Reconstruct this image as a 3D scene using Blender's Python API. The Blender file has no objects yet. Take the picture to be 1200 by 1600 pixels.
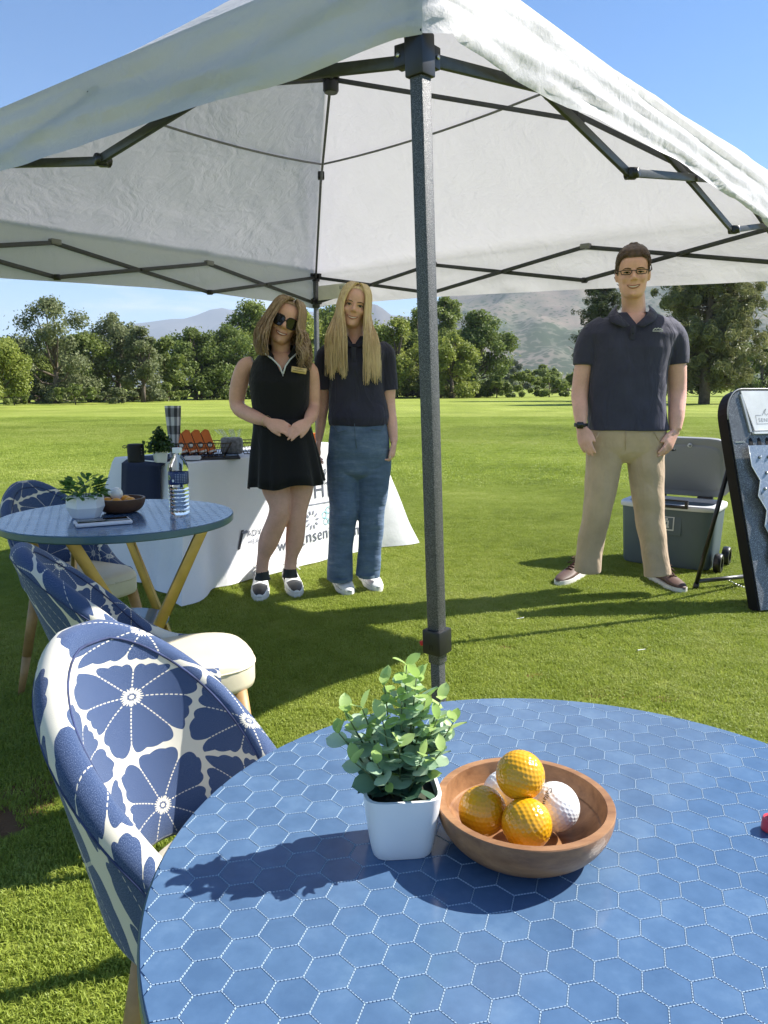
import bpy, bmesh, math, random
import numpy as np
from mathutils import Vector, Matrix, Quaternion, noise as mnoise

SC = bpy.context.scene
COL = SC.collection
R = math.radians
rnd = random.Random(7)

# ------------------------------------------------------------------ camera
CAM_H = 1.15
PITCH = math.atan(195.0 / 1200.0)
cam_data = bpy.data.cameras.new('camera')
cam_data.sensor_fit = 'HORIZONTAL'
cam_data.sensor_width = 36.0
cam_data.lens = 36.0
cam_data.clip_start = 0.02
cam_data.clip_end = 30000
cam = bpy.data.objects.new('camera', cam_data)
cam.location = (0, 0, CAM_H)
cam.rotation_euler = (math.pi / 2 - PITCH, 0, 0)
COL.objects.link(cam)
SC.camera = cam

# ------------------------------------------------------------------ sun, sky, exposure
SUN = Vector((1.07, 0.375, 1.0)).normalized()
SUN_EL = math.asin(SUN.z)
SUN_AZ = math.atan2(SUN.x, SUN.y)
sun_data = bpy.data.lights.new('sun', 'SUN')
sun_data.energy = 5.0
sun_data.angle = R(0.53)
sun_data.color = (1.0, 0.955, 0.88)
sun = bpy.data.objects.new('sun', sun_data)
sun.rotation_euler = SUN.to_track_quat('Z', 'Y').to_euler()
sun.location = (20, 8, 18)
COL.objects.link(sun)

world = bpy.data.worlds.new('World')
SC.world = world
world.use_nodes = True
wn = world.node_tree
wn.nodes.clear()
w_out = wn.nodes.new('ShaderNodeOutputWorld')
w_bg = wn.nodes.new('ShaderNodeBackground')
w_bg.inputs['Strength'].default_value = 0.083
w_sky = wn.nodes.new('ShaderNodeTexSky')
w_sky.sky_type = 'NISHITA'
w_sky.sun_disc = False
w_sky.sun_elevation = SUN_EL
w_sky.sun_rotation = SUN_AZ
w_sky.altitude = 1500
w_sky.air_density = 1.0
w_sky.dust_density = 0.2
w_sky.ozone_density = 4.0
# thin clouds that lie low over the horizon all the way round
w_tc = wn.nodes.new('ShaderNodeTexCoord')
w_map = wn.nodes.new('ShaderNodeMapping')
w_map.inputs['Scale'].default_value = (5.5, 5.5, 26.0)
w_map.inputs['Location'].default_value = (2.35, 0.4, 0.2)
wn.links.new(w_tc.outputs['Generated'], w_map.inputs['Vector'])
w_noise = wn.nodes.new('ShaderNodeTexNoise')
w_noise.inputs['Scale'].default_value = 1.0
w_noise.inputs['Detail'].default_value = 8
w_noise.inputs['Roughness'].default_value = 0.62
wn.links.new(w_map.outputs['Vector'], w_noise.inputs['Vector'])
w_ramp = wn.nodes.new('ShaderNodeValToRGB')
w_ramp.color_ramp.elements[0].position = 0.47
w_ramp.color_ramp.elements[1].position = 0.66
wn.links.new(w_noise.outputs['Fac'], w_ramp.inputs['Fac'])
w_sep = wn.nodes.new('ShaderNodeSeparateXYZ')
wn.links.new(w_tc.outputs['Generated'], w_sep.inputs['Vector'])
w_band = wn.nodes.new('ShaderNodeValToRGB')
for e in list(w_band.color_ramp.elements)[1:]:
    w_band.color_ramp.elements.remove(e)
w_band.color_ramp.elements[0].position = 0.06
w_band.color_ramp.elements[0].color = (0, 0, 0, 1)
for pos, v in ((0.095, 1), (0.13, 0.9), (0.17, 0.0)):
    e = w_band.color_ramp.elements.new(pos)
    e.color = (v, v, v, 1)
wn.links.new(w_sep.outputs['Z'], w_band.inputs['Fac'])
w_mul = wn.nodes.new('ShaderNodeMath')
w_mul.operation = 'MULTIPLY'
wn.links.new(w_ramp.outputs['Color'], w_mul.inputs[0])
wn.links.new(w_band.outputs['Color'], w_mul.inputs[1])
w_mul2 = wn.nodes.new('ShaderNodeMath')
w_mul2.operation = 'MULTIPLY'
w_mul2.inputs[1].default_value = 0.75
wn.links.new(w_mul.outputs[0], w_mul2.inputs[0])
w_mix = wn.nodes.new('ShaderNodeMixRGB')
w_mix.inputs['Color2'].default_value = (6.2, 6.4, 6.7, 1)
wn.links.new(w_mul2.outputs[0], w_mix.inputs['Fac'])
w_hs = wn.nodes.new('ShaderNodeHueSaturation')
w_hs.inputs['Saturation'].default_value = 1.18
wn.links.new(w_sky.outputs['Color'], w_hs.inputs['Color'])
wn.links.new(w_hs.outputs['Color'], w_mix.inputs['Color1'])
wn.links.new(w_mix.outputs['Color'], w_bg.inputs['Color'])
wn.links.new(w_bg.outputs['Background'], w_out.inputs['Surface'])

SC.view_settings.view_transform = 'Standard'
SC.view_settings.look = 'None'
SC.view_settings.gamma = 1.0
SC.view_settings.use_curve_mapping = False
SC.view_settings.exposure = 1.25
SC.render.engine = 'CYCLES'
SC.cycles.max_bounces = 6
SC.cycles.transparent_max_bounces = 16

# ------------------------------------------------------------------ survey helpers: a sighting from the camera station to a real point
_c, _s = math.cos(PITCH), math.sin(PITCH)
def _ray(x, y):
    u = (x - 600) / 1200.0
    v = (y - 800) / 1200.0
    return Vector((u, _c - v * _s, -(v * _c + _s)))
def at_z(x, y, z):
    r = _ray(x, y)
    t = (z - CAM_H) / r.z
    return Vector((r.x * t, r.y * t, z))
def at_y(x, y, Y):
    r = _ray(x, y)
    t = Y / r.y
    return Vector((r.x * t, Y, CAM_H + r.z * t))

# ------------------------------------------------------------------ object helpers
def tag(o, label=None, cat=None, group=None, kind=None):
    if label: o['label'] = label
    if cat: o['category'] = cat
    if group: o['group'] = group
    if kind: o['kind'] = kind
    return o

def empty(name, loc=(0, 0, 0), rz=0.0, label=None, cat=None, group=None):
    o = bpy.data.objects.new(name, None)
    o.empty_display_size = 0.1
    o.location = loc
    o.rotation_euler = (0, 0, rz)
    COL.objects.link(o)
    return tag(o, label, cat, group)

def link_mesh(name, me, parent=None, m=None, label=None):
    if m is not None:
        me.materials.clear()
        me.materials.append(m)
    o = bpy.data.objects.new(name, me)
    COL.objects.link(o)
    if parent is not None:
        o.parent = parent
    if label: o['label'] = label
    return o

def mesh_from(name, V, F, smooth=True, uv=None):
    me = bpy.data.meshes.new(name)
    me.from_pydata([tuple(v) for v in V], [], [tuple(f) for f in F])
    me.update()
    if smooth:
        me.polygons.foreach_set('use_smooth', [True] * len(me.polygons))
    if uv is not None:
        lay = me.uv_layers.new(name='UVMap')
        for li, l in enumerate(me.loops):
            lay.data[li].uv = uv[l.vertex_index]
    return me

class MB:
    """collects shapes and links them as ONE mesh object"""
    def __init__(self):
        self.V = []; self.F = []
    def add(self, V, F):
        o = len(self.V)
        self.V += [Vector(v) for v in V]
        self.F += [tuple(i + o for i in f) for f in F]
        return self
    def box(self, c, s, M=None, bev=0.0):
        c = Vector(c); hx, hy, hz = s[0] / 2, s[1] / 2, s[2] / 2
        if bev <= 0:
            V = [Vector((x * hx, y * hy, z * hz)) for x in (-1, 1) for y in (-1, 1) for z in (-1, 1)]
            F = [(0, 1, 3, 2), (4, 6, 7, 5), (0, 4, 5, 1), (2, 3, 7, 6), (0, 2, 6, 4), (1, 5, 7, 3)]
        else:
            bm = bmesh.new()
            bmesh.ops.create_cube(bm, size=1.0)
            for v in bm.verts:
                v.co = Vector((v.co.x * hx * 2, v.co.y * hy * 2, v.co.z * hz * 2))
            bmesh.ops.bevel(bm, geom=list(bm.edges), offset=bev, segments=2, affect='EDGES', profile=0.5)
            bm.verts.index_update()
            V = [v.co.copy() for v in bm.verts]
            F = [[v.index for v in f.verts] for f in bm.faces]
            bm.free()
        if M is not None:
            V = [M @ v for v in V]
        return self.add([v + c for v in V], F)
    def bar(self, a, b, w, h, up=(0, 0, 1), bev=0.0):
        a = Vector(a); b = Vector(b)
        d = b - a; L = d.length; d.normalize()
        upv = Vector(up)
        if abs(d.dot(upv)) > 0.98: upv = Vector((0, 1, 0))
        sx = d.cross(upv).normalized(); uz = sx.cross(d).normalized()
        M = Matrix((sx, d, uz)).transposed()
        return self.box((a + b) / 2, (w, L, h), M, bev)
    def rings(self, rings, cap0=True, cap1=True, closed=True):
        n = len(rings[0]); V = []; F = []
        for r in rings: V += list(r)
        for i in range(len(rings) - 1):
            for j in range(n if closed else n - 1):
                k = (j + 1) % n
                F.append((i * n + j, i * n + k, (i + 1) * n + k, (i + 1) * n + j))
        if cap0: F.append(tuple(range(n - 1, -1, -1)))
        if cap1: F.append(tuple((len(rings) - 1) * n + j for j in range(n)))
        return self.add(V, F)
    def tube(self, pts, rad, n=10, flat=None, up=None, caps=True):
        pts = [Vector(p) for p in pts]
        if not hasattr(rad, '__len__'): rad = [rad] * len(pts)
        rings = []
        prev = None
        for i, p in enumerate(pts):
            a = pts[max(i - 1, 0)]; b = pts[min(i + 1, len(pts) - 1)]
            d = (b - a)
            if d.length < 1e-9: d = Vector((0, 0, 1))
            d.normalize()
            ref = Vector(up) if up is not None else (prev if prev is not None else (Vector((0, 0, 1)) if abs(d.z) < 0.9 else Vector((1, 0, 0))))
            sx = d.cross(ref)
            if sx.length < 1e-6: sx = d.cross(Vector((0.3, 1, 0.2)))
            sx.normalize()
            uz = sx.cross(d).normalized()
            if up is None: prev = uz
            r = rad[i]
            rx, ry = (r if not hasattr(r, '__len__') else r[0]), (r if not hasattr(r, '__len__') else r[1])
            if flat: ry = ry * flat
            rings.append([p + sx * (rx * math.cos(2 * math.pi * j / n)) + uz * (ry * math.sin(2 * math.pi * j / n)) for j in range(n)])
        return self.rings(rings, caps, caps)
    def lathe(self, prof, c=(0, 0, 0), n=32, caps=False):
        c = Vector(c)
        rings = [[c + Vector((r * math.cos(2 * math.pi * j / n), r * math.sin(2 * math.pi * j / n), z)) for j in range(n)] for r, z in prof]
        return self.rings(rings, caps, caps)
    def ball(self, c, r, n=12, M=None):
        c = Vector(c)
        rr = r if hasattr(r, '__len__') else (r, r, r)
        rings = []
        for i in range(1, n):
            th = math.pi * i / n
            ring = []
            for j in range(2 * n):
                ph = math.pi * j / n
                v = Vector((rr[0] * math.sin(th) * math.cos(ph), rr[1] * math.sin(th) * math.sin(ph), -rr[2] * math.cos(th)))
                ring.append(c + (M @ v if M is not None else v))
            rings.append(ring)
        return self.rings(rings, True, True)
    def build(self, name, m, parent=None, smooth=True, angle=None, uv=None, label=None, kind=None):
        me = mesh_from(name, self.V, self.F, smooth, uv)
        if smooth and angle is not None:
            bm = bmesh.new(); bm.from_mesh(me)
            lim = R(angle)
            for e in bm.edges:
                if len(e.link_faces) == 2 and e.calc_face_angle(0) > lim: e.smooth = False
            bm.to_mesh(me); bm.free()
        o = link_mesh(name, me, parent, m, label)
        if kind: o['kind'] = kind
        return o

def copy_tree(o, parent=None):
    c = o.copy()
    COL.objects.link(c)
    c.parent = parent
    for ch in list(o.children):
        copy_tree(ch, c)
    return c

def remesh(V, F, voxel, smooth_it=4, factor=0.5, deform=None):
    """melts overlapping closed shapes into one continuous surface"""
    me = mesh_from('melt', V, F, True)
    o = bpy.data.objects.new('melt', me)
    COL.objects.link(o)
    md = o.modifiers.new('r', 'REMESH')
    md.mode = 'VOXEL'; md.voxel_size = voxel; md.use_smooth_shade = True
    if smooth_it:
        s = o.modifiers.new('s', 'SMOOTH'); s.factor = factor; s.iterations = smooth_it
    dg = bpy.context.evaluated_depsgraph_get()
    out = bpy.data.meshes.new_from_object(o.evaluated_get(dg))
    bpy.data.objects.remove(o)
    bpy.data.meshes.remove(me)
    if deform is not None:
        n = len(out.vertices)
        co = np.empty(n * 3); out.vertices.foreach_get('co', co)
        no = np.empty(n * 3); out.vertices.foreach_get('normal', no)
        co = deform(co.reshape(-1, 3), no.reshape(-1, 3))
        out.vertices.foreach_set('co', co.ravel())
        out.update()
    out.polygons.foreach_set('use_smooth', [True] * len(out.polygons))
    return out

# ------------------------------------------------------------------ materials
class NT:
    def __init__(self, name):
        self.m = bpy.data.materials.new(name)
        self.m.use_nodes = True
        self.t = self.m.node_tree
        self.b = self.t.nodes['Principled BSDF']
        self.out = self.t.nodes['Material Output']
    def n(self, typ, **kw):
        nd = self.t.nodes.new(typ)
        for k, v in kw.items():
            if hasattr(nd, k) and k not in ('inputs',):
                setattr(nd, k, v)
        return nd
    def l(self, a, b): self.t.links.new(a, b)
    def math(self, op, a, b=None, c=None):
        nd = self.n('ShaderNodeMath', operation=op)
        for i, v in enumerate((a, b, c)):
            if v is None: continue
            if isinstance(v, (int, float)): nd.inputs[i].default_value = v
            else: self.l(v, nd.inputs[i])
        return nd.outputs[0]
    def noise(self, scale, detail=4, rough=0.5, vec=None, dim='3D'):
        nd = self.n('ShaderNodeTexNoise')
        nd.inputs['Scale'].default_value = scale
        nd.inputs['Detail'].default_value = detail
        nd.inputs['Roughness'].default_value = rough
        if vec is not None: self.l(vec, nd.inputs['Vector'])
        return nd.outputs['Fac']
    def obj(self):
        return self.n('ShaderNodeTexCoord').outputs['Object']
    def ramp(self, fac, stops):
        nd = self.n('ShaderNodeValToRGB')
        cr = nd.color_ramp
        cr.elements[0].position = stops[0][0]; cr.elements[0].color = (*stops[0][1], 1)
        cr.elements[1].position = stops[-1][0]; cr.elements[1].color = (*stops[-1][1], 1)
        for p, c in stops[1:-1]:
            e = cr.elements.new(p); e.color = (*c, 1)
        self.l(fac, nd.inputs['Fac'])
        return nd.outputs['Color']
    def mix(self, fac, a, b, mode='MIX'):
        nd = self.n('ShaderNodeMixRGB', blend_type=mode)
        for i, v in ((0, fac), (1, a), (2, b)):
            if isinstance(v, (int, float)): nd.inputs[i].default_value = v
            elif isinstance(v, tuple): nd.inputs[i].default_value = (*v, 1) if len(v) == 3 else v
            else: self.l(v, nd.inputs[i])
        return nd.outputs[0]
    def bump(self, h, strength=0.3, dist=0.01):
        nd = self.n('ShaderNodeBump')
        nd.inputs['Strength'].default_value = strength
        nd.inputs['Distance'].default_value = dist
        self.l(h, nd.inputs['Height'])
        self.l(nd.outputs['Normal'], self.b.inputs['Normal'])
        return nd

def mat(name, col, rough=0.6, metal=0.0, var=0.12, vscale=8.0, bump=None, spec=0.5, coat=0.0, sheen=0.0, rvar=0.0, sss=0.0):
    t = NT(name)
    b = t.b
    b.inputs['Metallic'].default_value = metal
    b.inputs['Roughness'].default_value = rough
    b.inputs['Specular IOR Level'].default_value = spec
    b.inputs['Coat Weight'].default_value = coat
    b.inputs['Sheen Weight'].default_value = sheen
    co = t.obj()
    n = t.noise(vscale, 5, 0.6, co)
    lo = tuple(max(0, c * (1 - var)) for c in col); hi = tuple(min(1, c * (1 + var)) for c in col)
    t.l(t.ramp(n, [(0.3, lo), (0.7, hi)]), b.inputs['Base Color'])
    if rvar:
        t.l(t.math('ADD', t.math('MULTIPLY', t.noise(vscale * 1.7, 4, 0.6, co), rvar), rough - rvar / 2), b.inputs['Roughness'])
    if bump:
        t.bump(t.noise(bump[0], 5, 0.6, co), bump[1], bump[2])
    if sss:
        b.inputs['Subsurface Weight'].default_value = sss
        b.inputs['Subsurface Radius'].default_value = (1.0, 0.35, 0.2)
        b.inputs['Subsurface Scale'].default_value = 0.008
    return t.m
# ================================================================== GROUND
DIRT = [(0.86, 2.78, 0.14, 0.055), (0.62, 2.95, 0.05, 0.03), (-1.02, 1.98, 0.10, 0.16), (1.05, 2.72, 0.06, 0.03), (0.55, 3.3, 0.05, 0.02)]
def grass_colour(t, dark, light, dry):
    pos = t.n('ShaderNodeNewGeometry').outputs['Position']
    n1 = t.noise(0.35, 5, 0.6, pos)
    n2 = t.noise(5.0, 5, 0.72, pos)
    n3 = t.noise(260.0, 2, 0.5, pos)
    f = t.math('ADD', t.math('MULTIPLY', n1, 0.45), t.math('ADD', t.math('MULTIPLY', n2, 0.30), t.math('MULTIPLY', n3, 0.30)))
    c = t.ramp(f, [(0.38, dark), (0.53, light), (0.67, dry)])
    # mowing passes: broad bands across the fairway
    sep = t.n('ShaderNodeSeparateXYZ'); t.l(pos, sep.inputs[0])
    w = t.math('SINE', t.math('ADD', t.math('MULTIPLY', sep.outputs['Y'], 0.42), t.math('ADD', t.math('MULTIPLY', n1, 5.0), t.math('MULTIPLY', sep.outputs['X'], 0.05))))
    k = t.math('ADD', t.math('MULTIPLY', w, 0.07), 1.0)
    cm = t.n('ShaderNodeCombineXYZ')
    for i in range(3): t.l(k, cm.inputs[i])
    return t.mix(1.0, c, cm.outputs[0], 'MULTIPLY'), pos

t = NT('lawn')
c, pos = grass_colour(t, (0.140, 0.180, 0.022), (0.25, 0.300, 0.045), (0.36, 0.38, 0.10))
fac = None
sep = t.n('ShaderNodeSeparateXYZ'); t.l(pos, sep.inputs[0])
for (dx, dy, rx, ry) in DIRT:
    ex = t.math('DIVIDE', t.math('SUBTRACT', sep.outputs['X'], dx), rx)
    ey = t.math('DIVIDE', t.math('SUBTRACT', sep.outputs['Y'], dy), ry)
    d = t.math('ADD', t.math('MULTIPLY', ex, ex), t.math('MULTIPLY', ey, ey))
    d = t.math('ADD', d, t.math('MULTIPLY', t.noise(14, 4, 0.6, pos), 1.2))
    m1 = t.math('SUBTRACT', 1.75, d)
    m1 = t.math('MINIMUM', t.math('MAXIMUM', t.math('MULTIPLY', m1, 3.0), 0.0), 1.0)
    fac = m1 if fac is None else t.math('MAXIMUM', fac, m1)
t.l(t.mix(fac, c, (0.24, 0.135, 0.07)), t.b.inputs['Base Color'])
t.b.inputs['Roughness'].default_value = 0.9
t.b.inputs['Specular IOR Level'].default_value = 0.15
t.bump(t.noise(90, 6, 0.7, pos), 0.8, 0.03)
M_LAWN = t.m

V = []; F = []
radii = [0.0, 1, 2, 3.5, 5, 7, 10, 15, 22, 32, 46, 66, 95, 135, 190, 270, 400, 600, 900, 1400, 2200, 3500, 6000, 9400]
NS = 72
V.append((0, 0, 0))
for r in radii[1:]:
    for j in range(NS):
        a = 2 * math.pi * j / NS
        V.append((r * math.cos(a), r * math.sin(a), 0))
for j in range(NS):
    F.append((0, 1 + j, 1 + (j + 1) % NS))
for i in range(len(radii) - 2):
    for j in range(NS):
        k = (j + 1) % NS
        F.append((1 + i * NS + j, 1 + (i + 1) * NS + j, 1 + (i + 1) * NS + k, 1 + i * NS + k))
me = mesh_from('ground', V, F, True)
ground = link_mesh('ground', me, None, M_LAWN)
tag(ground, 'mown green golf course lawn stretching to the trees', 'lawn', kind='structure')

# ------------------------------------------------------------------ grass blades (one mass, nobody could count it)
t = NT('grass_blades')
c, pos = grass_colour(t, (0.180, 0.245, 0.030), (0.340, 0.410, 0.064), (0.50, 0.53, 0.16))
t.l(c, t.b.inputs['Base Color'])
t.b.inputs['Roughness'].default_value = 0.5
t.b.inputs['Specular IOR Level'].default_value = 0.35
tr = t.n('ShaderNodeBsdfTranslucent')
t.l(c, tr.inputs['Color'])
mx = t.n('ShaderNodeMixShader'); mx.inputs[0].default_value = 0.38
t.l(t.b.outputs[0], mx.inputs[1]); t.l(tr.outputs[0], mx.inputs[2]); t.l(mx.outputs[0], t.out.inputs['Surface'])
M_BLADE = t.m

def blade_patch(name, size, count, h0, h1, w, seed):
    g = np.random.default_rng(seed)
    n = count
    x = (g.random(n) - 0.5) * size; y = (g.random(n) - 0.5) * size
    a = g.random(n) * 2 * np.pi
    h = h0 + (h1 - h0) * g.random(n)
    lean = 0.25 + 0.75 * g.random(n)
    la = a + (g.random(n) - 0.5) * 2.0 + np.pi / 2
    ww = w * (0.6 + 0.8 * g.random(n))
    dx, dy = np.cos(a) * ww / 2, np.sin(a) * ww / 2
    lx, ly = np.cos(la) * lean * h, np.sin(la) * lean * h
    P = np.zeros((n, 5, 3))
    P[:, 0] = np.stack([x - dx, y - dy, np.zeros(n) - 0.003], 1)
    P[:, 1] = np.stack([x + dx, y + dy, np.zeros(n) - 0.003], 1)
    P[:, 2] = np.stack([x + dx * .8 + lx * .35, y + dy * .8 + ly * .35, h * .62], 1)
    P[:, 3] = np.stack([x - dx * .8 + lx * .35, y - dy * .8 + ly * .35, h * .62], 1)
    P[:, 4] = np.stack([x + lx, y + ly, h * (1.0 - 0.25 * lean)], 1)
    V = P.reshape(-1, 3)
    i = np.arange(n) * 5
    me = bpy.data.meshes.new(name)
    F = np.concatenate([np.stack([i, i + 1, i + 2, i + 3], 1)]).tolist() + np.stack([i + 3, i + 2, i + 4], 1).tolist()
    me.from_pydata(V.tolist(), [], F)
    me.update()
    me.materials.append(M_BLADE)
    return me

def grass_object(name, pts, patches, seed, label):
    """points mesh + geometry nodes that set a tuft patch on every point"""
    me = bpy.data.meshes.new(name)
    me.from_pydata(pts, [], [])
    o = bpy.data.objects.new(name, me)
    COL.objects.link(o)
    ng = bpy.data.node_groups.new(name + '_nodes', 'GeometryNodeTree')
    ng.interface.new_socket('Geometry', in_out='INPUT', socket_type='NodeSocketGeometry')
    ng.interface.new_socket('Geometry', in_out='OUTPUT', socket_type='NodeSocketGeometry')
    gi = ng.nodes.new('NodeGroupInput'); go = ng.nodes.new('NodeGroupOutput')
    ip = ng.nodes.new('GeometryNodeInstanceOnPoints')
    join = ng.nodes.new('GeometryNodeGeometryToInstance')
    for pm in patches:
        po = bpy.data.objects.new('tuft', pm)      # not linked to the scene: only the source of the tufts
        oi = ng.nodes.new('GeometryNodeObjectInfo')
        oi.inputs['Object'].default_value = po
        oi.inputs['As Instance'].default_value = True
        ng.links.new(oi.outputs['Geometry'], join.inputs['Geometry'])
    rv = ng.nodes.new('FunctionNodeRandomValue'); rv.data_type = 'FLOAT_VECTOR'
    rv.inputs['Min'].default_value = (0, 0, 0); rv.inputs['Max'].default_value = (0, 0, 6.283)
    rv.inputs['Seed'].default_value = seed
    ng.links.new(gi.outputs[0], ip.inputs['Points'])
    ng.links.new(join.outputs[0], ip.inputs['Instance'])
    ip.inputs['Pick Instance'].default_value = True
    ng.links.new(rv.outputs['Value'], ip.inputs['Rotation'])
    ng.links.new(ip.outputs['Instances'], go.inputs[0])
    md = o.modifiers.new('tufts', 'NODES'); md.node_group = ng
    me.materials.append(M_BLADE)
    tag(o, label, 'grass', kind='stuff')
    return o

def in_dirt(x, y):
    for (dx, dy, rx, ry) in DIRT:
        if ((x - dx) / (rx * 0.6)) ** 2 + ((y - dy) / (ry * 0.6)) ** 2 < 1: return True
    return False

g = random.Random(3)
pts = []
y = 0.9
while y < 9.5:
    hw = 0.58 * y + 0.9
    x = -hw
    while x < hw:
        px, py = x + g.uniform(-.03, .03), y + g.uniform(-.03, .03)
        if not in_dirt(px, py): pts.append((px, py, 0.0))
        x += 0.14
    y += 0.14
near_patches = [blade_patch('tuft', 0.19, 1250, 0.008, 0.019, 0.0028, s) for s in (1, 2, 3, 4)]
grass_object('grass', pts, near_patches, 5, 'short mown grass blades under the tent and the tables')
pts = []
y = 9.3
while y < 30:
    hw = 0.6 * y + 1.5
    x = -hw
    while x < hw:
        pts.append((x + g.uniform(-.1, .1), y + g.uniform(-.1, .1), 0.0))
        x += 0.50
    y += 0.50
far_patches = [blade_patch('tuft', 0.70, 1700, 0.012, 0.030, 0.010, s) for s in (11, 12, 13)]
grass_object('grass', pts, far_patches, 9, 'sunlit grass of the open fairway beyond the tent')

# ================================================================== MOUNTAINS
def hill_material(name, cols, scale, scrub):
    t = NT(name)
    pos = t.n('ShaderNodeNewGeometry').outputs['Position']
    n1 = t.noise(scale, 8, 0.62, pos)
    n2 = t.noise(scale * 7, 6, 0.7, pos)
    f = t.math('ADD', t.math('MULTIPLY', n1, 0.65), t.math('MULTIPLY', n2, 0.35))
    c = t.ramp(f, [(0.36, cols[0]), (0.47, cols[1]), (0.56, cols[2]), (0.68, cols[3])])
    vo = t.n('ShaderNodeTexVoronoi'); vo.inputs['Scale'].default_value = scrub
    t.l(pos, vo.inputs['Vector'])
    sep = t.n('ShaderNodeSeparateXYZ'); t.l(pos, sep.inputs[0])
    # scrub oak grows thick low on the slope and in the gullies
    thick = t.math('SUBTRACT', 0.74, t.math('MULTIPLY', sep.outputs['Z'], 0.0016))
    k = t.math('SUBTRACT', t.math('ADD', thick, t.math('MULTIPLY', t.math('SUBTRACT', n1, 0.5), -1.6)), vo.outputs['Distance'])
    k = t.math('MINIMUM', t.math('MAXIMUM', t.math('MULTIPLY', k, 5.0), 0.0), 0.85)
    t.l(t.mix(k, c, (0.045, 0.065, 0.028)), t.b.inputs['Base Color'])
    t.b.inputs['Roughness'].default_value = 0.95
    t.b.inputs['Specular IOR Level'].default_value = 0.1
    return t.m

def mountain(name, prof, dist, depth, rough, m, label, seed, nx=220, ny=60):
    xs = np.linspace(prof[0][0], prof[-1][0], nx)
    tops = np.interp(xs, [p[0] for p in prof], [p[1] for p in prof])
    V = []; F = []
    for i in range(ny):
        tt = i / (ny - 1)
        for j in range(nx):
            d0 = dist - depth + 2.0 * depth * tt
            ux = (xs[j] - 600) / 1200.0
            # crest height from the skyline seen at the crest distance
            hc = (605 - tops[j]) / 1200.0 * dist
            bell = 1 - abs(2 * tt - 1)
            prof_h = hc * (bell ** 1.15)
            q = Vector((ux * dist / (depth * 0.42), d0 / (depth * 0.42), seed))
            rg = mnoise.ridged_multi_fractal(q, 0.9, 2.1, 6, 1.0, 2.0) - 0.9
            fr = mnoise.fractal(q * 3.1, 1.0, 2.0, 5)
            w = max(0.0, min(1.0, bell * 4)) * (1 - 0.75 * max(0, (bell - 0.8) / 0.2))
            z = prof_h + w * hc * rough * (rg * 0.55 + fr * 0.35)
            V.append((ux * d0 * (0.6 + 0.4 * dist / d0), d0, max(z, -2) if 0 < i < ny - 1 else -4))
    for i in range(ny - 1):
        for j in range(nx - 1):
            F.append((i * nx + j, i * nx + j + 1, (i + 1) * nx + j + 1, (i + 1) * nx + j))
    o = link_mesh(name, mesh_from(name, V, F, True), None, m)
    return tag(o, label, 'mountain', kind='structure')

M_HILL = hill_material('hillside', [(0.075, 0.095, 0.05), (0.13, 0.13, 0.09), (0.20, 0.17, 0.125), (0.26, 0.20, 0.155)], 0.0042, 0.075)
M_FARM = hill_material('far_rock', [(0.05, 0.055, 0.05), (0.08, 0.08, 0.07), (0.11, 0.10, 0.09), (0.15, 0.135, 0.12)], 0.0012, 0.012)
mountain('mountain', [(-1500, 560), (-600, 540), (-100, 545), (90, 534), (150, 524), (230, 509), (300, 501), (340, 489), (362, 486), (385, 493), (430, 497), (500, 490), (600, 496), (700, 505), (1200, 500), (2600, 520)],
         7200, 2300, 0.22, M_FARM, 'far blue mountain range beyond the trees on the left', 3.3)
mountain('hills', [(430, 560), (500, 505), (560, 474), (588, 480), (604, 492), (628, 512), (670, 535), (760, 560)],
         4200, 900, 0.16, M_FARM, 'hazy foothill seen behind the tent pole', 8.1, 90, 40)
mountain('hills', [(560, 600), (610, 545), (650, 500), (690, 470), (740, 458), (800, 447), (880, 436), (1000, 425), (1100, 432), (1250, 440), (1500, 420), (2600, 450), (3300, 560)],
         2100, 950, 0.22, M_HILL, 'dry rocky hillside dotted with scrub behind the pines', 5.7)

# ================================================================== TREES
def leaf_material(name, dark, light, trans=0.42, scale=0.9):
    t = NT(name)
    pos = t.n('ShaderNodeNewGeometry').outputs['Position']
    n1 = t.noise(scale, 4, 0.6, pos)
    n2 = t.noise(scale * 16, 2, 0.6, pos)
    f = t.math('ADD', t.math('MULTIPLY', n1, 0.6), t.math('MULTIPLY', n2, 0.4))
    c = t.ramp(f, [(0.36, dark), (0.62, light)])
    t.l(c, t.b.inputs['Base Color'])
    t.b.inputs['Roughness'].default_value = 0.55
    t.b.inputs['Specular IOR Level'].default_value = 0.3
    tr = t.n('ShaderNodeBsdfTranslucent'); t.l(c, tr.inputs['Color'])
    mx = t.n('ShaderNodeMixShader'); mx.inputs[0].default_value = trans
    t.l(t.b.outputs[0], mx.inputs[1]); t.l(tr.outputs[0], mx.inputs[2]); t.l(mx.outputs[0], t.out.inputs['Surface'])
    return t.m
M_BARK = mat('bark', (0.13, 0.10, 0.075), 0.9, var=0.35, vscale=3.0, bump=(12, 0.6, 0.03))
M_BARK_PINE = mat('pine_bark', (0.15, 0.115, 0.09), 0.9, var=0.35, vscale=4.0, bump=(10, 0.8, 0.05))
LEAF = {
    'bright': leaf_material('leaf_bright', (0.17, 0.21, 0.038), (0.34, 0.38, 0.078)),
    'mid': leaf_material('leaf_mid', (0.12, 0.16, 0.036), (0.25, 0.30, 0.072)),
    'dark': leaf_material('leaf_dark', (0.085, 0.12, 0.028), (0.20, 0.255, 0.062)),
    'grey': leaf_material('leaf_grey', (0.12, 0.145, 0.060), (0.25, 0.275, 0.125)),
    'sage': leaf_material('leaf_sage', (0.13, 0.15, 0.10), (0.22, 0.24, 0.17)),
    'dry': leaf_material('leaf_dry', (0.19, 0.17, 0.08), (0.33, 0.29, 0.14)),
}
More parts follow.
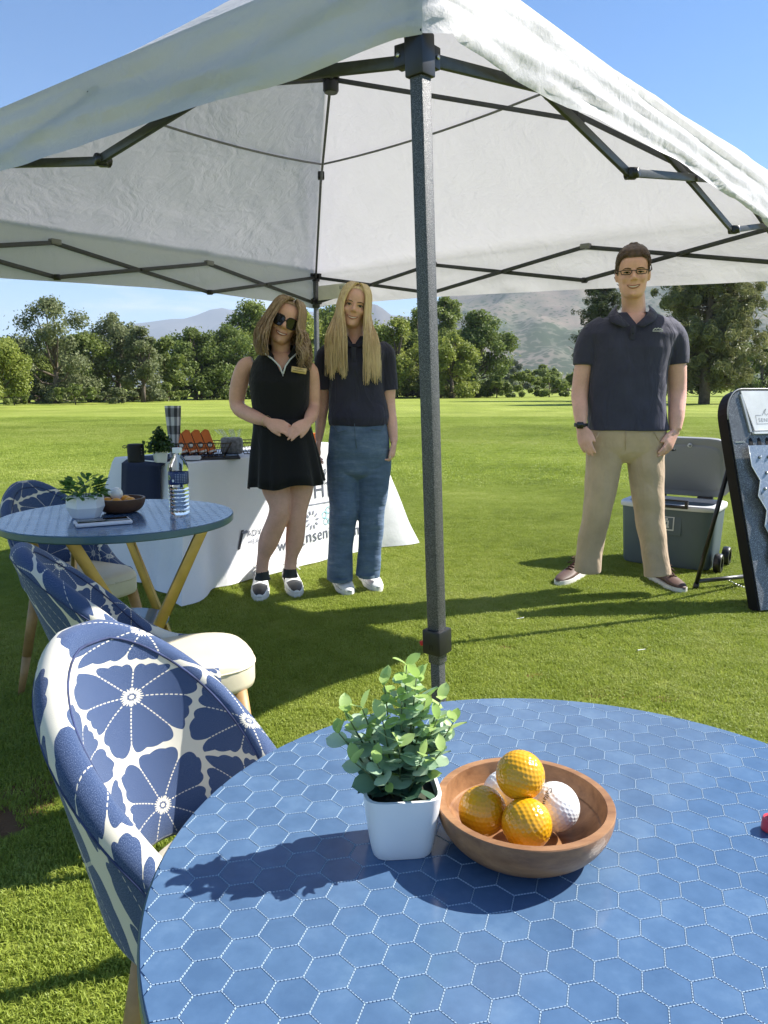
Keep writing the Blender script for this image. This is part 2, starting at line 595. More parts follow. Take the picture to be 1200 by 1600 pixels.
M_NEEDLE = leaf_material('pine_needles', (0.045, 0.065, 0.030), (0.14, 0.16, 0.068), 0.22)
M_NEEDLE2 = leaf_material('pine_needles_loose', (0.10, 0.115, 0.05), (0.28, 0.28, 0.125), 0.28)

def quads(C, Nn, size, g, aspect=0.62, tdir=None):
    """leaf-sized quads: centres, normals, sizes"""
    n = len(C)
    t0 = g.normal(size=(n, 3)) if tdir is None else tdir
    a = np.cross(Nn, t0); a /= np.linalg.norm(a, axis=1, keepdims=True) + 1e-9
    b = np.cross(Nn, a)
    s = size[:, None]
    P = np.stack([C - b * s, C + a * s * aspect, C + b * s, C - a * s * aspect], 1)
    return P.reshape(-1, 3)

def quad_mesh(name, P):
    n = len(P) // 4
    me = bpy.data.meshes.new(name)
    me.vertices.add(n * 4); me.vertices.foreach_set('co', P.astype(np.float32).ravel())
    me.loops.add(n * 4); me.loops.foreach_set('vertex_index', np.arange(n * 4, dtype=np.int32))
    me.polygons.add(n)
    me.polygons.foreach_set('loop_start', np.arange(0, n * 4, 4, dtype=np.int32))
    me.polygons.foreach_set('loop_total', np.full(n, 4, dtype=np.int32))
    me.update(calc_edges=True)
    return me

def broad_tree(px, Y, top_px, wid_px, kind, label, seed, leaves=6500, low=0.12, clumps=34, group='trees along the edge of the fairway', name='broadleaf_tree', leaf=None, cat='tree'):
    leaves = int(leaves * 2.15); low *= 0.45; clumps = int(clumps * 1.3)
    g = np.random.default_rng(seed)
    base = Vector(((px - 600) / 1200.0 * Y * 0.99, Y, 0))
    H = (605 - top_px) / 1200.0 * Y + CAM_H
    W = wid_px / 1200.0 * Y / 2
    root = empty(name, base, 0, label, cat, group)
    # crown: clumps set through an uneven volume
    cl = []
    for i in range(clumps):
        u = g.random()
        z = H * (low + (0.93 - low) * u ** 0.85)
        env = W * (0.55 + 0.55 * math.sin(math.pi * min(1, (z / H - low * .5) * 0.95 + 0.12))) * (1.0 if z < 0.7 * H else (1 - 0.75 * ((z / H - 0.7) / 0.3)))
        a = g.random() * 2 * math.pi
        rr = env * math.sqrt(g.random()) * 0.95
        r = (0.16 + 0.16 * g.random()) * min(W * 1.3, H * 0.55)
        cl.append((np.array([rr * math.cos(a), rr * math.sin(a), min(z, H - r * 0.7)]), r * (0.8 if z > .8 * H else 1)))
    cl.append((np.array([W * 0.08 * g.normal(), 0, H - W * 0.18]), W * 0.2))
    wts = np.array([c[1] ** 2 for c in cl]); wts /= wts.sum()
    ci = g.choice(len(cl), leaves, p=wts)
    d = g.normal(size=(leaves, 3)); d /= np.linalg.norm(d, axis=1, keepdims=True)
    rad = g.random(leaves) ** 0.45 * (1 + 0.35 * g.normal(size=leaves) * (g.random(leaves) < .25))
    C = np.array([cl[i][0] for i in ci]) + d * (np.array([cl[i][1] for i in ci]) * rad)[:, None] * np.array([1.0, 1.0, 0.82])
    C[:, 2] = np.maximum(C[:, 2], 0.1 + 0.3 * g.random(leaves))
    Nn = d * 0.6 + g.normal(size=(leaves, 3)) * 0.7 + np.array([0, 0, 0.45]); Nn /= np.linalg.norm(Nn, axis=1, keepdims=True)
    base_s = leaf if leaf else 0.00165 * Y
    size = base_s * (0.55 + 0.9 * g.random(leaves))
    me = quad_mesh('crown', quads(C, Nn, size, g))
    link_mesh('crown', me, root, LEAF[kind])
    tb = MB()
    lean = g.normal() * 0.04 * H
    tp = [(0, 0, -0.1), (lean * .2, 0, H * .15), (lean * .6, lean * .3, H * .4), (lean, lean * .4, H * .75)]
    tr = 0.028 * H
    tb.tube(tp, [tr * 1.3, tr, tr * .7, tr * .25], 8)
    for i in range(0, len(cl), 2):
        c, r = cl[i]
        if c[2] < H * .2: continue
        z0 = c[2] * 0.5
        s = Vector((lean * z0 / H, lean * .3 * z0 / H, z0))
        e = Vector(c)
        mid = (s + e) / 2 + Vector((0, 0, -0.06 * H))
        tb.tube([s, mid, e], [tr * .5, tr * .33, tr * .1], 5)
    tb.build('trunk', M_BARK, root)
    return root

def pine(px, Y, H, W, m, label, seed, bare=0.14, sprays=150, per=64):
    g = np.random.default_rng(seed)
    base = Vector(((px - 600) / 1200.0 * Y * 0.99, Y, 0))
    root = empty('pine_tree', base, 0, label, 'tree', 'pines at the right of the fairway')
    tb = MB()
    tr = 0.024 * H
    tb.tube([(0, 0, -0.1), (0, 0, H * .3), (0.05, 0, H * .65), (0.05, 0.02, H * .98)], [tr * 1.25, tr, tr * .6, tr * .1], 10)
    C = []; D = []
    for i in range(sprays):
        u = (i + g.random()) / sprays
        z = H * (bare + (0.98 - bare) * u)
        L = W * (1 - u) ** 0.6 * (0.45 + 0.6 * g.random()) * (0.55 + 0.45 * min(1, u * 5))
        a = g.random() * 2 * math.pi
        out = np.array([math.cos(a), math.sin(a), 0])
        rise = -0.10 + 0.45 * u + 0.15 * g.normal()
        p0 = np.array([0, 0, z]); pts = []
        for k in range(6):
            f = k / 5
            pts.append(p0 + out * L * f + np.array([0, 0, L * (rise * f + 0.22 * f * f - 0.1 * f)]) + g.normal(size=3) * 0.03 * L * f)
        tb.tube([Vector(q) for q in pts], [tr * .25 * (1 - .85 * k / 5) for k in range(6)], 5)
        nt = 5 + int(5 * g.random())
        for _ in range(nt):
            f = 0.35 + 0.65 * g.random()
            k = min(4, int(f * 5)); q = pts[k] + (pts[k + 1] - pts[k]) * (f * 5 - k)
            cc = q + g.normal(size=3) * np.array([.16, .16, .10]) * L
            nn = per // nt * 3
            dd = g.normal(size=(nn, 3)) + out * 0.5 + np.array([0, 0, .3]); dd /= np.linalg.norm(dd, axis=1, keepdims=True)
            rr = (0.20 + 0.16 * g.random()) * (W / 3.2)
            C.append(cc + dd * (rr * g.random(nn) ** .6)[:, None]); D.append(dd)
    C = np.concatenate(C); D = np.concatenate(D)
    n = len(C)
    Nn = np.cross(D, g.normal(size=(n, 3))); Nn /= np.linalg.norm(Nn, axis=1, keepdims=True) + 1e-9
    size = (0.085 + 0.06 * g.random(n)) * (W / 3.2) * 1.2
    me = quad_mesh('crown', quads(C, Nn, size, g, 0.20, np.cross(Nn, D)))
    link_mesh('crown', me, root, m)
    tb.build('trunk', M_BARK_PINE, root)
    return root

T = broad_tree
T(-12, 44, 512, 110, 'bright', 'yellow-green tree cut by the left edge of the photo', 1, 8000, 0.03)
T(88, 55, 466, 118, 'grey', 'tall pale tree with an airy top near the left edge', 2, 7500, 0.10, 24)
T(45, 57, 540, 110, 'mid', 'low dark tree filling the gap beside the yellow-green tree', 3, 6000, 0.03)
T(140, 60, 520, 100, 'mid', 'mid green tree right of the tall pale tree', 4, 6000, 0.05)
T(186, 62, 490, 110, 'grey', 'grey-green tree with a feathery double top', 5, 7000, 0.06)
T(224, 60, 512, 72, 'grey', 'slim grey-green tree with bare lower branches', 6, 4500, 0.15, 18)
T(262, 66, 528, 74, 'mid', 'small tree with leaning trunk before the dark grove', 7, 4500, 0.18, 18)
T(306, 72, 514, 96, 'dark', 'round dark green tree left of the woman in the black dress', 8, 6500, 0.06)
T(352, 74, 508, 104, 'dark', 'spreading dark tree just left of the woman in the black dress', 9, 6500, 0.10)
T(396, 78, 472, 104, 'mid', 'tall tree rising over the head of the woman in black', 27, 7500, 0.02, 50)
T(470, 80, 486, 130, 'bright', 'sunny green tree seen between the two women', 11, 8000, 0.03)
T(530, 84, 470, 120, 'mid', 'green tree behind the blonde woman', 12, 6500, 0.05)
T(618, 84, 496, 88, 'bright', 'light green tree right of the blonde woman', 13, 6500, 0.06)
T(655, 90, 484, 96, 'mid', 'green tree directly behind the near tent leg', 14, 6500, 0.08)
T(694, 94, 466, 84, 'mid', 'tallest tree just right of the near tent leg', 15, 6500, 0.10)
T(745, 88, 488, 104, 'dark', 'full dark green tree at the right end of the grove', 16, 8500, 0.05)
T(706, 82, 520, 84, 'bright', 'lighter round tree in front of the grove beside the tent leg', 17, 6500, 0.16)
for i, (px, Y, tp, w, kind, lab) in enumerate([
        (20, 72, 535, 120, 'grey', 'hazy tree of the back row near the left edge'),
        (112, 75, 525, 120, 'mid', 'back row tree between the tall pale tree and its neighbour'),
        (240, 80, 535, 130, 'mid', 'back row tree behind the slim grey-green tree'),
        (330, 92, 530, 130, 'dark', 'back row tree behind the dark grove left of the women'),
        (430, 98, 500, 130, 'mid', 'back row tree behind the woman in the black dress'),
        (505, 100, 492, 120, 'bright', 'back row tree between the heads of the two women'),
        (585, 100, 510, 120, 'mid', 'back row tree right of the blonde hair'),
        (660, 108, 505, 120, 'mid', 'back row tree behind the tent leg'),
        (730, 112, 530, 110, 'dark', 'back row tree behind the full dark green tree'),
        (1010, 120, 545, 130, 'mid', 'back row tree behind the head of the man'),
        (1150, 100, 535, 130, 'dark', 'back row tree behind the big loose pine')]):
    T(px, Y, tp, w, kind, lab, 140 + i, 4200, 0.0, 22)
SH = dict(group='bushes along the fairway', name='bush', cat='bush')
for i, (px, Y, tp, w, kind, lab) in enumerate([
        (776, 86, 590, 56, 'mid', 'low round bush at the foot of the dark tree'),
        (815, 88, 582, 78, 'mid', 'widest green bush left of the man'),
        (858, 92, 585, 64, 'mid', 'green bush close to the elbow of the man'),
        (893, 98, 583, 52, 'mid', 'bush half hidden behind the sleeve of the man'),
        (797, 130, 562, 56, 'sage', 'pale sage bush rising behind the green bushes'),
        (850, 140, 570, 70, 'mid', 'distant bush between the sage bush and the pine'),
        (22, 50, 606, 60, 'mid', 'shrub under the leftmost trees'),
        (118, 52, 600, 80, 'mid', 'shrub at the foot of the tall pale tree'),
        (180, 54, 606, 70, 'grey', 'grey-green shrub at the lawn edge'),
        (226, 62, 606, 46, 'dry', 'straw coloured tall grass clump by the lawn edge'),
        (645, 86, 603, 50, 'dry', 'straw coloured grass clump behind the blonde woman'),
        (560, 84, 596, 70, 'mid', 'shrub at the foot of the grove behind the blonde woman'),
        (60, 56, 596, 80, 'grey', 'grey brush in front of the yellow-green tree'),
        (262, 64, 598, 70, 'mid', 'low brush under the leaning small tree'),
        (316, 70, 594, 90, 'dark', 'dark brush under the round dark tree'),
        (372, 74, 596, 80, 'mid', 'brush just left of the elbow of the woman in black'),
        (620, 86, 598, 70, 'mid', 'brush right of the sleeve of the blonde woman'),
        (690, 84, 604, 80, 'dry', 'tawny grass at the foot of the grove by the tent leg'),
        (735, 90, 596, 60, 'mid', 'brush under the full dark green tree'),
        (1188, 95, 540, 90, 'dark', 'dark round tree behind the right edge pine'),
        (1040, 110, 575, 90, 'mid', 'bush glimpsed behind the man and the pine trunk')]):
    T(px, Y, tp, w, kind, lab, 40 + i, 3800, 0.0, 14, **SH)
pine(936, 66, 12.2, 3.6, M_NEEDLE, 'dark dense pine behind the right shoulder of the man', 71, 0.07, 170, 70)
pine(1100, 54, 13.0, 5.0, M_NEEDLE2, 'big loose pine with a thick pale trunk right of the man', 72, 0.10, 150, 110)
pine(1064, 64, 10.5, 3.2, M_NEEDLE, 'slender pine behind the big pine', 73, 0.13, 110, 60)
# far woods at the foot of the hillside: one mass
g = np.random.default_rng(90)
n = 18000
Yw = 230 + 420 * g.random(n)
Xw = (-0.05 + 0.75 * g.random(n)) * Yw
tree_id = np.floor(Xw / 9) * 7.13 + np.floor(Yw / 22) * 3.7
hh = (3.5 + 4.5 * np.abs(np.sin(tree_id * 12.9898)))
fx = (Xw / 9) % 1 - .5
Zw = hh * np.clip(1.15 - 1.3 * np.abs(fx), .2, 1) * g.random(n) ** .5
Nn = g.normal(size=(n, 3)); Nn /= np.linalg.norm(Nn, axis=1, keepdims=True)
o = link_mesh('woodland', quad_mesh('woodland', quads(np.stack([Xw, Yw, Zw], 1), Nn, 0.0022 * Yw * (0.6 + .8 * g.random(n)), g)), None, LEAF['grey'])
tag(o, 'distant woods at the foot of the rocky hillside', 'woods', kind='stuff')
# white marker post at the edge of the grove
mk = empty('marker_post', at_z(707, 619.5, 0.0), 0, 'small white marker post before the grove', 'post')
M_WPOST = mat('white_post', (0.75, 0.75, 0.72), 0.6)
MB().box((0, 0, 0.45), (0.24, 0.14, 0.9), None, 0.02).build('shaft', M_WPOST, mk, True, 30)
MB().box((0, 0, 0.93), (0.28, 0.18, 0.08), None, 0.02).build('cap', M_WPOST, mk, True, 30)

# ================================================================== AIR: even summer haze round the whole place
hz = MB()
hz.box((0, 0, 449.0), (19400, 19400, 902.0))
haze = link_mesh('haze', mesh_from('haze', hz.V, hz.F, False))
tag(haze, 'thin blue summer haze over the valley', 'haze', kind='stuff')
hm = bpy.data.materials.new('haze'); hm.use_nodes = True
ht = hm.node_tree; ht.nodes.clear()
ho = ht.nodes.new('ShaderNodeOutputMaterial'); hv = ht.nodes.new('ShaderNodeVolumePrincipled')
hv.inputs['Color'].default_value = (0.72, 0.84, 1.0, 1)
hv.inputs['Density'].default_value = 0.00013
hv.inputs['Anisotropy'].default_value = 0.0
ht.links.new(hv.outputs[0], ho.inputs['Volume'])
haze.data.materials.append(hm)
# ================================================================== CANOPY TENT
t = NT('canopy_fabric')
co = t.obj()
fine = t.noise(7.0, 8, 0.72, co)
t.b.inputs['Roughness'].default_value = 0.55
t.b.inputs['Specular IOR Level'].default_value = 0.35
t.b.inputs['Sheen Weight'].default_value = 0.15
cc = t.ramp(t.noise(1.5, 4, 0.6, co), [(0.3, (0.55, 0.535, 0.57)), (0.7, (0.62, 0.605, 0.635))])
t.l(cc, t.b.inputs['Base Color'])
# crumpled polyester: fine packing creases
nz = t.n('ShaderNodeTexNoise'); nz.inputs['Scale'].default_value = 2.2; nz.inputs['Detail'].default_value = 3; t.l(co, nz.inputs['Vector'])
wp = t.n('ShaderNodeMixRGB', blend_type='ADD'); wp.inputs[0].default_value = 0.55
t.l(co, wp.inputs[1]); t.l(nz.outputs['Color'], wp.inputs[2])
c1 = t.noise(11.0, 3, 0.5, wp.outputs[0]); c2 = t.noise(5.0, 2, 0.5, wp.outputs[0])
ridge = t.math('ABSOLUTE', t.math('SUBTRACT', c1, 0.5)); ridge2 = t.math('ABSOLUTE', t.math('SUBTRACT', c2, 0.5))
hgt = t.math('ADD', t.math('MULTIPLY', fine, 0.35), t.math('ADD', t.math('MULTIPLY', ridge, -0.55), t.math('MULTIPLY', ridge2, -0.8)))
bp = t.bump(hgt, 0.45, 0.03)
tr = t.n('ShaderNodeBsdfTranslucent'); tr.inputs['Color'].default_value = (0.76, 0.74, 0.78, 1)
t.l(bp.outputs['Normal'], tr.inputs['Normal'])
mx = t.n('ShaderNodeMixShader'); mx.inputs[0].default_value = 0.24
t.l(t.b.outputs[0], mx.inputs[1]); t.l(tr.outputs[0], mx.inputs[2]); t.l(mx.outputs[0], t.out.inputs['Surface'])
M_CANOPY = t.m

t = NT('hammered_grey_paint')
co = t.obj()
vo = t.n('ShaderNodeTexNoise'); vo.inputs['Scale'].default_value = 620.0; vo.inputs['Detail'].default_value = 3
t.l(co, vo.inputs['Vector'])
t.l(t.ramp(vo.outputs['Fac'], [(0.40, (0.035, 0.037, 0.04)), (0.52, (0.085, 0.087, 0.09)), (0.62, (0.19, 0.19, 0.195))]), t.b.inputs['Base Color'])
t.b.inputs['Metallic'].default_value = 0.25
t.b.inputs['Roughness'].default_value = 0.42
t.bump(vo.outputs['Fac'], 0.6, 0.002)
M_POLE = t.m
M_BAR = mat('dark_truss_paint', (0.055, 0.058, 0.06), 0.45, 0.3, 0.2, 30)
M_BLACKP = mat('black_plastic', (0.014, 0.014, 0.016), 0.38, 0, 0.2, 20)
M_STEEL = mat('steel_bolt', (0.6, 0.6, 0.6), 0.3, 1.0)
M_RED = mat('red_plastic', (0.55, 0.02, 0.03), 0.35)

tent = empty('canopy_tent', (-0.22, 3.78, 0), 0, 'large white pop-up canopy tent on dark grey legs over the lawn', 'tent')
TO = Vector((-0.22, 3.78, 0))
def tl(v): return Vector(v) - TO      # into the tent's own frame
pN, pD = Vector((0.066, 1.56, 0)), Vector((-0.523, 6.10, 0))
pR, pL = Vector((2.02, 3.93, 0)), Vector((-2.363, 3.341, 0))
PEAK = 3.10
hip_pow = {'N': 1.0, 'R': 0.76, 'D': 1.0, 'L': 1.15}
cor = {'N': pN, 'R': pR, 'D': pD, 'L': pL}
out_off = 0.028
def corner_xy(k):
    c = cor[k] - TO
    return c + c.normalized() * out_off
EAVE = {'N': 1.965, 'R': 2.005, 'D': 2.02, 'L': 1.945}
LO = {'N': 1.763, 'R': 1.755, 'D': 1.792, 'L': 1.700}
HI = {'N': 1.915, 'R': 1.945, 'D': 1.975, 'L': 1.875}
def hip(k, u):
    c = corner_xy(k)
    return Vector((c.x * (1 - u), c.y * (1 - u), EAVE[k] + (PEAK - EAVE[k]) * u ** hip_pow[k]))
def hem_z(side, s):
    if side == ('N', 'R'):
        return float(np.interp(s, [0, .02, .1, .23, .42, .73, .9, 1], [1.790, 1.797, 1.795, 1.812, 1.842, 1.834, 1.77, 1.70]))
    if side == ('N', 'L'):
        return float(np.interp(s, [0, .1, .9, 1], [1.788, 1.772, 1.772, 1.74]))
    if side == ('D', 'L'):
        return float(np.interp(s, [0, .06, .33, .5, .75, 1], [1.750, 1.763, 1.763, 1.740, 1.695, 1.68]))
    return float(np.interp(s, [0, .05, .34, .65, 1], [1.755, 1.771, 1.756, 1.721, 1.675]))
cv = MB()
NSg, NTg = 72, 40
for side in (('N', 'R'), ('N', 'L'), ('D', 'L'), ('D', 'R')):
    a, b = side
    rings = []
    A0, B0 = corner_xy(a), corner_xy(b)
    outw = ((A0 + B0) / 2).normalized()
    # valance rows from hem up to the eave, then the roof up to the peak
    rows = []
    NV = 12
    for i in range(NV):
        f = i / NV
        row = []
        for j in range(NSg + 1):
            s = j / NSg
            top = A0.lerp(B0, s) + Vector((0, 0, EAVE[a] + (EAVE[b] - EAVE[a]) * s))
            bow = 0.05 * math.sin(math.pi * s) * (1 if side != ('N', 'L') else 0.6)
            zh = hem_z(side, s)
            # gathers fanning out of the corners, long slack folds along the hem
            q = Vector((s * 9 + 3 * ord(a) + ord(b), f * 2.2 - s * 3.0 if s < .5 else f * 2.2 + s * 3.0, 0))
            w = mnoise.fractal(q, 1.0, 2.0, 4)
            gat = math.exp(-s / 0.10) + math.exp(-(1 - s) / 0.10)
            fold = 0.012 * w * (1 - f) ** .5 + 0.007 * gat * math.sin(26 * f + 5 * w)
            if side in (('N', 'R'), ('N', 'L')):
                # slack cloth billows into long ridges that run along the edge
                fold += 0.0075 * math.sin(2 * math.pi * (f * 2.3 + 1.3 * s + 0.5 * w)) * (1 - 0.4 * f) * min(1, 6 * s) * min(1, 6 * (1 - s))
            flare = 0.030 * (1 - f) if side in (('N', 'R'), ('N', 'L')) else 0.012 * (1 - f)
            z = zh + (top.z - zh) * f
            p = Vector((top.x, top.y, z)) + outw * (flare + fold - bow * 0.2)
            if s < 0.001 or s > 0.999:
                p = Vector((top.x, top.y, z)) * 1.0
                cdir = Vector((top.x, top.y, 0)).normalized()
                p += cdir * 0.004 * (1 - f)
            row.append(p)
        rows.append(row)
    for i in range(NTg + 1):
        u = (i / NTg) ** 1.0
        Ha, Hb = hip(a, u), hip(b, u)
        row = []
        for j in range(NSg + 1):
            s = j / NSg
            p = Ha.lerp(Hb, s)
            mid = 4 * s * (1 - s)
            sag = 0.07 * mid * (1 - u) * math.sin(math.pi * u) * min(1, u / 0.2)
            q = Vector((p.x * 1.6, p.y * 1.6, 3.1))
            w = mnoise.fractal(q * 1.3, 1.0, 2.0, 5) * 0.012
            # radial creases gathering towards the corners
            cr = 0
            for k, ss in ((a, s), (b, 1 - s)):
                dd = math.hypot(ss * 1.0, u * 0.9)
                cr += 0.011 * math.exp(-dd / 0.16) * math.sin(24 * math.atan2(u, ss + 1e-4))
            if u <= 0 or s in (0, 1): w = cr = 0
            p = p + Vector((0, 0, -sag + w + cr))
            row.append(p)
        rows.append(row)
    VV = [p for r in rows for p in r]
    n = NSg + 1
    FF = []
    for i in range(len(rows) - 1):
        for j in range(NSg):
            f4 = (i * n + j, i * n + j + 1, (i + 1) * n + j + 1, (i + 1) * n + j)
            FF.append(f4 if side in (('N', 'R'), ('D', 'L')) else f4[::-1])
    cv.add(VV, FF)
me = mesh_from('canopy', cv.V, cv.F, True)
bm = bmesh.new(); bm.from_mesh(me)
bmesh.ops.remove_doubles(bm, verts=bm.verts, dist=0.0015)
bm.to_mesh(me); bm.free()
me.polygons.foreach_set('use_smooth', [True] * len(me.polygons))
canopy = link_mesh('canopy', me, tent, M_CANOPY)
# hem tape along every edge (a sewn double strip) and the straps sewn to the far panels
M_TAPE = mat('hem_tape', (0.55, 0.56, 0.57), 0.7)
M_STRAP = mat('grey_strap', (0.20, 0.20, 0.21), 0.8)
for a, b in (('D', 'L'), ('D', 'R')):
    u = 0.47
    Ha, Hb = hip(a, u), hip(b, u)
    pts = []
    for j in range(13):
        s = j / 12
        p = Ha.lerp(Hb, s)
        pts.append(p + Vector((0, 0, -0.07 * 4 * s * (1 - s) * (1 - u) * math.sin(math.pi * u) - 0.02)))
    MB().tube(pts, 0.006, 6).build('strap', M_STRAP, canopy)
# sewn-in label near the far corner
lab = MB()
la = (pD.lerp(pR, 0.014)) - TO
lb = (pD.lerp(pR, 0.098)) - TO
nrm = Vector((-(lb - la).y, (lb - la).x, 0)).normalized()
if nrm.dot(Vector((0, -1, 0))) < 0: nrm = -nrm
off = nrm * 0.02
for (p, q, z0, z1, m, nm, o2) in ((0.0, 1.0, 1.805, 1.91, mat('label_cloth', (0.62, 0.60, 0.52), 0.8), 'care_label', 0.0), (0.80, 0.93, 1.87, 1.895, mat('label_print', (0.35, 0.34, 0.30), 0.8), 'label_print', 0.004)):
    A, B = la.lerp(lb, p), la.lerp(lb, q)
    bx = MB()
    e = nrm * (0.02 + o2)
    th = nrm * 0.002
    bx.add([A + e + Vector((0, 0, z0)), B + e + Vector((0, 0, z0)), B + e + Vector((0, 0, z1)), A + e + Vector((0, 0, z1)),
            A + e + th + Vector((0, 0, z0)), B + e + th + Vector((0, 0, z0)), B + e + th + Vector((0, 0, z1)), A + e + th + Vector((0, 0, z1))],
           [(0, 1, 2, 3), (7, 6, 5, 4), (0, 4, 5, 1), (1, 5, 6, 2), (2, 6, 7, 3), (3, 7, 4, 0)])
    bx.build(nm, m, canopy, False)

# ---- legs
def tent_leg(k, top, foot, full):
    top = Vector(top); foot = Vector(foot)
    d = (top - foot).normalized()
    def P(z): return foot + d * ((z - foot.z) / d.z)
    ang = math.atan2((pR - pN).y, (pR - pN).x)
    up = Vector((math.cos(ang), math.sin(ang), 0))
    leg = MB().bar(tl(P(0.56)), tl(P(HI[k] + 0.02)), 0.030, 0.030, up, 0.003).build('leg', M_POLE, tent, True, 30)
    MB().bar(tl(P(0.03)), tl(P(0.62)), 0.0235, 0.0235, up, 0.002).build('inner_tube', M_POLE, leg, True, 30)
    cl = MB().bar(tl(P(0.583)), tl(P(0.637)), 0.046, 0.046, up, 0.003).build('collar', M_BLACKP, leg, True, 30)
    foot_b = MB()
    foot_b.box(tl(foot + Vector((0, 0, 0.012))), (0.09, 0.09, 0.008), Matrix.Rotation(ang, 3, 'Z'), 0.002)
    foot_b.box(tl(foot + Vector((0, 0, 0.035))), (0.036, 0.036, 0.045), Matrix.Rotation(ang, 3, 'Z'), 0.002)
    foot_b.build('foot', M_BLACKP, leg, True, 30)
    u2 = Vector((-math.sin(ang), math.cos(ang), 0))
    c = P(0.60)
    if full:
        lv = MB()
        lv.bar(tl(c + u2 * 0.020 + Vector((0, 0, 0.006))), tl(c + u2 * 0.043 + Vector((0, 0, -0.006))), 0.012, 0.011, (0, 0, 1), 0.002)
        lv.build('release_lever', M_RED, leg, True, 30)
        MB().ball(tl(P(0.621) + u2 * 0.023 - up * 0.012), 0.0022, 6).build('pin', M_STEEL, leg)
        # arch-shaped mark moulded on the collar
        ar = MB()
        fc = P(0.600) - up * 0.0235
        for (a0, b0) in (((-.0035, -.006), (-.0035, .0035)), ((-.0035, .0035), (-.001, .006)), ((-.001, .006), (.001, .006)), ((.001, .006), (.0035, .0035)), ((.0035, .0035), (.0035, -.006))):
            ar.bar(tl(fc + u2 * a0[0] + Vector((0, 0, a0[1]))), tl(fc + u2 * b0[0] + Vector((0, 0, b0[1]))), 0.0014, 0.0014, (0, 0, 1))
        ar.build('moulded_mark', mat('mark_black', (0.004, 0.004, 0.004), 0.6), leg, False)
    # slider bracket and top bracket with cheeks for the truss bars
    for nm, zc, hh in (('slider_bracket', LO[k], 0.076), ('corner_bracket', HI[k] + 0.005, 0.06)):
        b = MB()
        b.bar(tl(P(zc - hh / 2)), tl(P(zc + hh / 2)), 0.042, 0.042, up, 0.003)
        p = P(zc + 0.006)
        for nb in [x for x in cor if x != k and (cor[x] - cor[k]).length < 3.6]:
            dirv = (cor[nb] - cor[k]).normalized()
            b.bar(tl(p + dirv * 0.018), tl(p + dirv * 0.050), 0.026, 0.040, (0, 0, 1), 0.002)
        bo = b.build(nm, M_BLACKP, leg, True, 30)
        if full:
            for nb in [x for x in cor if x != k and (cor[x] - cor[k]).length < 3.6]:
                dirv = (cor[nb] - cor[k]).normalized()
                sd = dirv.cross(Vector((0, 0, 1)))
                if sd.y > 0: sd = -sd
                q = p + dirv * 0.040 + sd * 0.0135
                MB().tube([tl(q), tl(q + sd * 0.0025)], 0.0042, 12).build('bolt', M_STEEL, leg)
    return leg
tent_leg('N', (0.060, 1.553, 1.93), (0.140, 1.612, 0.0), True)
tent_leg('D', pD + Vector((0, 0, 1.93)), pD, False)
tent_leg('R', pR + Vector((0, 0, 1.93)), pR + Vector((0.03, 0.02, 0)), False)
tent_leg('L', pL + Vector((0, 0, 1.93)), pL, False)
# ---- scissor trusses: three crossings along every side
for a, b in (('N', 'R'), ('N', 'L'), ('D', 'L'), ('D', 'R')):
    A, B = cor[a], cor[b]
    dv = (B - A).normalized()
    side = dv.cross(Vector((0, 0, 1)))
    st = [A + dv * 0.03, A.lerp(B, 1 / 3), A.lerp(B, 2 / 3), B - dv * 0.03]
    LL = [LO[a] + (LO[b] - LO[a]) * k / 3 for k in range(4)]; HH = [HI[a] + (HI[b] - HI[a]) * k / 3 for k in range(4)]
    for i in range(3):
        p, q = st[i], st[i + 1]
        for (z0, z1, o_) in ((LL[i], HH[i + 1], 0.008), (HH[i], LL[i + 1], -0.008)):
            MB().bar(tl(p + side * o_ + Vector((0, 0, z0))), tl(q + side * o_ + Vector((0, 0, z1))), 0.012, 0.023, (0, 0, 1), 0.002).build('truss_bar', M_BAR, tent, True, 30)
        mid = (p + q) / 2 + Vector((0, 0, (LL[i] + LL[i + 1] + HH[i] + HH[i + 1]) / 4))
        MB().tube([tl(mid - side * 0.018), tl(mid + side * 0.018)], 0.011, 12).build('pivot', M_BLACKP, tent)
    for i in (1, 2):
        lo, hi = LL[i], HH[i]
        j = MB()
        j.box(tl(st[i] + Vector((0, 0, lo))), (0.03, 0.03, 0.03), None, 0.004)
        j.tube([tl(st[i] + side * 0.02 + Vector((0, 0, lo))), tl(st[i] - side * 0.02 + Vector((0, 0, lo)))], 0.015, 10)
        j.build('lower_joint', M_BLACKP, tent)
        MB().bar(tl(st[i] - dv * 0.03 + Vector((0, 0, hi + .004))), tl(st[i] + dv * 0.03 + Vector((0, 0, hi + .004))), 0.036, 0.028, (0, 0, 1), 0.004).build('upper_joint', M_BAR if a == 'N' else mat('grey_joint', (0.2, 0.2, 0.2), 0.5), tent, True, 30)
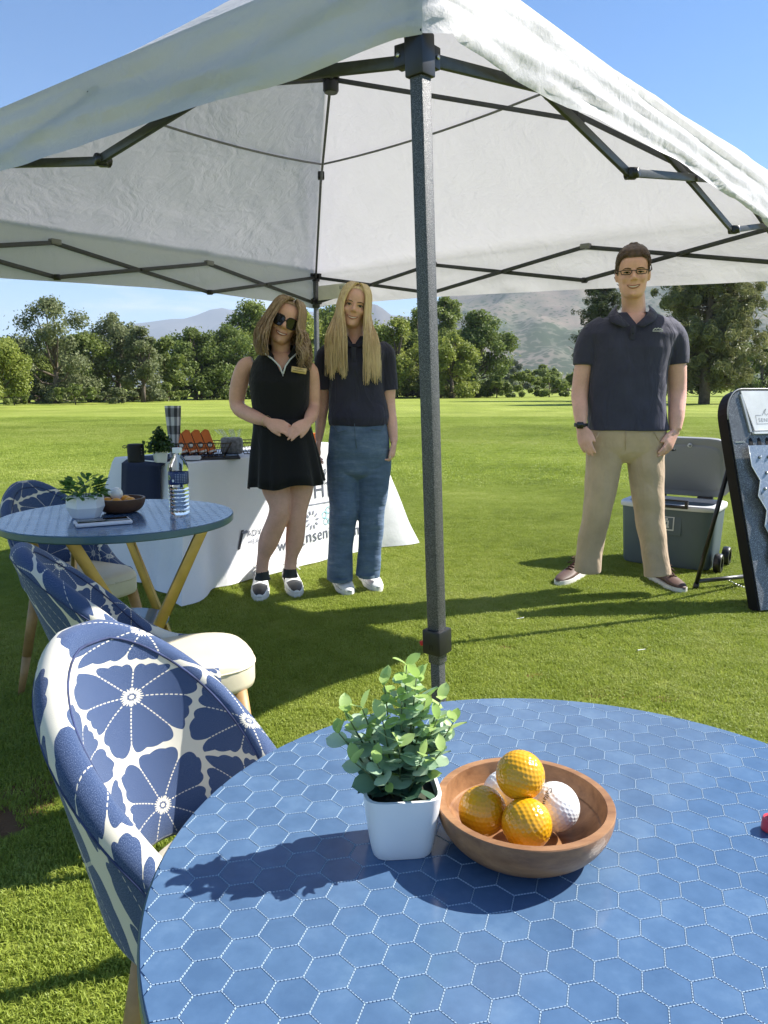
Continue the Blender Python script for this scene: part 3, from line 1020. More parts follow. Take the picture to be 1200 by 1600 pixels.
# ---- roof bars that run from every corner to the centre hub, and the centre mast
HUB = Vector((-0.243, 3.78, 2.535))
for k in 'NRDL':
    c = cor[k]
    dv = (Vector((HUB.x, HUB.y, 0)) - c).normalized()
    p0 = c + dv * 0.03 + Vector((0, 0, HI[k] + 0.01))
    pm = c.lerp(Vector((HUB.x, HUB.y, 0)), 0.50) + Vector((0, 0, 2.42))
    p1 = HUB - dv * 0.03
    rb = MB().bar(tl(p0), tl(pm), 0.014, 0.024, (0, 0, 1), 0.002).build('roof_bar', M_BAR, tent, True, 30)
    MB().bar(tl(pm + (p0 - pm).normalized() * 0.06 - Vector((0, 0, .012))), tl(p1), 0.012, 0.020, (0, 0, 1), 0.002).build('inner_roof_bar', M_BAR, rb, True, 30)
    MB().box(tl(pm), (0.04, 0.04, 0.045), Matrix.Rotation(math.atan2(dv.y, dv.x), 3, 'Z'), 0.005).build('hinge', M_BLACKP, rb, True, 30)
hb = MB().lathe([(0.0, -0.055), (0.030, -0.055), (0.036, -0.045), (0.036, -0.01), (0.028, 0.0), (0.040, 0.005), (0.040, 0.045), (0.0, 0.045)], tl(HUB), 20).build('hub', M_BLACKP, tent, True, 35)
MB().tube([tl(HUB), tl(Vector((HUB.x, HUB.y, 2.85))), tl(Vector((-0.22, 3.78, PEAK - 0.02)))], 0.012, 10).build('mast', M_BAR, hb)
# ================================================================== TABLES
t = NT('hex_tile_blue')
co = t.obj()
oi = t.n('ShaderNodeObjectInfo')
geo = t.n('ShaderNodeNewGeometry')
n1 = t.noise(38, 5, 0.65, geo.outputs['Position'])
f = t.math('ADD', t.math('MULTIPLY', n1, 0.75), t.math('MULTIPLY', oi.outputs['Random'], 0.22))
t.l(t.ramp(f, [(0.30, (0.060, 0.116, 0.212)), (0.55, (0.080, 0.148, 0.258)), (0.78, (0.118, 0.198, 0.312))]), t.b.inputs['Base Color'])
t.b.inputs['Roughness'].default_value = 0.30
t.l(t.math('ADD', t.math('MULTIPLY', t.noise(18, 4, 0.6, geo.outputs['Position']), 0.20), 0.06), t.b.inputs['Roughness'])
t.b.inputs['Specular IOR Level'].default_value = 0.5
t.bump(t.noise(60, 3, 0.5, geo.outputs['Position']), 0.06, 0.002)
M_TILE = t.m
M_JOINT = mat('tile_joint_blue', (0.09, 0.17, 0.31), 0.5)
M_STITCH = mat('white_stitch', (0.36, 0.48, 0.60), 0.55, var=0.05)
M_TEDGE = mat('table_edge_teal', (0.06, 0.125, 0.165), 0.28, 0.0, 0.1, 12)
M_GOLD = mat('brushed_gold', (0.46, 0.30, 0.085), 0.38, 0.75, 0.12, 20, rvar=0.15)
M_SHELF = mat('shelf_glass_blue', (0.17, 0.24, 0.31), 0.12)

def clip_circle(poly, cx, cy, rad, seg=96):
    out = poly
    for k in range(seg):
        a = 2 * math.pi * k / seg
        nx, ny = math.cos(a), math.sin(a)
        res = []
        for i in range(len(out)):
            p, q = out[i], out[(i + 1) % len(out)]
            dp = (p[0] - cx) * nx + (p[1] - cy) * ny - rad
            dq = (q[0] - cx) * nx + (q[1] - cy) * ny - rad
            if dp <= 0: res.append(p)
            if (dp < 0 < dq) or (dq < 0 < dp):
                s = dp / (dp - dq)
                res.append((p[0] + (q[0] - p[0]) * s, p[1] + (q[1] - p[1]) * s))
        out = res
        if len(out) < 3: return []
    return out

def round_table(name, centre, label, single, rot=0.0):
    TR, TH = 0.360, 0.745
    root = empty(name, (centre[0], centre[1], 0), 0, label, 'table', 'round blue topped tables')
    ctr = Vector((centre[0], centre[1], 0))
    top = MB().lathe([(0.0, TH - 0.024), (TR - 0.004, TH - 0.024), (TR, TH - 0.020), (TR, TH - 0.003), (TR - 0.0015, TH - 0.0012), (TR - 0.003, TH - 0.0009), (0.0, TH - 0.0009)], (0, 0, 0), 128).build('table_top', M_TEDGE, root, True, 30)
    MB().lathe([(0.0, TH - 0.0008), (TR - 0.002, TH - 0.0008), (TR - 0.002, TH - 0.0006), (0.0, TH - 0.0006)], (0, 0, 0), 96).build('joint_sheet', M_JOINT, top)
    side = 0.0186; pitch = side * math.sqrt(3)
    ea = R(13.0) + rot
    e1 = Vector((math.cos(ea + R(60)), math.sin(ea + R(60))))     # edge direction
    ax = Vector((math.cos(ea - R(30)), math.sin(ea - R(30))))     # perpendicular to that edge: centre-to-centre step
    ay = Vector((math.cos(ea + R(30)), math.sin(ea + R(30))))
    org = Vector((0.3316, 0.6972)) - Vector((0.165, 0.603)) + ax * pitch / 2 - e1 * side / 2
    tiles = []
    for i in range(-30, 31):
        for j in range(-30, 31):
            c = org + ax * pitch * i + ay * pitch * j
            if c.length > TR + side: continue
            vs = [c + Vector((math.cos(ea + R(60) * k), math.sin(ea + R(60) * k))) * side for k in range(6)]
            tiles.append((c, vs))
    view = Vector((0.0, 0.0)) - Vector((centre[0], centre[1]))
    stitches = MB(); seen = set()
    items = []
    for c, vs in tiles:
        ins = [(c.x + (v.x - c.x) * 0.968, c.y + (v.y - c.y) * 0.968) for v in vs]
        poly = clip_circle(ins, 0, 0, TR - 0.0025)
        if len(poly) >= 3: items.append((c, poly))
        for k in range(6):
            a, b = vs[k], vs[(k + 1) % 6]
            key = (round((a.x + b.x) * 500), round((a.y + b.y) * 500))
            if key in seen: continue
            seen.add(key)
            nd = 7
            d = (b - a).normalized(); nn = Vector((-d.y, d.x)) * 0.00048
            for s in range(nd):
                p = a.lerp(b, (s + 0.16) / nd); q = a.lerp(b, (s + 0.84) / nd)
                if max(p.length, q.length) > TR - 0.004: continue
                z0, z1 = TH - 0.0006, TH + 0.0003
                stitches.add([(p.x - nn.x, p.y - nn.y, z0), (q.x - nn.x, q.y - nn.y, z0), (q.x + nn.x, q.y + nn.y, z0), (p.x + nn.x, p.y + nn.y, z0),
                              (p.x - nn.x * .6, p.y - nn.y * .6, z1), (q.x - nn.x * .6, q.y - nn.y * .6, z1), (q.x + nn.x * .6, q.y + nn.y * .6, z1), (p.x + nn.x * .6, p.y + nn.y * .6, z1)],
                             [(4, 5, 6, 7), (0, 1, 5, 4), (2, 3, 7, 6)] if single else [(4, 5, 6, 7)])
    def prism(mb, poly):
        n = len(poly)
        cx = sum(p[0] for p in poly) / n; cy = sum(p[1] for p in poly) / n
        b = [(p[0], p[1], TH - 0.0007) for p in poly]
        m = [(p[0], p[1], TH - 0.00025) for p in poly]
        u = [(p[0] + (cx - p[0]) * 0.02, p[1] + (cy - p[1]) * 0.02, TH) for p in poly]
        F = [tuple(range(2 * n, 3 * n))]
        for k in range(n):
            k2 = (k + 1) % n
            F += [(k, k2, n + k2, n + k), (n + k, n + k2, 2 * n + k2, 2 * n + k)]
        mb.add(b + m + u, F)
    if single:
        def vis(c):
            w = Vector((c.x + centre[0], c.y + centre[1], TH))
            d = w - Vector((0, 0, CAM_H))
            zc = d.y * _c - d.z * _s
            if zc < 0.05: return 9
            x = 600 + 1200 * d.x / zc; y = 800 + 1200 * (-d.y * _s - d.z * _c) / zc
            out = max(0, -x, x - 1200, y - 1600)
            return out / 1000 + zc * 0.01
        items.sort(key=lambda it: vis(it[0]))
        for c, poly in items[:300]:
            mb = MB(); prism(mb, [(p[0] - c.x, p[1] - c.y) for p in poly])
            o = mb.build('tile', M_TILE, top, False)
            o.location = (c.x, c.y, 0)
        rest = items[300:]
    else:
        rest = items
    mb = MB()
    for c, poly in rest: prism(mb, poly)
    if rest: mb.build('tile_field', M_TILE, top, False, kind='stuff')
    stitches.build('stitching', M_STITCH, top, False, kind='stuff')
    # crossing flat gold bars: three X frames, a small round shelf between them
    for k, al in enumerate((-62, 58, 178)):
        a = R(al) + rot
        rad = Vector((math.cos(a), math.sin(a), 0)); tg = Vector((-math.sin(a), math.cos(a), 0))
        for sgn in (1, -1):
            p0 = rad * 0.20 + tg * 0.20 * sgn + Vector((0, 0, TH - 0.026))
            p1 = rad * 0.16 - tg * 0.17 * sgn + Vector((0, 0, 0.0))
            o_ = rad * (0.007 * sgn)
            MB().bar(p0 + o_, p1 + o_, 0.034, 0.012, rad, 0.0015).build('leg', M_GOLD, root, True, 30)
    MB().lathe([(0.0, 0.385), (0.137, 0.385), (0.140, 0.388), (0.140, 0.395), (0.137, 0.398), (0.0, 0.398)], (0, 0, 0), 64).build('shelf', M_SHELF, root, True, 30)
    return root
T1C = (0.165, 0.603)
T2C = (-0.850, 2.43)
round_table('round_table', T1C, 'round table in the foreground with a blue hexagon patterned top', True)
round_table('round_table', T2C, 'smaller looking round table at the left, glossy blue top on gold legs', False, R(8))

# ================================================================== CHAIRS
def flower_fabric(name):
    t = NT(name)
    uv = t.n('ShaderNodeUVMap').outputs['UV']
    mp = t.n('ShaderNodeVectorMath', operation='SCALE'); t.l(uv, mp.inputs[0]); mp.inputs['Scale'].default_value = 6.9
    v = mp.outputs['Vector']
    vo = t.n('ShaderNodeTexVoronoi', voronoi_dimensions='2D', feature='F1'); vo.inputs['Scale'].default_value = 1.0; vo.inputs['Randomness'].default_value = 0.42
    ve = t.n('ShaderNodeTexVoronoi', voronoi_dimensions='2D', feature='DISTANCE_TO_EDGE'); ve.inputs['Scale'].default_value = 1.0; ve.inputs['Randomness'].default_value = 0.42
    t.l(v, vo.inputs['Vector']); t.l(v, ve.inputs['Vector'])
    df = t.n('ShaderNodeVectorMath', operation='SUBTRACT'); t.l(v, df.inputs[0]); t.l(vo.outputs['Position'], df.inputs[1])
    sp = t.n('ShaderNodeSeparateXYZ'); t.l(df.outputs['Vector'], sp.inputs[0])
    r = vo.outputs['Distance']
    th = t.math('ARCTAN2', sp.outputs['Y'], sp.outputs['X'])
    cs = t.n('ShaderNodeSeparateColor'); t.l(vo.outputs['Color'], cs.inputs[0])
    a8 = t.math('ADD', t.math('MULTIPLY', th, 8 / (2 * math.pi)), t.math('MULTIPLY', cs.outputs[0], 3.0))
    fr = t.math('SUBTRACT', t.math('FRACT', t.math('ADD', a8, 20.0)), 0.5)
    ab = t.math('ABSOLUTE', fr)                       # 0 petal middle .. .5 petal border
    scal = t.math('MULTIPLY', t.math('ABSOLUTE', t.math('SINE', t.math('MULTIPLY', a8, 3 * math.pi))), 0.022)
    notch = t.math('MULTIPLY', t.math('POWER', t.math('MULTIPLY', ab, 2.0), 7.0), 0.13)
    rmax = t.math('ADD', t.math('SUBTRACT', 0.60, notch), scal)
    in1 = t.math('LESS_THAN', r, rmax)
    gap = t.math('ADD', t.math('SUBTRACT', 0.040, scal), t.math('MULTIPLY', notch, 0.55))
    in2 = t.math('GREATER_THAN', ve.outputs['Distance'], gap)
    petal = t.math('MULTIPLY', in1, in2)
    # dashed stitch lines between the petals
    ld = t.math('MULTIPLY', r, t.math('MULTIPLY', t.math('SUBTRACT', 0.5, ab), 0.785))
    line = t.math('LESS_THAN', ld, 0.0060)
    dash = t.math('LESS_THAN', t.math('FRACT', t.math('MULTIPLY', r, 26.0)), 0.62)
    line = t.math('MULTIPLY', line, dash)
    star = t.math('LESS_THAN', r, t.math('ADD', 0.082, t.math('MULTIPLY', t.math('SINE', t.math('MULTIPLY', th, 22.0)), 0.016)))
    core = t.math('LESS_THAN', r, t.math('ADD', 0.042, t.math('MULTIPLY', t.math('SINE', t.math('MULTIPLY', th, 22.0)), 0.008)))
    star = t.math('SUBTRACT', star, core)
    white = t.math('MINIMUM', t.math('ADD', line, star), 1.0)
    blue_f = t.math('MULTIPLY', petal, t.math('SUBTRACT', 1.0, white))
    spk = t.noise(170, 2, 0.6, v)
    blue = t.ramp(spk, [(0.40, (0.020, 0.042, 0.110)), (0.52, (0.038, 0.072, 0.170)), (0.66, (0.16, 0.21, 0.35))])
    wv = t.n('ShaderNodeTexWave', wave_type='BANDS'); wv.inputs['Scale'].default_value = 60; wv.inputs['Distortion'].default_value = 6
    t.l(v, wv.inputs['Vector'])
    cream = t.ramp(wv.outputs['Fac'], [(0.2, (0.60, 0.565, 0.47)), (0.8, (0.70, 0.665, 0.57))])
    t.l(t.mix(blue_f, cream, blue), t.b.inputs['Base Color'])
    t.b.inputs['Roughness'].default_value = 0.85
    t.b.inputs['Sheen Weight'].default_value = 0.25
    t.b.inputs['Specular IOR Level'].default_value = 0.2
    h = t.math('ADD', t.math('MULTIPLY', spk, 0.6), t.math('MULTIPLY', wv.outputs['Fac'], 0.3))
    t.bump(h, 0.35, 0.0015)
    return t.m
M_FLOWER = flower_fabric('blue_flower_fabric')
M_PIPING = mat('navy_piping', (0.03, 0.045, 0.12), 0.8, var=0.6, vscale=30)
M_SEAT = mat('cream_vinyl', (0.66, 0.59, 0.44), 0.5, 0, 0.05, 9, bump=(60, 0.08, 0.002))
M_WOOD = mat('light_oak', (0.42, 0.245, 0.095), 0.5, 0, 0.25, 14, bump=(60, 0.15, 0.002))

def make_chair(loc, face, label, seed):
    root = empty('dining_chair', (loc[0], loc[1], 0), face, label, 'chair', 'flower patterned dining chairs')
    # shell: wraps round the back and both sides; local +X is the front
    NP = 84
    RB, STR = 0.142, 0.160                      # back radius, straight run of the arms
    QA = RB * math.pi / 2; SM = QA + STR
    V = []; UV = []; rims = ([], [])
    for i in range(NP + 1):
        sv = -SM + 2 * SM * i / NP
        q = abs(sv) / SM
        zt = 0.787 - 0.318 * (0.5 - 0.5 * math.cos(math.pi * min(1.0, max(0.0, q - 0.04) / 0.96) ** 0.72))
        zb = 0.375 + 0.065 * math.exp(-(sv / 0.20) ** 2)
        th = 0.024
        if abs(sv) < QA:
            phi = sv / RB
            dirv = Vector((-math.cos(phi), math.sin(phi), 0)); base = Vector((0, 0, 0))
        else:
            dirv = Vector((0, math.copysign(1, sv), 0)); base = Vector((abs(sv) - QA, 0, 0))
        endr = 1 - 0.10 * max(0, q - 0.9) / 0.1
        def rad_at(z):
            f = max(0, min(1, (z - 0.40) / 0.40))
            return RB * (0.93 + 0.07 * f) + 0.121 * max(0, -dirv.x) * f + 0.012
        prof = []
        # inner face bottom->top, rounded rim, outer face top->bottom, rounded bottom
        nz = 9
        for k in range(nz):
            z = zb + 0.012 + (zt - zb - 0.036) * k / (nz - 1)
            prof.append((rad_at(z) - th, z))
        for k in range(1, 6):
            a = math.pi * k / 6
            prof.append((rad_at(zt - 0.024) - th * math.cos(a), zt - 0.024 + 0.024 * math.sin(a)))
        for k in range(nz):
            z = zt - 0.024 - (zt - zb - 0.036) * k / (nz - 1)
            prof.append((rad_at(z) + th, z))
        for k in range(1, 6):
            a = math.pi * k / 6
            prof.append((rad_at(zb + .012) + th * math.cos(a), zb + 0.012 - 0.014 * math.sin(a)))
        acc = 0.0; pv = None
        for kk, (rr, z) in enumerate(prof):
            p = base + dirv * rr + Vector((0, 0, z))
            # arm ends are drawn in and rounded off
            V.append(p)
            if pv is not None: acc += (p - pv).length
            pv = p
            UV.append((sv + seed * 0.37, acc + zb * 0.6 + seed * 0.21))
        rims[0].append(base + dirv * (rad_at(zt - .028) - th - 0.0005) + Vector((0, 0, zt - 0.026)))
        rims[1].append(base + dirv * (rad_at(zt - .028) + th + 0.0005) + Vector((0, 0, zt - 0.026)))
    n = len(prof)
    F = []
    for i in range(NP):
        for j in range(n):
            k = (j + 1) % n
            if k == 0:
                continue
            F.append((i * n + j, i * n + k, (i + 1) * n + k, (i + 1) * n + j))
        F.append((i * n + n - 1, i * n, (i + 1) * n, (i + 1) * n + n - 1))
    F.append(tuple(range(n - 1, -1, -1))); F.append(tuple(NP * n + j for j in range(n)))
    me = mesh_from('backrest', V, F, True, UV)
    bm = bmesh.new(); bm.from_mesh(me); bmesh.ops.recalc_face_normals(bm, faces=bm.faces); bm.to_mesh(me); bm.free()
    me.polygons.foreach_set('use_smooth', [True] * len(me.polygons))
    back = link_mesh('backrest', me, root, M_FLOWER)
    for r_ in rims:
        MB().tube(r_, 0.0020, 6).build('piping', M_PIPING, back)
    # seat cushion
    rings = []
    for (s, z) in ((0.90, 0.385), (0.985, 0.392), (1.0, 0.405), (1.0, 0.445), (0.985, 0.462), (0.93, 0.472), (0.75, 0.478), (0.4, 0.480), (0.0001, 0.481)):
        ring = []
        for j in range(48):
            a = 2 * math.pi * j / 48
            c, s2 = math.cos(a), math.sin(a)
            rr = 1.0 / (abs(c) ** 3.2 + abs(s2) ** 3.2) ** (1 / 3.2)
            wx = 0.190 * rr * c * s + 0.085; wy = 0.152 * rr * s2 * s * (1.0 - 0.10 * max(0, -c))
            ring.append(Vector((wx, wy, z)))
        rings.append(ring)
    st = MB(); st.rings(rings, True, False)
    seat = st.build('seat', M_SEAT, root, True)
    pts = [rings[3][j] * 1.0 + Vector((0, 0, 0.004)) for j in list(range(48)) + [0]]
    MB().tube(pts, 0.0028, 6).build('seat_seam', M_SEAT, seat)
    for (sx, sy) in ((1, 1), (1, -1), (-1, 1), (-1, -1)):
        x0 = 0.085 + 0.130 * sx; y0 = 0.115 * sy
        top = Vector((x0, y0, 0.39)); bot = Vector((x0 + 0.045 * sx, y0 + 0.065 * sy, 0.0))
        leg = MB().tube([top, top.lerp(bot, 0.62)], [0.021, 0.0165], 14).build('leg', M_WOOD, root)
        MB().tube([top.lerp(bot, 0.625), bot], [0.0160, 0.0115], 14).build('leg_tip', M_WOOD, leg)
    return root
make_chair((-0.234, 1.036), R(-25.3), 'nearest flower patterned chair, its sunlit cream and blue backrest by the foreground table', 0)
make_chair((-0.612, 1.87), R(24), 'shaded flower patterned chair in the middle with a sunlit cream seat', 1)
make_chair((-1.20, 2.86), R(-35), 'farthest flower patterned chair, behind the glossy blue table at the left edge', 2)
# ================================================================== THINGS ON THE FOREGROUND TABLE
TZ = 0.7453
def golf_ball_mesh(name, r=0.02135, sub=5, dimples=336, depth=0.00042, seed=0):
    bm = bmesh.new()
    bmesh.ops.create_icosphere(bm, subdivisions=sub, radius=1.0)
    co = np.array([v.co[:] for v in bm.verts])
    i = np.arange(dimples) + 0.5
    ph = np.arccos(1 - 2 * i / dimples); th = np.pi * (1 + 5 ** 0.5) * i
    D = np.stack([np.cos(th) * np.sin(ph), np.sin(th) * np.sin(ph), np.cos(ph)], 1)
    best = np.max(co @ D.T, axis=1)
    ang = np.arccos(np.clip(best, -1, 1))
    rad = 0.092
    dep = np.where(ang < rad, (1 - (ang / rad) ** 2), 0) * depth
    co = co * (r - dep)[:, None]
    for v, c in zip(bm.verts, co): v.co = c
    me = bpy.data.meshes.new(name); bm.to_mesh(me); bm.free()
    me.polygons.foreach_set('use_smooth', [True] * len(me.polygons))
    return me
M_BALLY = mat('yellow_ball', (0.72, 0.355, 0.010), 0.22, 0, 0.06, 40, coat=0.3)
M_BALLO = mat('orange_ball', (0.80, 0.33, 0.02), 0.3, 0, 0.06, 40, coat=0.3)
M_BALLW = mat('white_ball', (0.82, 0.82, 0.80), 0.25, 0, 0.03, 40, coat=0.3)
BALL = golf_ball_mesh('golf_ball', sub=6)
BALL_FAR = golf_ball_mesh('golf_ball', sub=4)
def golf_ball(p, m, label, group, rot=0.0, far=False):
    me = (BALL_FAR if far else BALL).copy()
    o = link_mesh('golf_ball', me, None, m)
    o.location = p; o.rotation_euler = (rot, rot * 1.7, rot * 0.6)
    return tag(o, label, 'golf ball', group)

def bowl(name, c, r, h, m_in, m_out, label, z0):
    root = empty(name, (c[0], c[1], z0), 0, label, 'bowl')
    th = 0.0075
    prof_o = []; prof_i = []
    for k in range(15):
        f = k / 14
        prof_o.append((r * (0.46 + 0.54 * math.sin(f * math.pi / 2) ** 0.85), h * (1 - math.cos(f * math.pi / 2)) ** 0.92))
    prof_i = [(max(0.0, rr - th * (1.0 if k else 1)), max(0.0065, z * 1.0 + (0.0035 if z < h * .5 else 0))) for k, (rr, z) in enumerate(prof_o)]
    b = MB(); b.lathe([(0.0, 0.0)] + prof_o, (0, 0, 0), 64); b.build('outer_wall', m_out, root, True, 40)
    inner = MB(); inner.lathe([(prof_o[-1][0], h)] + [(prof_o[-1][0] - 0.0006, h + 0.0010), (prof_i[-1][0] + 0.0004, h + 0.0010), (prof_i[-1][0], h + 0.0004)] + prof_i[::-1] + [(0.0, 0.0065)], (0, 0, 0), 64)
    inner.build('inner_wall', m_in, root, True, 40)
    return root
def wood(name, dark, light, sc, rough=0.42):
    t = NT(name)
    co = t.obj()
    mp = t.n('ShaderNodeMapping'); mp.inputs['Scale'].default_value = (sc * 0.25, sc, sc); mp.inputs['Rotation'].default_value = (0.2, 0.1, 0.5)
    t.l(co, mp.inputs['Vector'])
    n = t.noise(1.0, 6, 0.65, mp.outputs['Vector'])
    n2 = t.noise(3.7, 4, 0.7, mp.outputs['Vector'])
    f = t.math('ADD', t.math('MULTIPLY', n, .7), t.math('MULTIPLY', n2, .3))
    t.l(t.ramp(f, [(0.32, dark), (0.68, light)]), t.b.inputs['Base Color'])
    t.b.inputs['Roughness'].default_value = rough
    t.bump(n2, 0.12, 0.001)
    return t.m
M_BOWL = wood('acacia_wood', (0.15, 0.064, 0.027), (0.43, 0.225, 0.102), 42)
M_BOWL2 = wood('dark_walnut', (0.06, 0.028, 0.014), (0.14, 0.065, 0.03), 30)
BC = Vector((0.125, 0.634))
bowl('wooden_bowl', BC, 0.0785, 0.042, M_BOWL, M_BOWL, 'light brown wooden bowl of golf balls beside the foreground plant', TZ)
zb = TZ + 0.0065 + 0.0214
GB = 'golf balls in the foreground bowl'
def ballpos(px, py, Y): return at_y(px, py, Y)
golf_ball(at_y(754, 1267, 0.629), M_BALLY, 'yellow golf ball at the left of the foreground bowl', GB, 0.4)
golf_ball(at_y(823, 1287, 0.603), M_BALLY, 'yellow golf ball at the front of the foreground bowl', GB, 1.1)
golf_ball(at_y(813, 1211, 0.628), M_BALLY, 'yellow golf ball on top of the pile in the foreground bowl', GB, 2.2)
wb = golf_ball(at_y(868, 1260, 0.637), M_BALLW, 'white golf ball with printed name, right in the foreground bowl', GB, 0.0)
golf_ball(Vector((0.114, 0.669, TZ + 0.0285)), M_BALLW, 'white golf ball peeping out behind the yellow ones', GB, 0.9)
# printed name curving over the white ball
def text_mesh(body, size, spacing=1.0, align='LEFT', ext=0.0, shear=0.0):
    cu = bpy.data.curves.new('lettering', 'FONT')
    cu.body = body; cu.size = size; cu.align_x = align; cu.align_y = 'BOTTOM_BASELINE' if hasattr(cu, 'align_y') else 'TOP'
    cu.extrude = ext; cu.space_character = spacing; cu.shear = shear
    cu.resolution_u = 3
    o = bpy.data.objects.new('lettering', cu)
    COL.objects.link(o)
    dg = bpy.context.evaluated_depsgraph_get()
    me = bpy.data.meshes.new_from_object(o.evaluated_get(dg))
    bpy.data.objects.remove(o)
    return me
M_INK = mat('black_print', (0.02, 0.02, 0.022), 0.6)
me = text_mesh('Callaway', 0.0062, 1.05, 'CENTER', 0.0, 0.25)
bm = bmesh.new(); bm.from_mesh(me)
bmesh.ops.triangulate(bm, faces=bm.faces)
bmesh.ops.subdivide_edges(bm, edges=bm.edges, cuts=1)
bm.to_mesh(me); bm.free()
wbp = wb.location.copy()
tocam = (Vector((0, 0, CAM_H)) - wbp).normalized()
rightv = Vector((1, 0, 0)); upv = tocam.cross(rightv) * -1
if upv.z < 0: upv = -upv
ctr_dir = (tocam * 0.80 - rightv * 0.50 + upv * 0.36).normalized()
run = (rightv * -0.42 - upv * 0.9).normalized()
run = (run - ctr_dir * run.dot(ctr_dir)).normalized()
upr = ctr_dir.cross(run)
for v in me.vertices:
    a, b = v.co.x / 0.0214, v.co.y / 0.0214
    d = (ctr_dir + run * math.tan(max(-1.2, min(1.2, a))) + upr * math.tan(b)).normalized()
    v.co = d * 0.02150
me.update()
lt = link_mesh('printed_name', me, wb, M_INK)

# ---- plastic-leaf plant in a white square pot
M_POT = mat('white_glazed_pot', (0.80, 0.80, 0.80), 0.32, 0, 0.02, 10)
M_SOIL = mat('pot_filler', (0.03, 0.035, 0.02), 0.9)
def square_pot(root, w0, w1, h, m, p=5.0, n=48, th=0.003):
    def ring(w, z):
        r_ = []
        for j in range(n):
            a = 2 * math.pi * j / n
            c, s = math.cos(a), math.sin(a)
            rr = 1.0 / (abs(c) ** p + abs(s) ** p) ** (1 / p)
            r_.append(Vector((w / 2 * rr * c, w / 2 * rr * s, z)))
        return r_
    rings = [ring(w0 * .93, 0), ring(w0, 0.003)]
    for k in range(1, 7): rings.append(ring(w0 + (w1 - w0) * (k / 6) ** 0.75, 0.003 + (h - 0.003) * k / 6))
    rings += [ring(w1 - 2 * th, h), ring(w1 - 2 * th - .002, h - 0.012)]
    b = MB(); b.rings(rings, True, False); b.build('pot', m, root, True, 50)
    b = MB(); b.rings([ring(w1 - 2 * th - .001, h - 0.010), ring(0.001, h - 0.006)], True, False); b.build('soil', M_SOIL, root)
def leaf_mesh(name, L, W, curl, notch=0.0):
    V = []; F = []
    nx, ny = 5, 3
    for i in range(nx + 1):
        f = i / nx
        w = W * math.sin(math.pi * min(1, (f * 0.93 + 0.04))) ** 0.72 * (1 if f < .999 else 0.1)
        for j in range(ny):
            s = (j - 1)
            V.append((L * f, s * w / 2, -curl * L * f * f + 0.10 * W * abs(s)))
    for i in range(nx):
        for j in range(ny - 1):
            F.append((i * ny + j, (i + 1) * ny + j, (i + 1) * ny + j + 1, i * ny + j + 1))
    return mesh_from(name, V, F, True)
def plastic_leaf(name, a, b):
    t = NT(name)
    oi = t.n('ShaderNodeObjectInfo')
    co = t.obj()
    f = t.math('ADD', t.math('MULTIPLY', oi.outputs['Random'], 0.6), t.math('MULTIPLY', t.noise(60, 3, 0.6, co), 0.4))
    c = t.ramp(f, [(0.2, a), (0.8, b)])
    t.l(c, t.b.inputs['Base Color'])
    t.b.inputs['Roughness'].default_value = 0.42
    tr = t.n('ShaderNodeBsdfTranslucent'); t.l(c, tr.inputs['Color'])
    mx = t.n('ShaderNodeMixShader'); mx.inputs[0].default_value = 0.42
    t.l(t.b.outputs[0], mx.inputs[1]); t.l(tr.outputs[0], mx.inputs[2]); t.l(mx.outputs[0], t.out.inputs['Surface'])
    return t.m
ML_SAGE = plastic_leaf('leaf_sage_plastic', (0.28, 0.44, 0.27), (0.56, 0.69, 0.48))
ML_LIME = plastic_leaf('leaf_lime_plastic', (0.38, 0.55, 0.14), (0.55, 0.70, 0.26))
ML_DEEP = plastic_leaf('leaf_deep_plastic', (0.09, 0.19, 0.12), (0.20, 0.33, 0.20))
M_STEM = mat('green_stem', (0.10, 0.14, 0.05), 0.6)
plant = empty('potted_plant', (0.0145, 0.634, TZ), R(6), 'small pale green artificial plant in a white square pot on the foreground table', 'plant')
square_pot(plant, 0.053, 0.068, 0.058, M_POT)
LM = {}
for nm, m, L, W in (('s', ML_SAGE, 0.0185, 0.0155), ('l', ML_LIME, 0.0160, 0.0100), ('d', ML_DEEP, 0.0200, 0.0170)):
    me = leaf_mesh('leaf', L, W, 0.22); me.materials.append(m); LM[nm] = me
g = random.Random(21)
stems = []
sd = [(-.026, .004, .052, -38), (-.050, .0, .062, -20), (-.030, .012, .078, 0), (-.016, -.012, .080, 0), (-.012, .010, .102, 0), (0.0, -.006, .095, 0), (.006, .008, .122, 0), (.012, -.004, .115, 0), (.018, .010, .104, 0), (.028, -.010, .078, 0), (.034, .004, .088, 0), (.044, .002, .066, 0), (-.038, -.012, .040, 0), (.030, -.016, .050, 0), (.042, .012, .048, 0), (-.004, -.020, .060, 0), (.014, -.022, .050, 0), (-.022, -.022, .046, 0), (-.044, .006, .078, 0), (.020, .0, .090, 0)]
count = 0
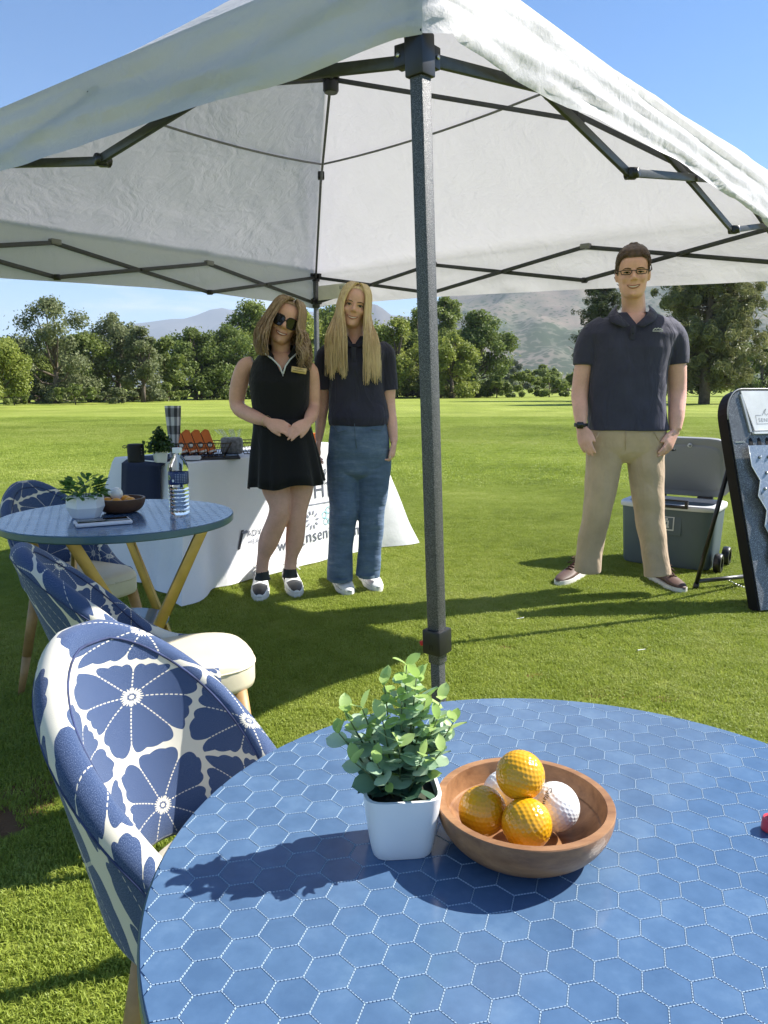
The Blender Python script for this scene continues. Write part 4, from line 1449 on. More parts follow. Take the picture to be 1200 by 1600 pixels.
for (dx, dy, h, _) in sd:
    b0 = Vector((dx * 0.35, dy * 0.5, 0.050)); b1 = Vector((dx * 0.75, dy, 0.052 + h * 0.55)); b2 = Vector((dx * 1.08, dy * 1.3, 0.050 + h * 0.93))
    MB().tube([b0, b1, b2], [0.0011, 0.0009, 0.0005], 5).build('stem', M_STEM, plant)
    nl = max(5, int(h / 0.0105))
    for k in range(nl):
        f = 0.10 + 0.90 * k / (nl - 1)
        p = b0.lerp(b1, f * 2) if f < .5 else b1.lerp(b2, f * 2 - 1)
        az = g.random() * 6.28
        for s in (0, 1):
            if count >= 296: break
            tip = f > 0.84
            kind = 'l' if tip or g.random() < 0.14 else ('d' if f < 0.40 and g.random() < 0.75 else 's')
            o = link_mesh('leaf', LM[kind], plant)
            a = az + math.pi * s + g.uniform(-.4, .4)
            el = g.uniform(0.0, 0.75) + (0.6 if f > .93 else 0)
            o.location = p
            o.rotation_euler = Matrix.Rotation(a, 3, 'Z').to_euler()
            mt = Matrix.Rotation(a, 4, 'Z') @ Matrix.Rotation(-el, 4, 'Y') @ Matrix.Rotation(g.uniform(-.6, .6), 4, 'X')
            sc = g.uniform(0.82, 1.25)
            o.rotation_euler = mt.to_euler(); o.scale = (sc, sc, sc)
            count += 1
# ---- small red thing at the right edge of the table
rd = at_z(1206, 1297, TZ)
rt = empty('red_tee_marker', rd, R(20), 'small red plastic marker cut by the right edge on the foreground table', 'marker')
M_REDP = mat('red_soft_plastic', (0.62, 0.045, 0.07), 0.4)
b = MB(); b.lathe([(0.0, 0.0), (0.0085, 0.0), (0.0095, 0.001), (0.0090, 0.010), (0.0080, 0.0125), (0.0, 0.013)], (0, 0, 0), 24); b.build('base', M_REDP, rt, True, 40)
MB().lathe([(0.0045, 0.012), (0.0040, 0.0165), (0.0028, 0.0185), (0.0, 0.0188)], (0, 0, 0), 20).build('knob', M_REDP, rt, True, 40)

# ================================================================== THINGS ON THE FAR ROUND TABLE
TF = 0.7453
p2 = at_z(126, 812, TF)
pl2 = empty('potted_plant', p2 + Vector((0, 0.045, 0)), 0, 'leafy green plant in a faceted white pot on the glossy blue table', 'plant')
b = MB()
rings = []
for (w, z) in ((0.040, 0), (0.043, 0.003), (0.058, 0.034), (0.055, 0.070), (0.050, 0.070), (0.048, 0.058)):
    rings.append([Vector((w * math.cos(R(60 * k + 25)), w * math.sin(R(60 * k + 25)), z)) for k in range(6)])
b.rings(rings, True, True); b.build('pot', M_POT, pl2, False)
ML_G1 = plastic_leaf('leaf_green_plastic', (0.055, 0.145, 0.030), (0.17, 0.32, 0.085))
lm2 = leaf_mesh('leaf', 0.026, 0.016, 0.30); lm2.materials.append(ML_G1)
g = random.Random(5)
for k in range(150):
    a = g.random() * 6.28; u = g.random()
    el = 0.15 + 1.2 * u
    rr = 0.045 * math.sqrt(g.random()) + 0.012
    o = link_mesh('leaf', lm2, pl2)
    o.location = (rr * math.cos(a), rr * math.sin(a), 0.066 + 0.080 * u * (1 - 0.5 * rr / .06))
    o.rotation_euler = (Matrix.Rotation(a + g.uniform(-.7, .7), 4, 'Z') @ Matrix.Rotation(-el * 0.6 + g.uniform(-.3, .3), 4, 'Y') @ Matrix.Rotation(g.uniform(-.6, .6), 4, 'X')).to_euler()
    s = g.uniform(.8, 1.2); o.scale = (s, s, s)
for k in range(8):
    a = g.random() * 6.28
    MB().tube([(0.01 * math.cos(a), 0.01 * math.sin(a), 0.055), (0.035 * math.cos(a), 0.035 * math.sin(a), 0.10)], 0.0012, 5).build('stem', M_STEM, pl2)
b2 = at_z(177, 806, TF) + Vector((0, 0.075, 0))
bowl('wooden_bowl', b2, 0.078, 0.047, M_BOWL2, M_BOWL2, 'dark brown wooden bowl of golf balls on the glossy blue table', TF)
G2 = 'golf balls in the dark bowl'
for (dx, dy, dz, m, lab) in ((-.040, -.012, .030, M_BALLO, 'orange golf ball at the left in the dark bowl'), (-.004, -.030, .030, M_BALLO, 'orange golf ball in the middle of the dark bowl'), (.034, -.008, .030, M_BALLO, 'orange golf ball at the right in the dark bowl'), (-.016, .008, .060, M_BALLW, 'white golf ball crowning the pile in the dark bowl'), (.004, .036, .030, M_BALLO, 'orange golf ball at the back of the dark bowl')):
    golf_ball(b2 + Vector((dx, dy, TF * 0 + dz)), m, lab, G2, dx * 50, True)
# phone
ph = empty('phone', at_z(161, 819, TF), R(28), 'pale cased phone lying face up on the glossy blue table', 'phone')
M_CASE = mat('pale_phone_case', (0.72, 0.68, 0.68), 0.4)
M_SCREEN = mat('phone_screen', (0.012, 0.012, 0.015), 0.06)
MB().box((0, 0, 0.0065), (0.160, 0.080, 0.012), None, 0.0052).build('case', M_CASE, ph, True, 40)
MB().box((0, 0, 0.0128), (0.146, 0.067, 0.0012), None, 0.0004).build('screen', M_SCREEN, ph, True, 40)
MB().box((-0.0795, -0.012, 0.0065), (0.002, 0.016, 0.005), None, 0.0008).build('charging_port', M_BLACKP, ph)
# water bottle
bp_ = at_z(277, 806, TF) + Vector((0, 0.032, 0))
bt = empty('water_bottle', bp_, R(20), 'clear plastic water bottle with a navy label on the glossy blue table', 'bottle')
t = NT('bottle_water')
t.b.inputs['Base Color'].default_value = (0.95, 0.97, 1.0, 1); t.b.inputs['Roughness'].default_value = 0.03
t.b.inputs['Transmission Weight'].default_value = 1.0; t.b.inputs['IOR'].default_value = 1.22
t.bump(t.noise(55, 3, 0.6, t.obj()), 0.25, 0.003)
M_PET = t.m
prof = [(0.0, 0.0), (0.024, 0.0), (0.0315, 0.006)]
z = 0.010
while z < 0.090:
    prof += [(0.0325, z), (0.0325, z + 0.006), (0.0303, z + 0.009)]; z += 0.0125
prof += [(0.0318, 0.098), (0.0318, 0.140), (0.0325, 0.143), (0.0322, 0.150), (0.029, 0.164), (0.021, 0.180), (0.0135, 0.190), (0.0125, 0.196), (0.0125, 0.203), (0.0, 0.203)]
MB().lathe(prof, (0, 0, 0), 40).build('body', M_PET, bt, True, 60)
cp = MB(); cp.lathe([(0.0, 0.198), (0.0152, 0.198), (0.0152, 0.213), (0.0145, 0.2145), (0.0, 0.2145)], (0, 0, 0), 32)
cp.build('cap', mat('white_cap', (0.82, 0.82, 0.82), 0.4), bt, True, 40)
M_LABEL = mat('navy_label', (0.012, 0.03, 0.13), 0.35)
lb = MB(); lb.lathe([(0.0321, 0.099), (0.0324, 0.0995), (0.0324, 0.1385), (0.0321, 0.139)], (0, 0, 0), 48); lbo = lb.build('label', M_LABEL, bt, True, 50)
M_LW = mat('label_white', (0.75, 0.78, 0.8), 0.4); M_LG = mat('label_green', (0.45, 0.6, 0.1), 0.4); M_LT = mat('label_pale_text', (0.30, 0.36, 0.5), 0.4)
def on_label(poly, m, nm):
    V = [Vector((0.03265 * math.sin(a), -0.03265 * math.cos(a), z)) for a, z in poly]
    b = MB(); b.add(V, [tuple(range(len(V)))]); b.build(nm, m, lbo, False)
def lrect(a0, a1, z0, z1):
    return [(a0, z0), ((a0 + a1) / 2, z0), (a1, z0), (a1, z1), ((a0 + a1) / 2, z1), (a0, z1)]
on_label([(-1.15 + 0.22 * math.cos(k * math.pi / 8), 0.121 + 0.0075 * math.sin(k * math.pi / 8)) for k in range(16)], M_LG, 'emblem')
on_label([(-0.62 + 0.12 * math.cos(k * math.pi / 8), 0.112 + 0.0045 * math.sin(k * math.pi / 8)) for k in range(16)], M_LW, 'emblem')
for k in range(6):
    on_label(lrect(-0.40, 0.18, 0.106 + k * 0.005, 0.1078 + k * 0.005), M_LT, 'print_line')
    on_label(lrect(0.26, 0.85, 0.106 + k * 0.005, 0.1078 + k * 0.005), M_LT, 'print_line')
for z0 in (0.0997, 0.1368):
    on_label(lrect(-1.4, 0.0, z0, z0 + 0.001), M_LW, 'print_line'); on_label(lrect(0.0, 1.4, z0, z0 + 0.001), M_LW, 'print_line')
# ================================================================== DISPLAY TABLE WITH PRINTED CLOTH
ZT = 0.735
DV = Vector((0.62, 0.785, 0)).normalized()        # along the long front side, going away
DE = Vector((-DV.y, DV.x, 0))                     # from the front side to the back side
Q0 = Vector((-1.10, 4.20, 0))                     # front corner nearest the camera
LEN, DEP = 1.72, 0.66
def tq(a, e, z): return Q0 + DV * a + DE * e + Vector((0, 0, z))
dt = empty('display_table', Q0 + DV * LEN / 2 + DE * DEP / 2, 0, 'long folding table hidden under a white printed cloth behind the two women', 'table')
DO = dt.location.copy()
M_TBL = mat('folding_table_plastic', (0.6, 0.6, 0.58), 0.5)
M_TLEG = mat('folding_table_steel', (0.2, 0.2, 0.21), 0.4, 0.6)
MB().add([tq(a, e, z) - DO for z in (ZT - 0.05, ZT - 0.004) for a, e in ((.02, .02), (LEN - .02, .02), (LEN - .02, DEP - .02), (.02, DEP - .02))],
         [(0, 3, 2, 1), (4, 5, 6, 7), (0, 1, 5, 4), (1, 2, 6, 5), (2, 3, 7, 6), (3, 0, 4, 7)]).build('table_top', M_TBL, dt, False)
for a in (0.16, LEN - 0.16):
    for e in (0.1, DEP - 0.1):
        MB().tube([tq(a, e, 0) - DO, tq(a, e, ZT - 0.05) - DO], 0.014, 10).build('leg', M_TLEG, dt)
# cloth: closed skirt round the table with folds, flaring towards the ground
M_CLOTH = mat('white_tablecloth', (0.80, 0.80, 0.82), 0.8, 0, 0.02, 6, bump=(9, 0.35, 0.012), sheen=0.2)
rim = []
def seg(a0, e0, a1, e1, n, corner=False):
    for k in range(n): rim.append((a0 + (a1 - a0) * k / n, e0 + (e1 - e0) * k / n))
seg(0, 0, LEN, 0, 90); seg(LEN, 0, LEN, DEP, 36); seg(LEN, DEP, 0, DEP, 90); seg(0, DEP, 0, 0, 36)
NR = len(rim)
V = []; F = []
rows = 22
def outdir(i):
    a, e = rim[i]
    da = 0; de = 0
    if a < 1e-6: da = -1
    if a > LEN - 1e-6: da = 1
    if e < 1e-6: de = -1
    if e > DEP - 1e-6: de = 1
    # widen round the corners so the cloth falls in a cone there
    for ca, ce, sa, se in ((0, 0, -1, -1), (LEN, 0, 1, -1), (LEN, DEP, 1, 1), (0, DEP, -1, 1)):
        d = math.hypot(a - ca, e - ce)
        if d < 0.22:
            w = (1 - d / 0.22) ** 1.5
            da += sa * w * (1 if da == 0 else 0.25); de += se * w * (1 if de == 0 else 0.25)
    return Vector((da, de))
for r_ in range(rows + 1):
    f = r_ / rows
    for i in range(NR):
        a, e = rim[i]
        od = outdir(i)
        if f == 0:
            V.append(tq(a, e, ZT)); continue
        z = ZT - (ZT - 0.012) * f
        fl = 0.006 + 0.05 * f ** 1.3
        # corner cones and soft vertical folds
        cn = 0
        for ca, ce in ((0, 0), (LEN, 0), (LEN, DEP), (0, DEP)):
            d = math.hypot(a - ca, e - ce)
            cn = max(cn, math.exp(-(d / 0.10) ** 2))
        long_side = e < 1e-6 or e > DEP - 1e-6
        s_ = i * 0.0195
        amp = (0.014 if long_side else 0.030) * f ** 1.2
        if e < 1e-6: amp *= 0.35 + 1.6 * math.exp(-((a - 0.08) / 0.16) ** 2)
        w = math.sin(s_ * 22 + 2.0 * math.sin(s_ * 5)) * amp + mnoise.noise(Vector((s_ * 2.2, f * 2.5, 4.2))) * 0.02 * f
        p = Vector((a, e)) + od * (fl + w) + od * cn * 0.11 * f ** 1.1
        if a > LEN - 0.25 and e < 0.02: p.x += 0.0
        V.append(tq(p.x, p.y, z))
for r_ in range(rows):
    for i in range(NR):
        k = (i + 1) % NR
        F.append((r_ * NR + i, (r_ + 1) * NR + i, (r_ + 1) * NR + k, r_ * NR + k))
F.append(tuple(range(NR)))
cl = link_mesh('tablecloth', mesh_from('tablecloth', [Vector(v) - DO for v in V], F, True), None, M_CLOTH)
cl.location = DO
tag(cl, 'white tablecloth with grey printed lettering, draped to the grass', 'tablecloth')
bm = bmesh.new(); bm.from_mesh(cl.data); bmesh.ops.recalc_face_normals(bm, faces=bm.faces)
for e in bm.edges:
    if len(e.link_faces) == 2 and e.calc_face_angle(0) > R(60): e.smooth = False
bm.to_mesh(cl.data); bm.free()
# --- print on the front face, laid along the cloth's own slope
M_PRINT = mat('grey_print', (0.10, 0.11, 0.145), 0.8)
M_PRINT2 = mat('dark_print', (0.05, 0.05, 0.06), 0.8)
M_TEAL = mat('teal_print', (0.25, 0.52, 0.58), 0.8)
M_RULE = mat('rule_print', (0.25, 0.26, 0.32), 0.8)
def front(a, z, off=0.0105):
    f = (ZT - z) / (ZT - 0.012)
    fl = 0.006 + 0.05 * f ** 1.3
    s_ = (a / LEN * 90) * 0.0195
    amp = 0.014 * f ** 1.2 * (0.35 + 1.6 * math.exp(-((a - 0.08) / 0.16) ** 2))
    w = math.sin(s_ * 22 + 2.0 * math.sin(s_ * 5)) * amp + mnoise.noise(Vector((s_ * 2.2, f * 2.5, 4.2))) * 0.02 * f
    return tq(a, -(fl + w) - off * 0.35, z)
def print_mesh(me, a0, z0, m, name='lettering', sub=True, tri=True):
    bm = bmesh.new(); bm.from_mesh(me)
    bmesh.ops.triangulate(bm, faces=bm.faces)
    if sub: bmesh.ops.subdivide_edges(bm, edges=[e for e in bm.edges if e.calc_length() > 0.02], cuts=1)
    for v in bm.verts: v.co = front(a0 + v.co.x, z0 + v.co.y) - DO
    bmesh.ops.recalc_face_normals(bm, faces=bm.faces)
    bm.to_mesh(me); bm.free()
    return link_mesh(name, me, cl, m)
def side_of(px, py):
    """where a sighting meets the front of the cloth: distance along it and height"""
    r = _ray(px, py); o = Vector((0, 0, CAM_H))
    n = Vector((DE.x, DE.y, 0)); tt = n.dot(Q0 - DE * 0.035 - o) / n.dot(r)
    p = o + r * tt
    return (p - Q0).dot(DV), p.z
a, z = side_of(371, 839); print_mesh(text_mesh('ADVANCED', 0.052, 1.15), a + 0.075, z - 0.01, M_PRINT)
print_mesh(text_mesh('HEALTH', 0.040, 1.25), a + 0.078, z - 0.055, M_RULE)
lg = MB(); lg.add([(0, -0.055, 0), (0.022, -0.055, 0), (0.062, 0.055, 0), (0.040, 0.055, 0)], [(0, 1, 2, 3)])
print_mesh(mesh_from('lettering', lg.V, lg.F, False), a - 0.01, z - 0.02, M_PRINT2, 'logo')
lg = MB(); lg.add([(0.045, 0.045, 0), (0.09, 0.05, 0), (0.105, 0.035, 0), (0.06, 0.03, 0)], [(0, 1, 2, 3)])
print_mesh(mesh_from('lettering', lg.V, lg.F, False), a - 0.015, z - 0.02, M_RULE, 'logo')
a, z = side_of(492, 779)
me = text_mesh('HEA', 0.155, 1.22); print_mesh(me, a, z, M_PRINT)
me = text_mesh('R', 0.155, 1.2); print_mesh(me, a - 0.155, z - 0.004, M_PRINT)
a1, z1 = side_of(456, 843 - 34)
rl = MB(); rl.add([(0, 0, 0), (0.62, 0, 0), (0.62, 0.008, 0), (0, 0.008, 0)], [(0, 1, 2, 3)])
m_ = mesh_from('lettering', [(k * 0.05, y, 0) for y in (0, 0.007) for k in range(13)], [(k, k + 1, 14 + k, 13 + k) for k in range(12)], False)
aa, zz = side_of(480, 788); print_mesh(m_, aa - 0.14, zz - 0.012, M_RULE, 'rule', False)
a, z = side_of(505, 757)
# script flourish above the block capitals
cu_pts = []
sc_ = MB()
def script(path, w=0.006):
    for i in range(len(path) - 1):
        p, q = Vector((*path[i], 0)), Vector((*path[i + 1], 0))
        d = (q - p).normalized(); n = Vector((-d.y, d.x, 0)) * w / 2
        sc_.add([p - n, q - n, q + n, p + n], [(0, 1, 2, 3)])
def loop_l(x, h=0.10): return [(x, 0.0), (x + .025, .03), (x + .05, h * .8), (x + .045, h), (x + .033, h * .9), (x + .028, .03), (x + .038, .0), (x + .055, .01)]
def loop_o(x): return [(x, .01), (x + .012, .035), (x + .035, .04), (x + .045, .02), (x + .03, .0), (x + .012, .005), (x + .012, .03), (x + .05, .045), (x + .07, .035)]
script([(-0.10, -.05), (-.085, .03), (-.07, .04), (-.05, .0), (-.03, .04), (-.012, .0), (.0, .0)])
script(loop_l(0.0)); script(loop_l(0.055)); script(loop_o(0.11))
print_mesh(mesh_from('lettering', sc_.V, sc_.F, False), a, z, M_PRINT, 'script_lettering', False)
# small ring of dashes and teal knot
a, z = side_of(488, 812)
rg = MB()
for k in range(10):
    an = 2 * math.pi * k / 10
    d = Vector((math.cos(an), math.sin(an), 0)); n = Vector((-d.y, d.x, 0)) * 0.006
    rg.add([d * 0.035 - n, d * 0.062 - n, d * 0.062 + n, d * 0.035 + n], [(0, 1, 2, 3)])
print_mesh(mesh_from('lettering', rg.V, rg.F, False), a, z, M_RULE, 'emblem', False)
a, z = side_of(514, 806)
rg = MB()
for k in range(5):
    an = 2 * math.pi * k / 5 + 0.3
    cx, cy = 0.04 * math.cos(an), 0.04 * math.sin(an)
    ring = [(cx + r_ * math.cos(j * math.pi / 8), cy + r_ * math.sin(j * math.pi / 8), 0) for r_ in (0.018, 0.024) for j in range(16)]
    rg.add(ring, [(j, (j + 1) % 16, 16 + (j + 1) % 16, 16 + j) for j in range(16)])
print_mesh(mesh_from('lettering', rg.V, rg.F, False), a, z, M_TEAL, 'emblem', False)
a, z = side_of(477, 847)
me = text_mesh('nseniorh', 0.115, 1.05); print_mesh(me, a, z - 0.004, M_PRINT)
w_ = 'www.'
a, z = side_of(431, 859); print_mesh(text_mesh('www.', 0.105, 1.05), a, z - 0.01, M_PRINT)
a, z = side_of(551, 836); print_mesh(text_mesh('m', 0.115, 1.0), a, z, M_PRINT)

# navy runner over the near end
M_NAVY = mat('navy_runner', (0.008, 0.014, 0.045), 0.85, bump=(30, 0.2, 0.004))
rn = []
for k in range(15):
    f = k / 14
    if f < 0.45: rn.append((0.46 - 0.46 * f / 0.45, ZT + 0.004, 0))
    else:
        g_ = (f - 0.45) / 0.55
        rn.append((-0.020 - 0.03 * g_, ZT + 0.004 - 0.34 * g_, g_))
RV = []
for (a, z, g_) in rn:
    for e in (0.16, 0.26, 0.36, 0.46, 0.535):
        RV.append(tq(a - 0.012 * math.sin(e * 30) * g_ - (0.012 if g_ > 0 else 0), e, z) )
RF = [(i * 5 + j, (i + 1) * 5 + j, (i + 1) * 5 + j + 1, i * 5 + j + 1) for i in range(14) for j in range(4)]
rn_o = link_mesh('table_runner', mesh_from('table_runner', RV, RF, True), None, M_NAVY)
sol = rn_o.modifiers.new('thick', 'SOLIDIFY'); sol.thickness = 0.003
tag(rn_o, 'dark navy runner hanging over the near end of the white cloth', 'runner')

# ---- things standing on the display table
ZC = ZT + 0.008
def spot(px, py, z=ZC): return at_z(px, py, z)
# black speaker with strap
sp = empty('speaker', spot(213, 722), R(10), 'black cylindrical portable speaker on the navy runner', 'speaker')
M_MESHB = mat('black_speaker_mesh', (0.010, 0.010, 0.012), 0.7, bump=(400, 0.4, 0.002))
MB().lathe([(0.0, 0), (0.040, 0), (0.044, 0.004), (0.045, 0.012), (0.045, 0.088), (0.043, 0.097), (0.038, 0.100), (0.0, 0.098)], (0, 0, 0), 32).build('body', M_MESHB, sp, True, 50)
st = MB(); st.tube([(-0.044, 0, 0.088), (-0.062, 0, 0.092), (-0.070, 0, 0.084), (-0.060, 0, 0.078), (-0.044, 0, 0.082)], 0.005, 8, 0.5); st.build('strap', M_BLACKP, sp)
for k, z in enumerate((0.045, 0.060, 0.075)):
    MB().ball((0.034, -0.030, z), (0.004, 0.003, 0.004), 6).build('button', mat('button_grey', (0.12, 0.12, 0.12), 0.5), sp)
# small dense plant
p3 = empty('potted_plant', spot(251, 722), R(30), 'little dark green plant in a white cube pot on the display table', 'plant')
square_pot(p3, 0.060, 0.074, 0.062, M_POT)
g = np.random.default_rng(4)
n = 900
C = g.normal(size=(n, 3)) * np.array([.028, .028, .035]) + np.array([0, 0, 0.105])
C[:, 2] = np.clip(C[:, 2], 0.06, 0.19)
C[:, :2] *= np.clip((0.21 - C[:, 2]) / 0.10, 0.25, 1.2)[:, None]
Nn = g.normal(size=(n, 3)); Nn /= np.linalg.norm(Nn, axis=1, keepdims=True)
o = link_mesh('foliage', quad_mesh('foliage', quads(C, Nn, 0.008 + 0.006 * g.random(n), g)), p3, plastic_leaf('leaf_dark_plastic', (0.03, 0.07, 0.02), (0.10, 0.17, 0.05))); o['kind'] = 'stuff'
# tall chequered paper bag
t = NT('grey_check_paper')
uvn = t.n('ShaderNodeUVMap').outputs['UV']
sx = t.n('ShaderNodeSeparateXYZ'); t.l(uvn, sx.inputs[0])
ca = t.math('GREATER_THAN', t.math('FRACT', t.math('MULTIPLY', sx.outputs['X'], 2.0)), 0.5)
cb = t.math('GREATER_THAN', t.math('FRACT', t.math('MULTIPLY', sx.outputs['Y'], 3.4)), 0.5)
s = t.math('MULTIPLY', t.math('ADD', ca, cb), 0.5)
t.l(t.ramp(s, [(0.1, (0.62, 0.62, 0.64)), (0.5, (0.22, 0.22, 0.24)), (0.9, (0.035, 0.035, 0.04))]), t.b.inputs['Base Color'])
t.b.inputs['Roughness'].default_value = 0.7
M_CHECK = t.m
bgp = spot(263, 716)
bg = empty('paper_bag', bgp + Vector((0.02, 0.07, 0)), R(-12), 'tall narrow bag in grey and white checks behind the little plant', 'bag')
V = []; UVb = []; F = []
rws = [(0.024, 0.018, 0.0), (0.026, 0.02, 0.07), (0.031, 0.022, 0.16), (0.038, 0.024, 0.26), (0.041, 0.022, 0.300)]
for (wx, wy, z) in rws:
    for k, (a_, b_) in enumerate(((-1, -1), (0, -1.25), (1, -1), (1, 1), (0, 0.8), (-1, 1))):
        V.append((wx * a_, wy * b_, z)); UVb.append((k / 2.0, z / 0.345 * 1.0 + 0.05))
for i in range(len(rws) - 1):
    for k in range(6):
        F.append((i * 6 + k, i * 6 + (k + 1) % 6, (i + 1) * 6 + (k + 1) % 6, (i + 1) * 6 + k))
F.append((5, 4, 3, 2, 1, 0))
link_mesh('bag_body', mesh_from('bag_body', V, F, False, UVb), bg, M_CHECK)
F2 = [(0, 1, 2, 3, 4, 5)]
link_mesh('bag_lining', mesh_from('bag_lining', [(v[0] * .96, v[1] * .96, 0.292) for v in V[-6:]], F2, False), bg, mat('bag_inside', (0.10, 0.10, 0.11), 0.8))
# wire basket, its ball cartons, more wire baskets
M_WIRE = mat('bronze_wire', (0.10, 0.075, 0.05), 0.45, 0.7)
M_ORANGE = mat('orange_carton', (0.72, 0.17, 0.025), 0.5, var=0.08)
M_CARTB = mat('dark_carton_side', (0.035, 0.03, 0.035), 0.5)
def wire_basket(label, c, rz, w, d, h):
    root = empty('wire_basket', c, rz, label, 'basket', 'wire baskets on the display table')
    def rect(s, z): return [Vector((x * w / 2 * s, y * d / 2 * s, z)) for x, y in ((-1, -1), (1, -1), (1, 1), (-1, 1))]
    for nm, s, z in (('rim_wire', 1.0, h), ('base_wire', 0.78, 0.004)):
        r_ = rect(s, z)
        b = MB()
        for k in range(4): b.tube([r_[k], r_[(k + 1) % 4]], 0.003, 6)
        b.build(nm, M_WIRE, root)
    b = MB(); r0, r1 = rect(0.78, 0.004), rect(1.0, h)
    for k in range(4):
        nn = 12 if k % 2 == 0 else 7
        for j in range(nn + 1):
            b.tube([r0[k].lerp(r0[(k + 1) % 4], j / nn), r1[k].lerp(r1[(k + 1) % 4], j / nn)], 0.0016, 5)
        for f in (0.35, 0.68):
            b.tube([r0[k].lerp(r1[k], f), r0[(k + 1) % 4].lerp(r1[(k + 1) % 4], f)], 0.0016, 5)
    for j in range(1, 9): b.tube([r0[0].lerp(r0[1], j / 9), r0[3].lerp(r0[2], j / 9)], 0.0016, 5)
    b.build('wire_mesh', M_WIRE, root)
    return root
bk = spot(336, 716) + DE * 0.16 + DV * 0.02
brz = math.atan2(DV.y, DV.x) - R(38)
wire_basket('wire basket holding orange golf ball cartons on the display table', bk, brz, 0.36, 0.24, 0.085)
wire_basket('low wire basket half hidden behind the woman in black', bk + Vector((0.33, 0.26, 0)), brz, 0.30, 0.24, 0.075)
M_WINDOW = mat('carton_window', (0.02, 0.02, 0.025), 0.2)
for k in range(4):
    pc = bk + Vector((-0.085 + 0.052 * k, -0.035 + 0.020 * k, 0.006))
    lab = ('first orange carton from the left in the wire basket', 'second orange carton from the left in the wire basket', 'third orange carton from the left in the wire basket', 'rightmost orange carton in the wire basket')[k]
    ct = empty('ball_carton', pc, brz + R(14), lab, 'carton', 'orange golf ball cartons')
    Mt = Matrix.Rotation(R(-16), 3, 'Y').to_3x3() @ Matrix.Rotation(R(-16), 3, 'X').to_3x3()
    def tr_(v): return Mt @ Vector(v)
    w_, d_, h_ = 0.050, 0.050, 0.135
    b = MB(); b.box(tr_((0, 0, h_ / 2 + .012)), (w_, d_, h_), Mt, 0.001); b.build('carton', M_ORANGE, ct, False)
    b = MB(); b.box(tr_((-w_ / 2 - .0008, 0, h_ / 2 + .012)), (0.0012, d_ * .96, h_ * .97), Mt); b.build('dark_side', M_CARTB, ct, False)
    fl = MB(); fl.add([tr_((-w_ / 2, -d_ / 2 - .001, h_ + .012)), tr_((w_ / 2, -d_ / 2 - .001, h_ + .012)), tr_((0.004, -d_ / 2 - .001, h_ + .024)), tr_((-w_ / 2, -d_ / 2 + .003, h_ + .012)), tr_((w_ / 2, -d_ / 2 + .003, h_ + .012)), tr_((0.004, -d_ / 2 + .003, h_ + .024))], [(0, 1, 2), (5, 4, 3), (0, 3, 4, 1), (1, 4, 5, 2), (2, 5, 3, 0)])
    fl.build('flap', M_ORANGE, ct, False)
    wn_ = MB(); wn_.tube([tr_((0, -d_ / 2 + .001, 0.062)), tr_((0, -d_ / 2 - .0015, 0.062))], 0.0175, 20); wn_.build('window', M_WINDOW, ct, True, 40)
    MB().ball(tr_((0, -d_ / 2 + .006, 0.060)), 0.0148, 8).build('ball', M_BALLW, ct)
    wl = MB(); wl.box(tr_((0, -d_ / 2 - .0008, 0.021)), (w_ * .9, 0.0012, 0.012), Mt); wl.build('white_print', mat('carton_white', (0.75, 0.74, 0.72), 0.5), ct, False)
# grey wrapped bundle in clear film and papers beside the basket
bd = empty('wrapped_bundle', bk + Vector((0.175, 0.075, 0.004)), brz, 'grey speckled bundle in clear wrap right of the orange cartons', 'bundle')
M_GREYB = mat('grey_speckle', (0.20, 0.20, 0.21), 0.7, 0, 0.5, 60)
b = MB(); b.box((0, 0, 0.055), (0.13, 0.09, 0.10), None, 0.018); b.build('bundle', M_GREYB, bd, True, 50)
t = NT('clear_film'); t.b.inputs['Base Color'].default_value = (0.9, 0.9, 0.92, 1); t.b.inputs['Roughness'].default_value = 0.15; t.b.inputs['Alpha'].default_value = 0.28
t.bump(t.noise(40, 4, 0.6, t.obj()), 0.8, 0.01)
M_FILM = t.m
b = MB()
for k in range(7):
    a_ = k * 0.9
    b.add([(0.05 * math.cos(a_), 0.04 * math.sin(a_), 0.10), (0.05 * math.cos(a_ + .7), 0.04 * math.sin(a_ + .7), 0.105), (0.085 * math.cos(a_ + .6) - .02, 0.06 * math.sin(a_ + .6), 0.155), (0.07 * math.cos(a_ + .1) - .02, 0.05 * math.sin(a_ + .1), 0.15)], [(0, 1, 2, 3)])
b.build('film_wrap', M_FILM, bd, True)
br = empty('brochure_stack', spot(292, 719) + Vector((0, 0.05, 0)), brz - R(8), 'white brochures lying in front of the wire basket', 'brochures')
for k in range(3):
    MB().box((0.010 * k, 0.004 * k, 0.003 + 0.0055 * k), (0.13 - 0.02 * k, 0.09, 0.0045), Matrix.Rotation(R(5 * k), 3, 'Z')).build('brochure', mat('brochure_white', (0.7, 0.71, 0.72), 0.5), br, False)
tr0 = empty('dark_tray', bk + Vector((0.0, -0.02, -0.0075)), brz, 'flat dark tray under the wire basket', 'tray')
b = MB(); b.box((0, 0, 0.004), (0.46, 0.30, 0.005), None, 0.001); b.build('tray_base', M_CARTB, tr0, False)
b = MB()
for s in (-1, 1):
    b.box((0.228 * s, 0, 0.009), (0.006, 0.30, 0.006)); b.box((0, 0.148 * s, 0.009), (0.450, 0.004, 0.006))
b.build('tray_lip', M_CARTB, tr0, False)
st = empty('wire_stand', bk + Vector((-0.17, 0.16, 0)), brz, 'small bent wire stand between the bag and the wire basket', 'stand')
MB().tube([(0, 0, 0), (0, 0, 0.11), (0.06, 0.0, 0.115), (0.065, 0, 0.06), (0.02, 0, 0.055)], 0.004, 8).build('wire', M_WIRE, st)
MB().box((0.02, 0, 0.003), (0.07, 0.05, 0.006), None, 0.001).build('foot_plate', M_WIRE, st)
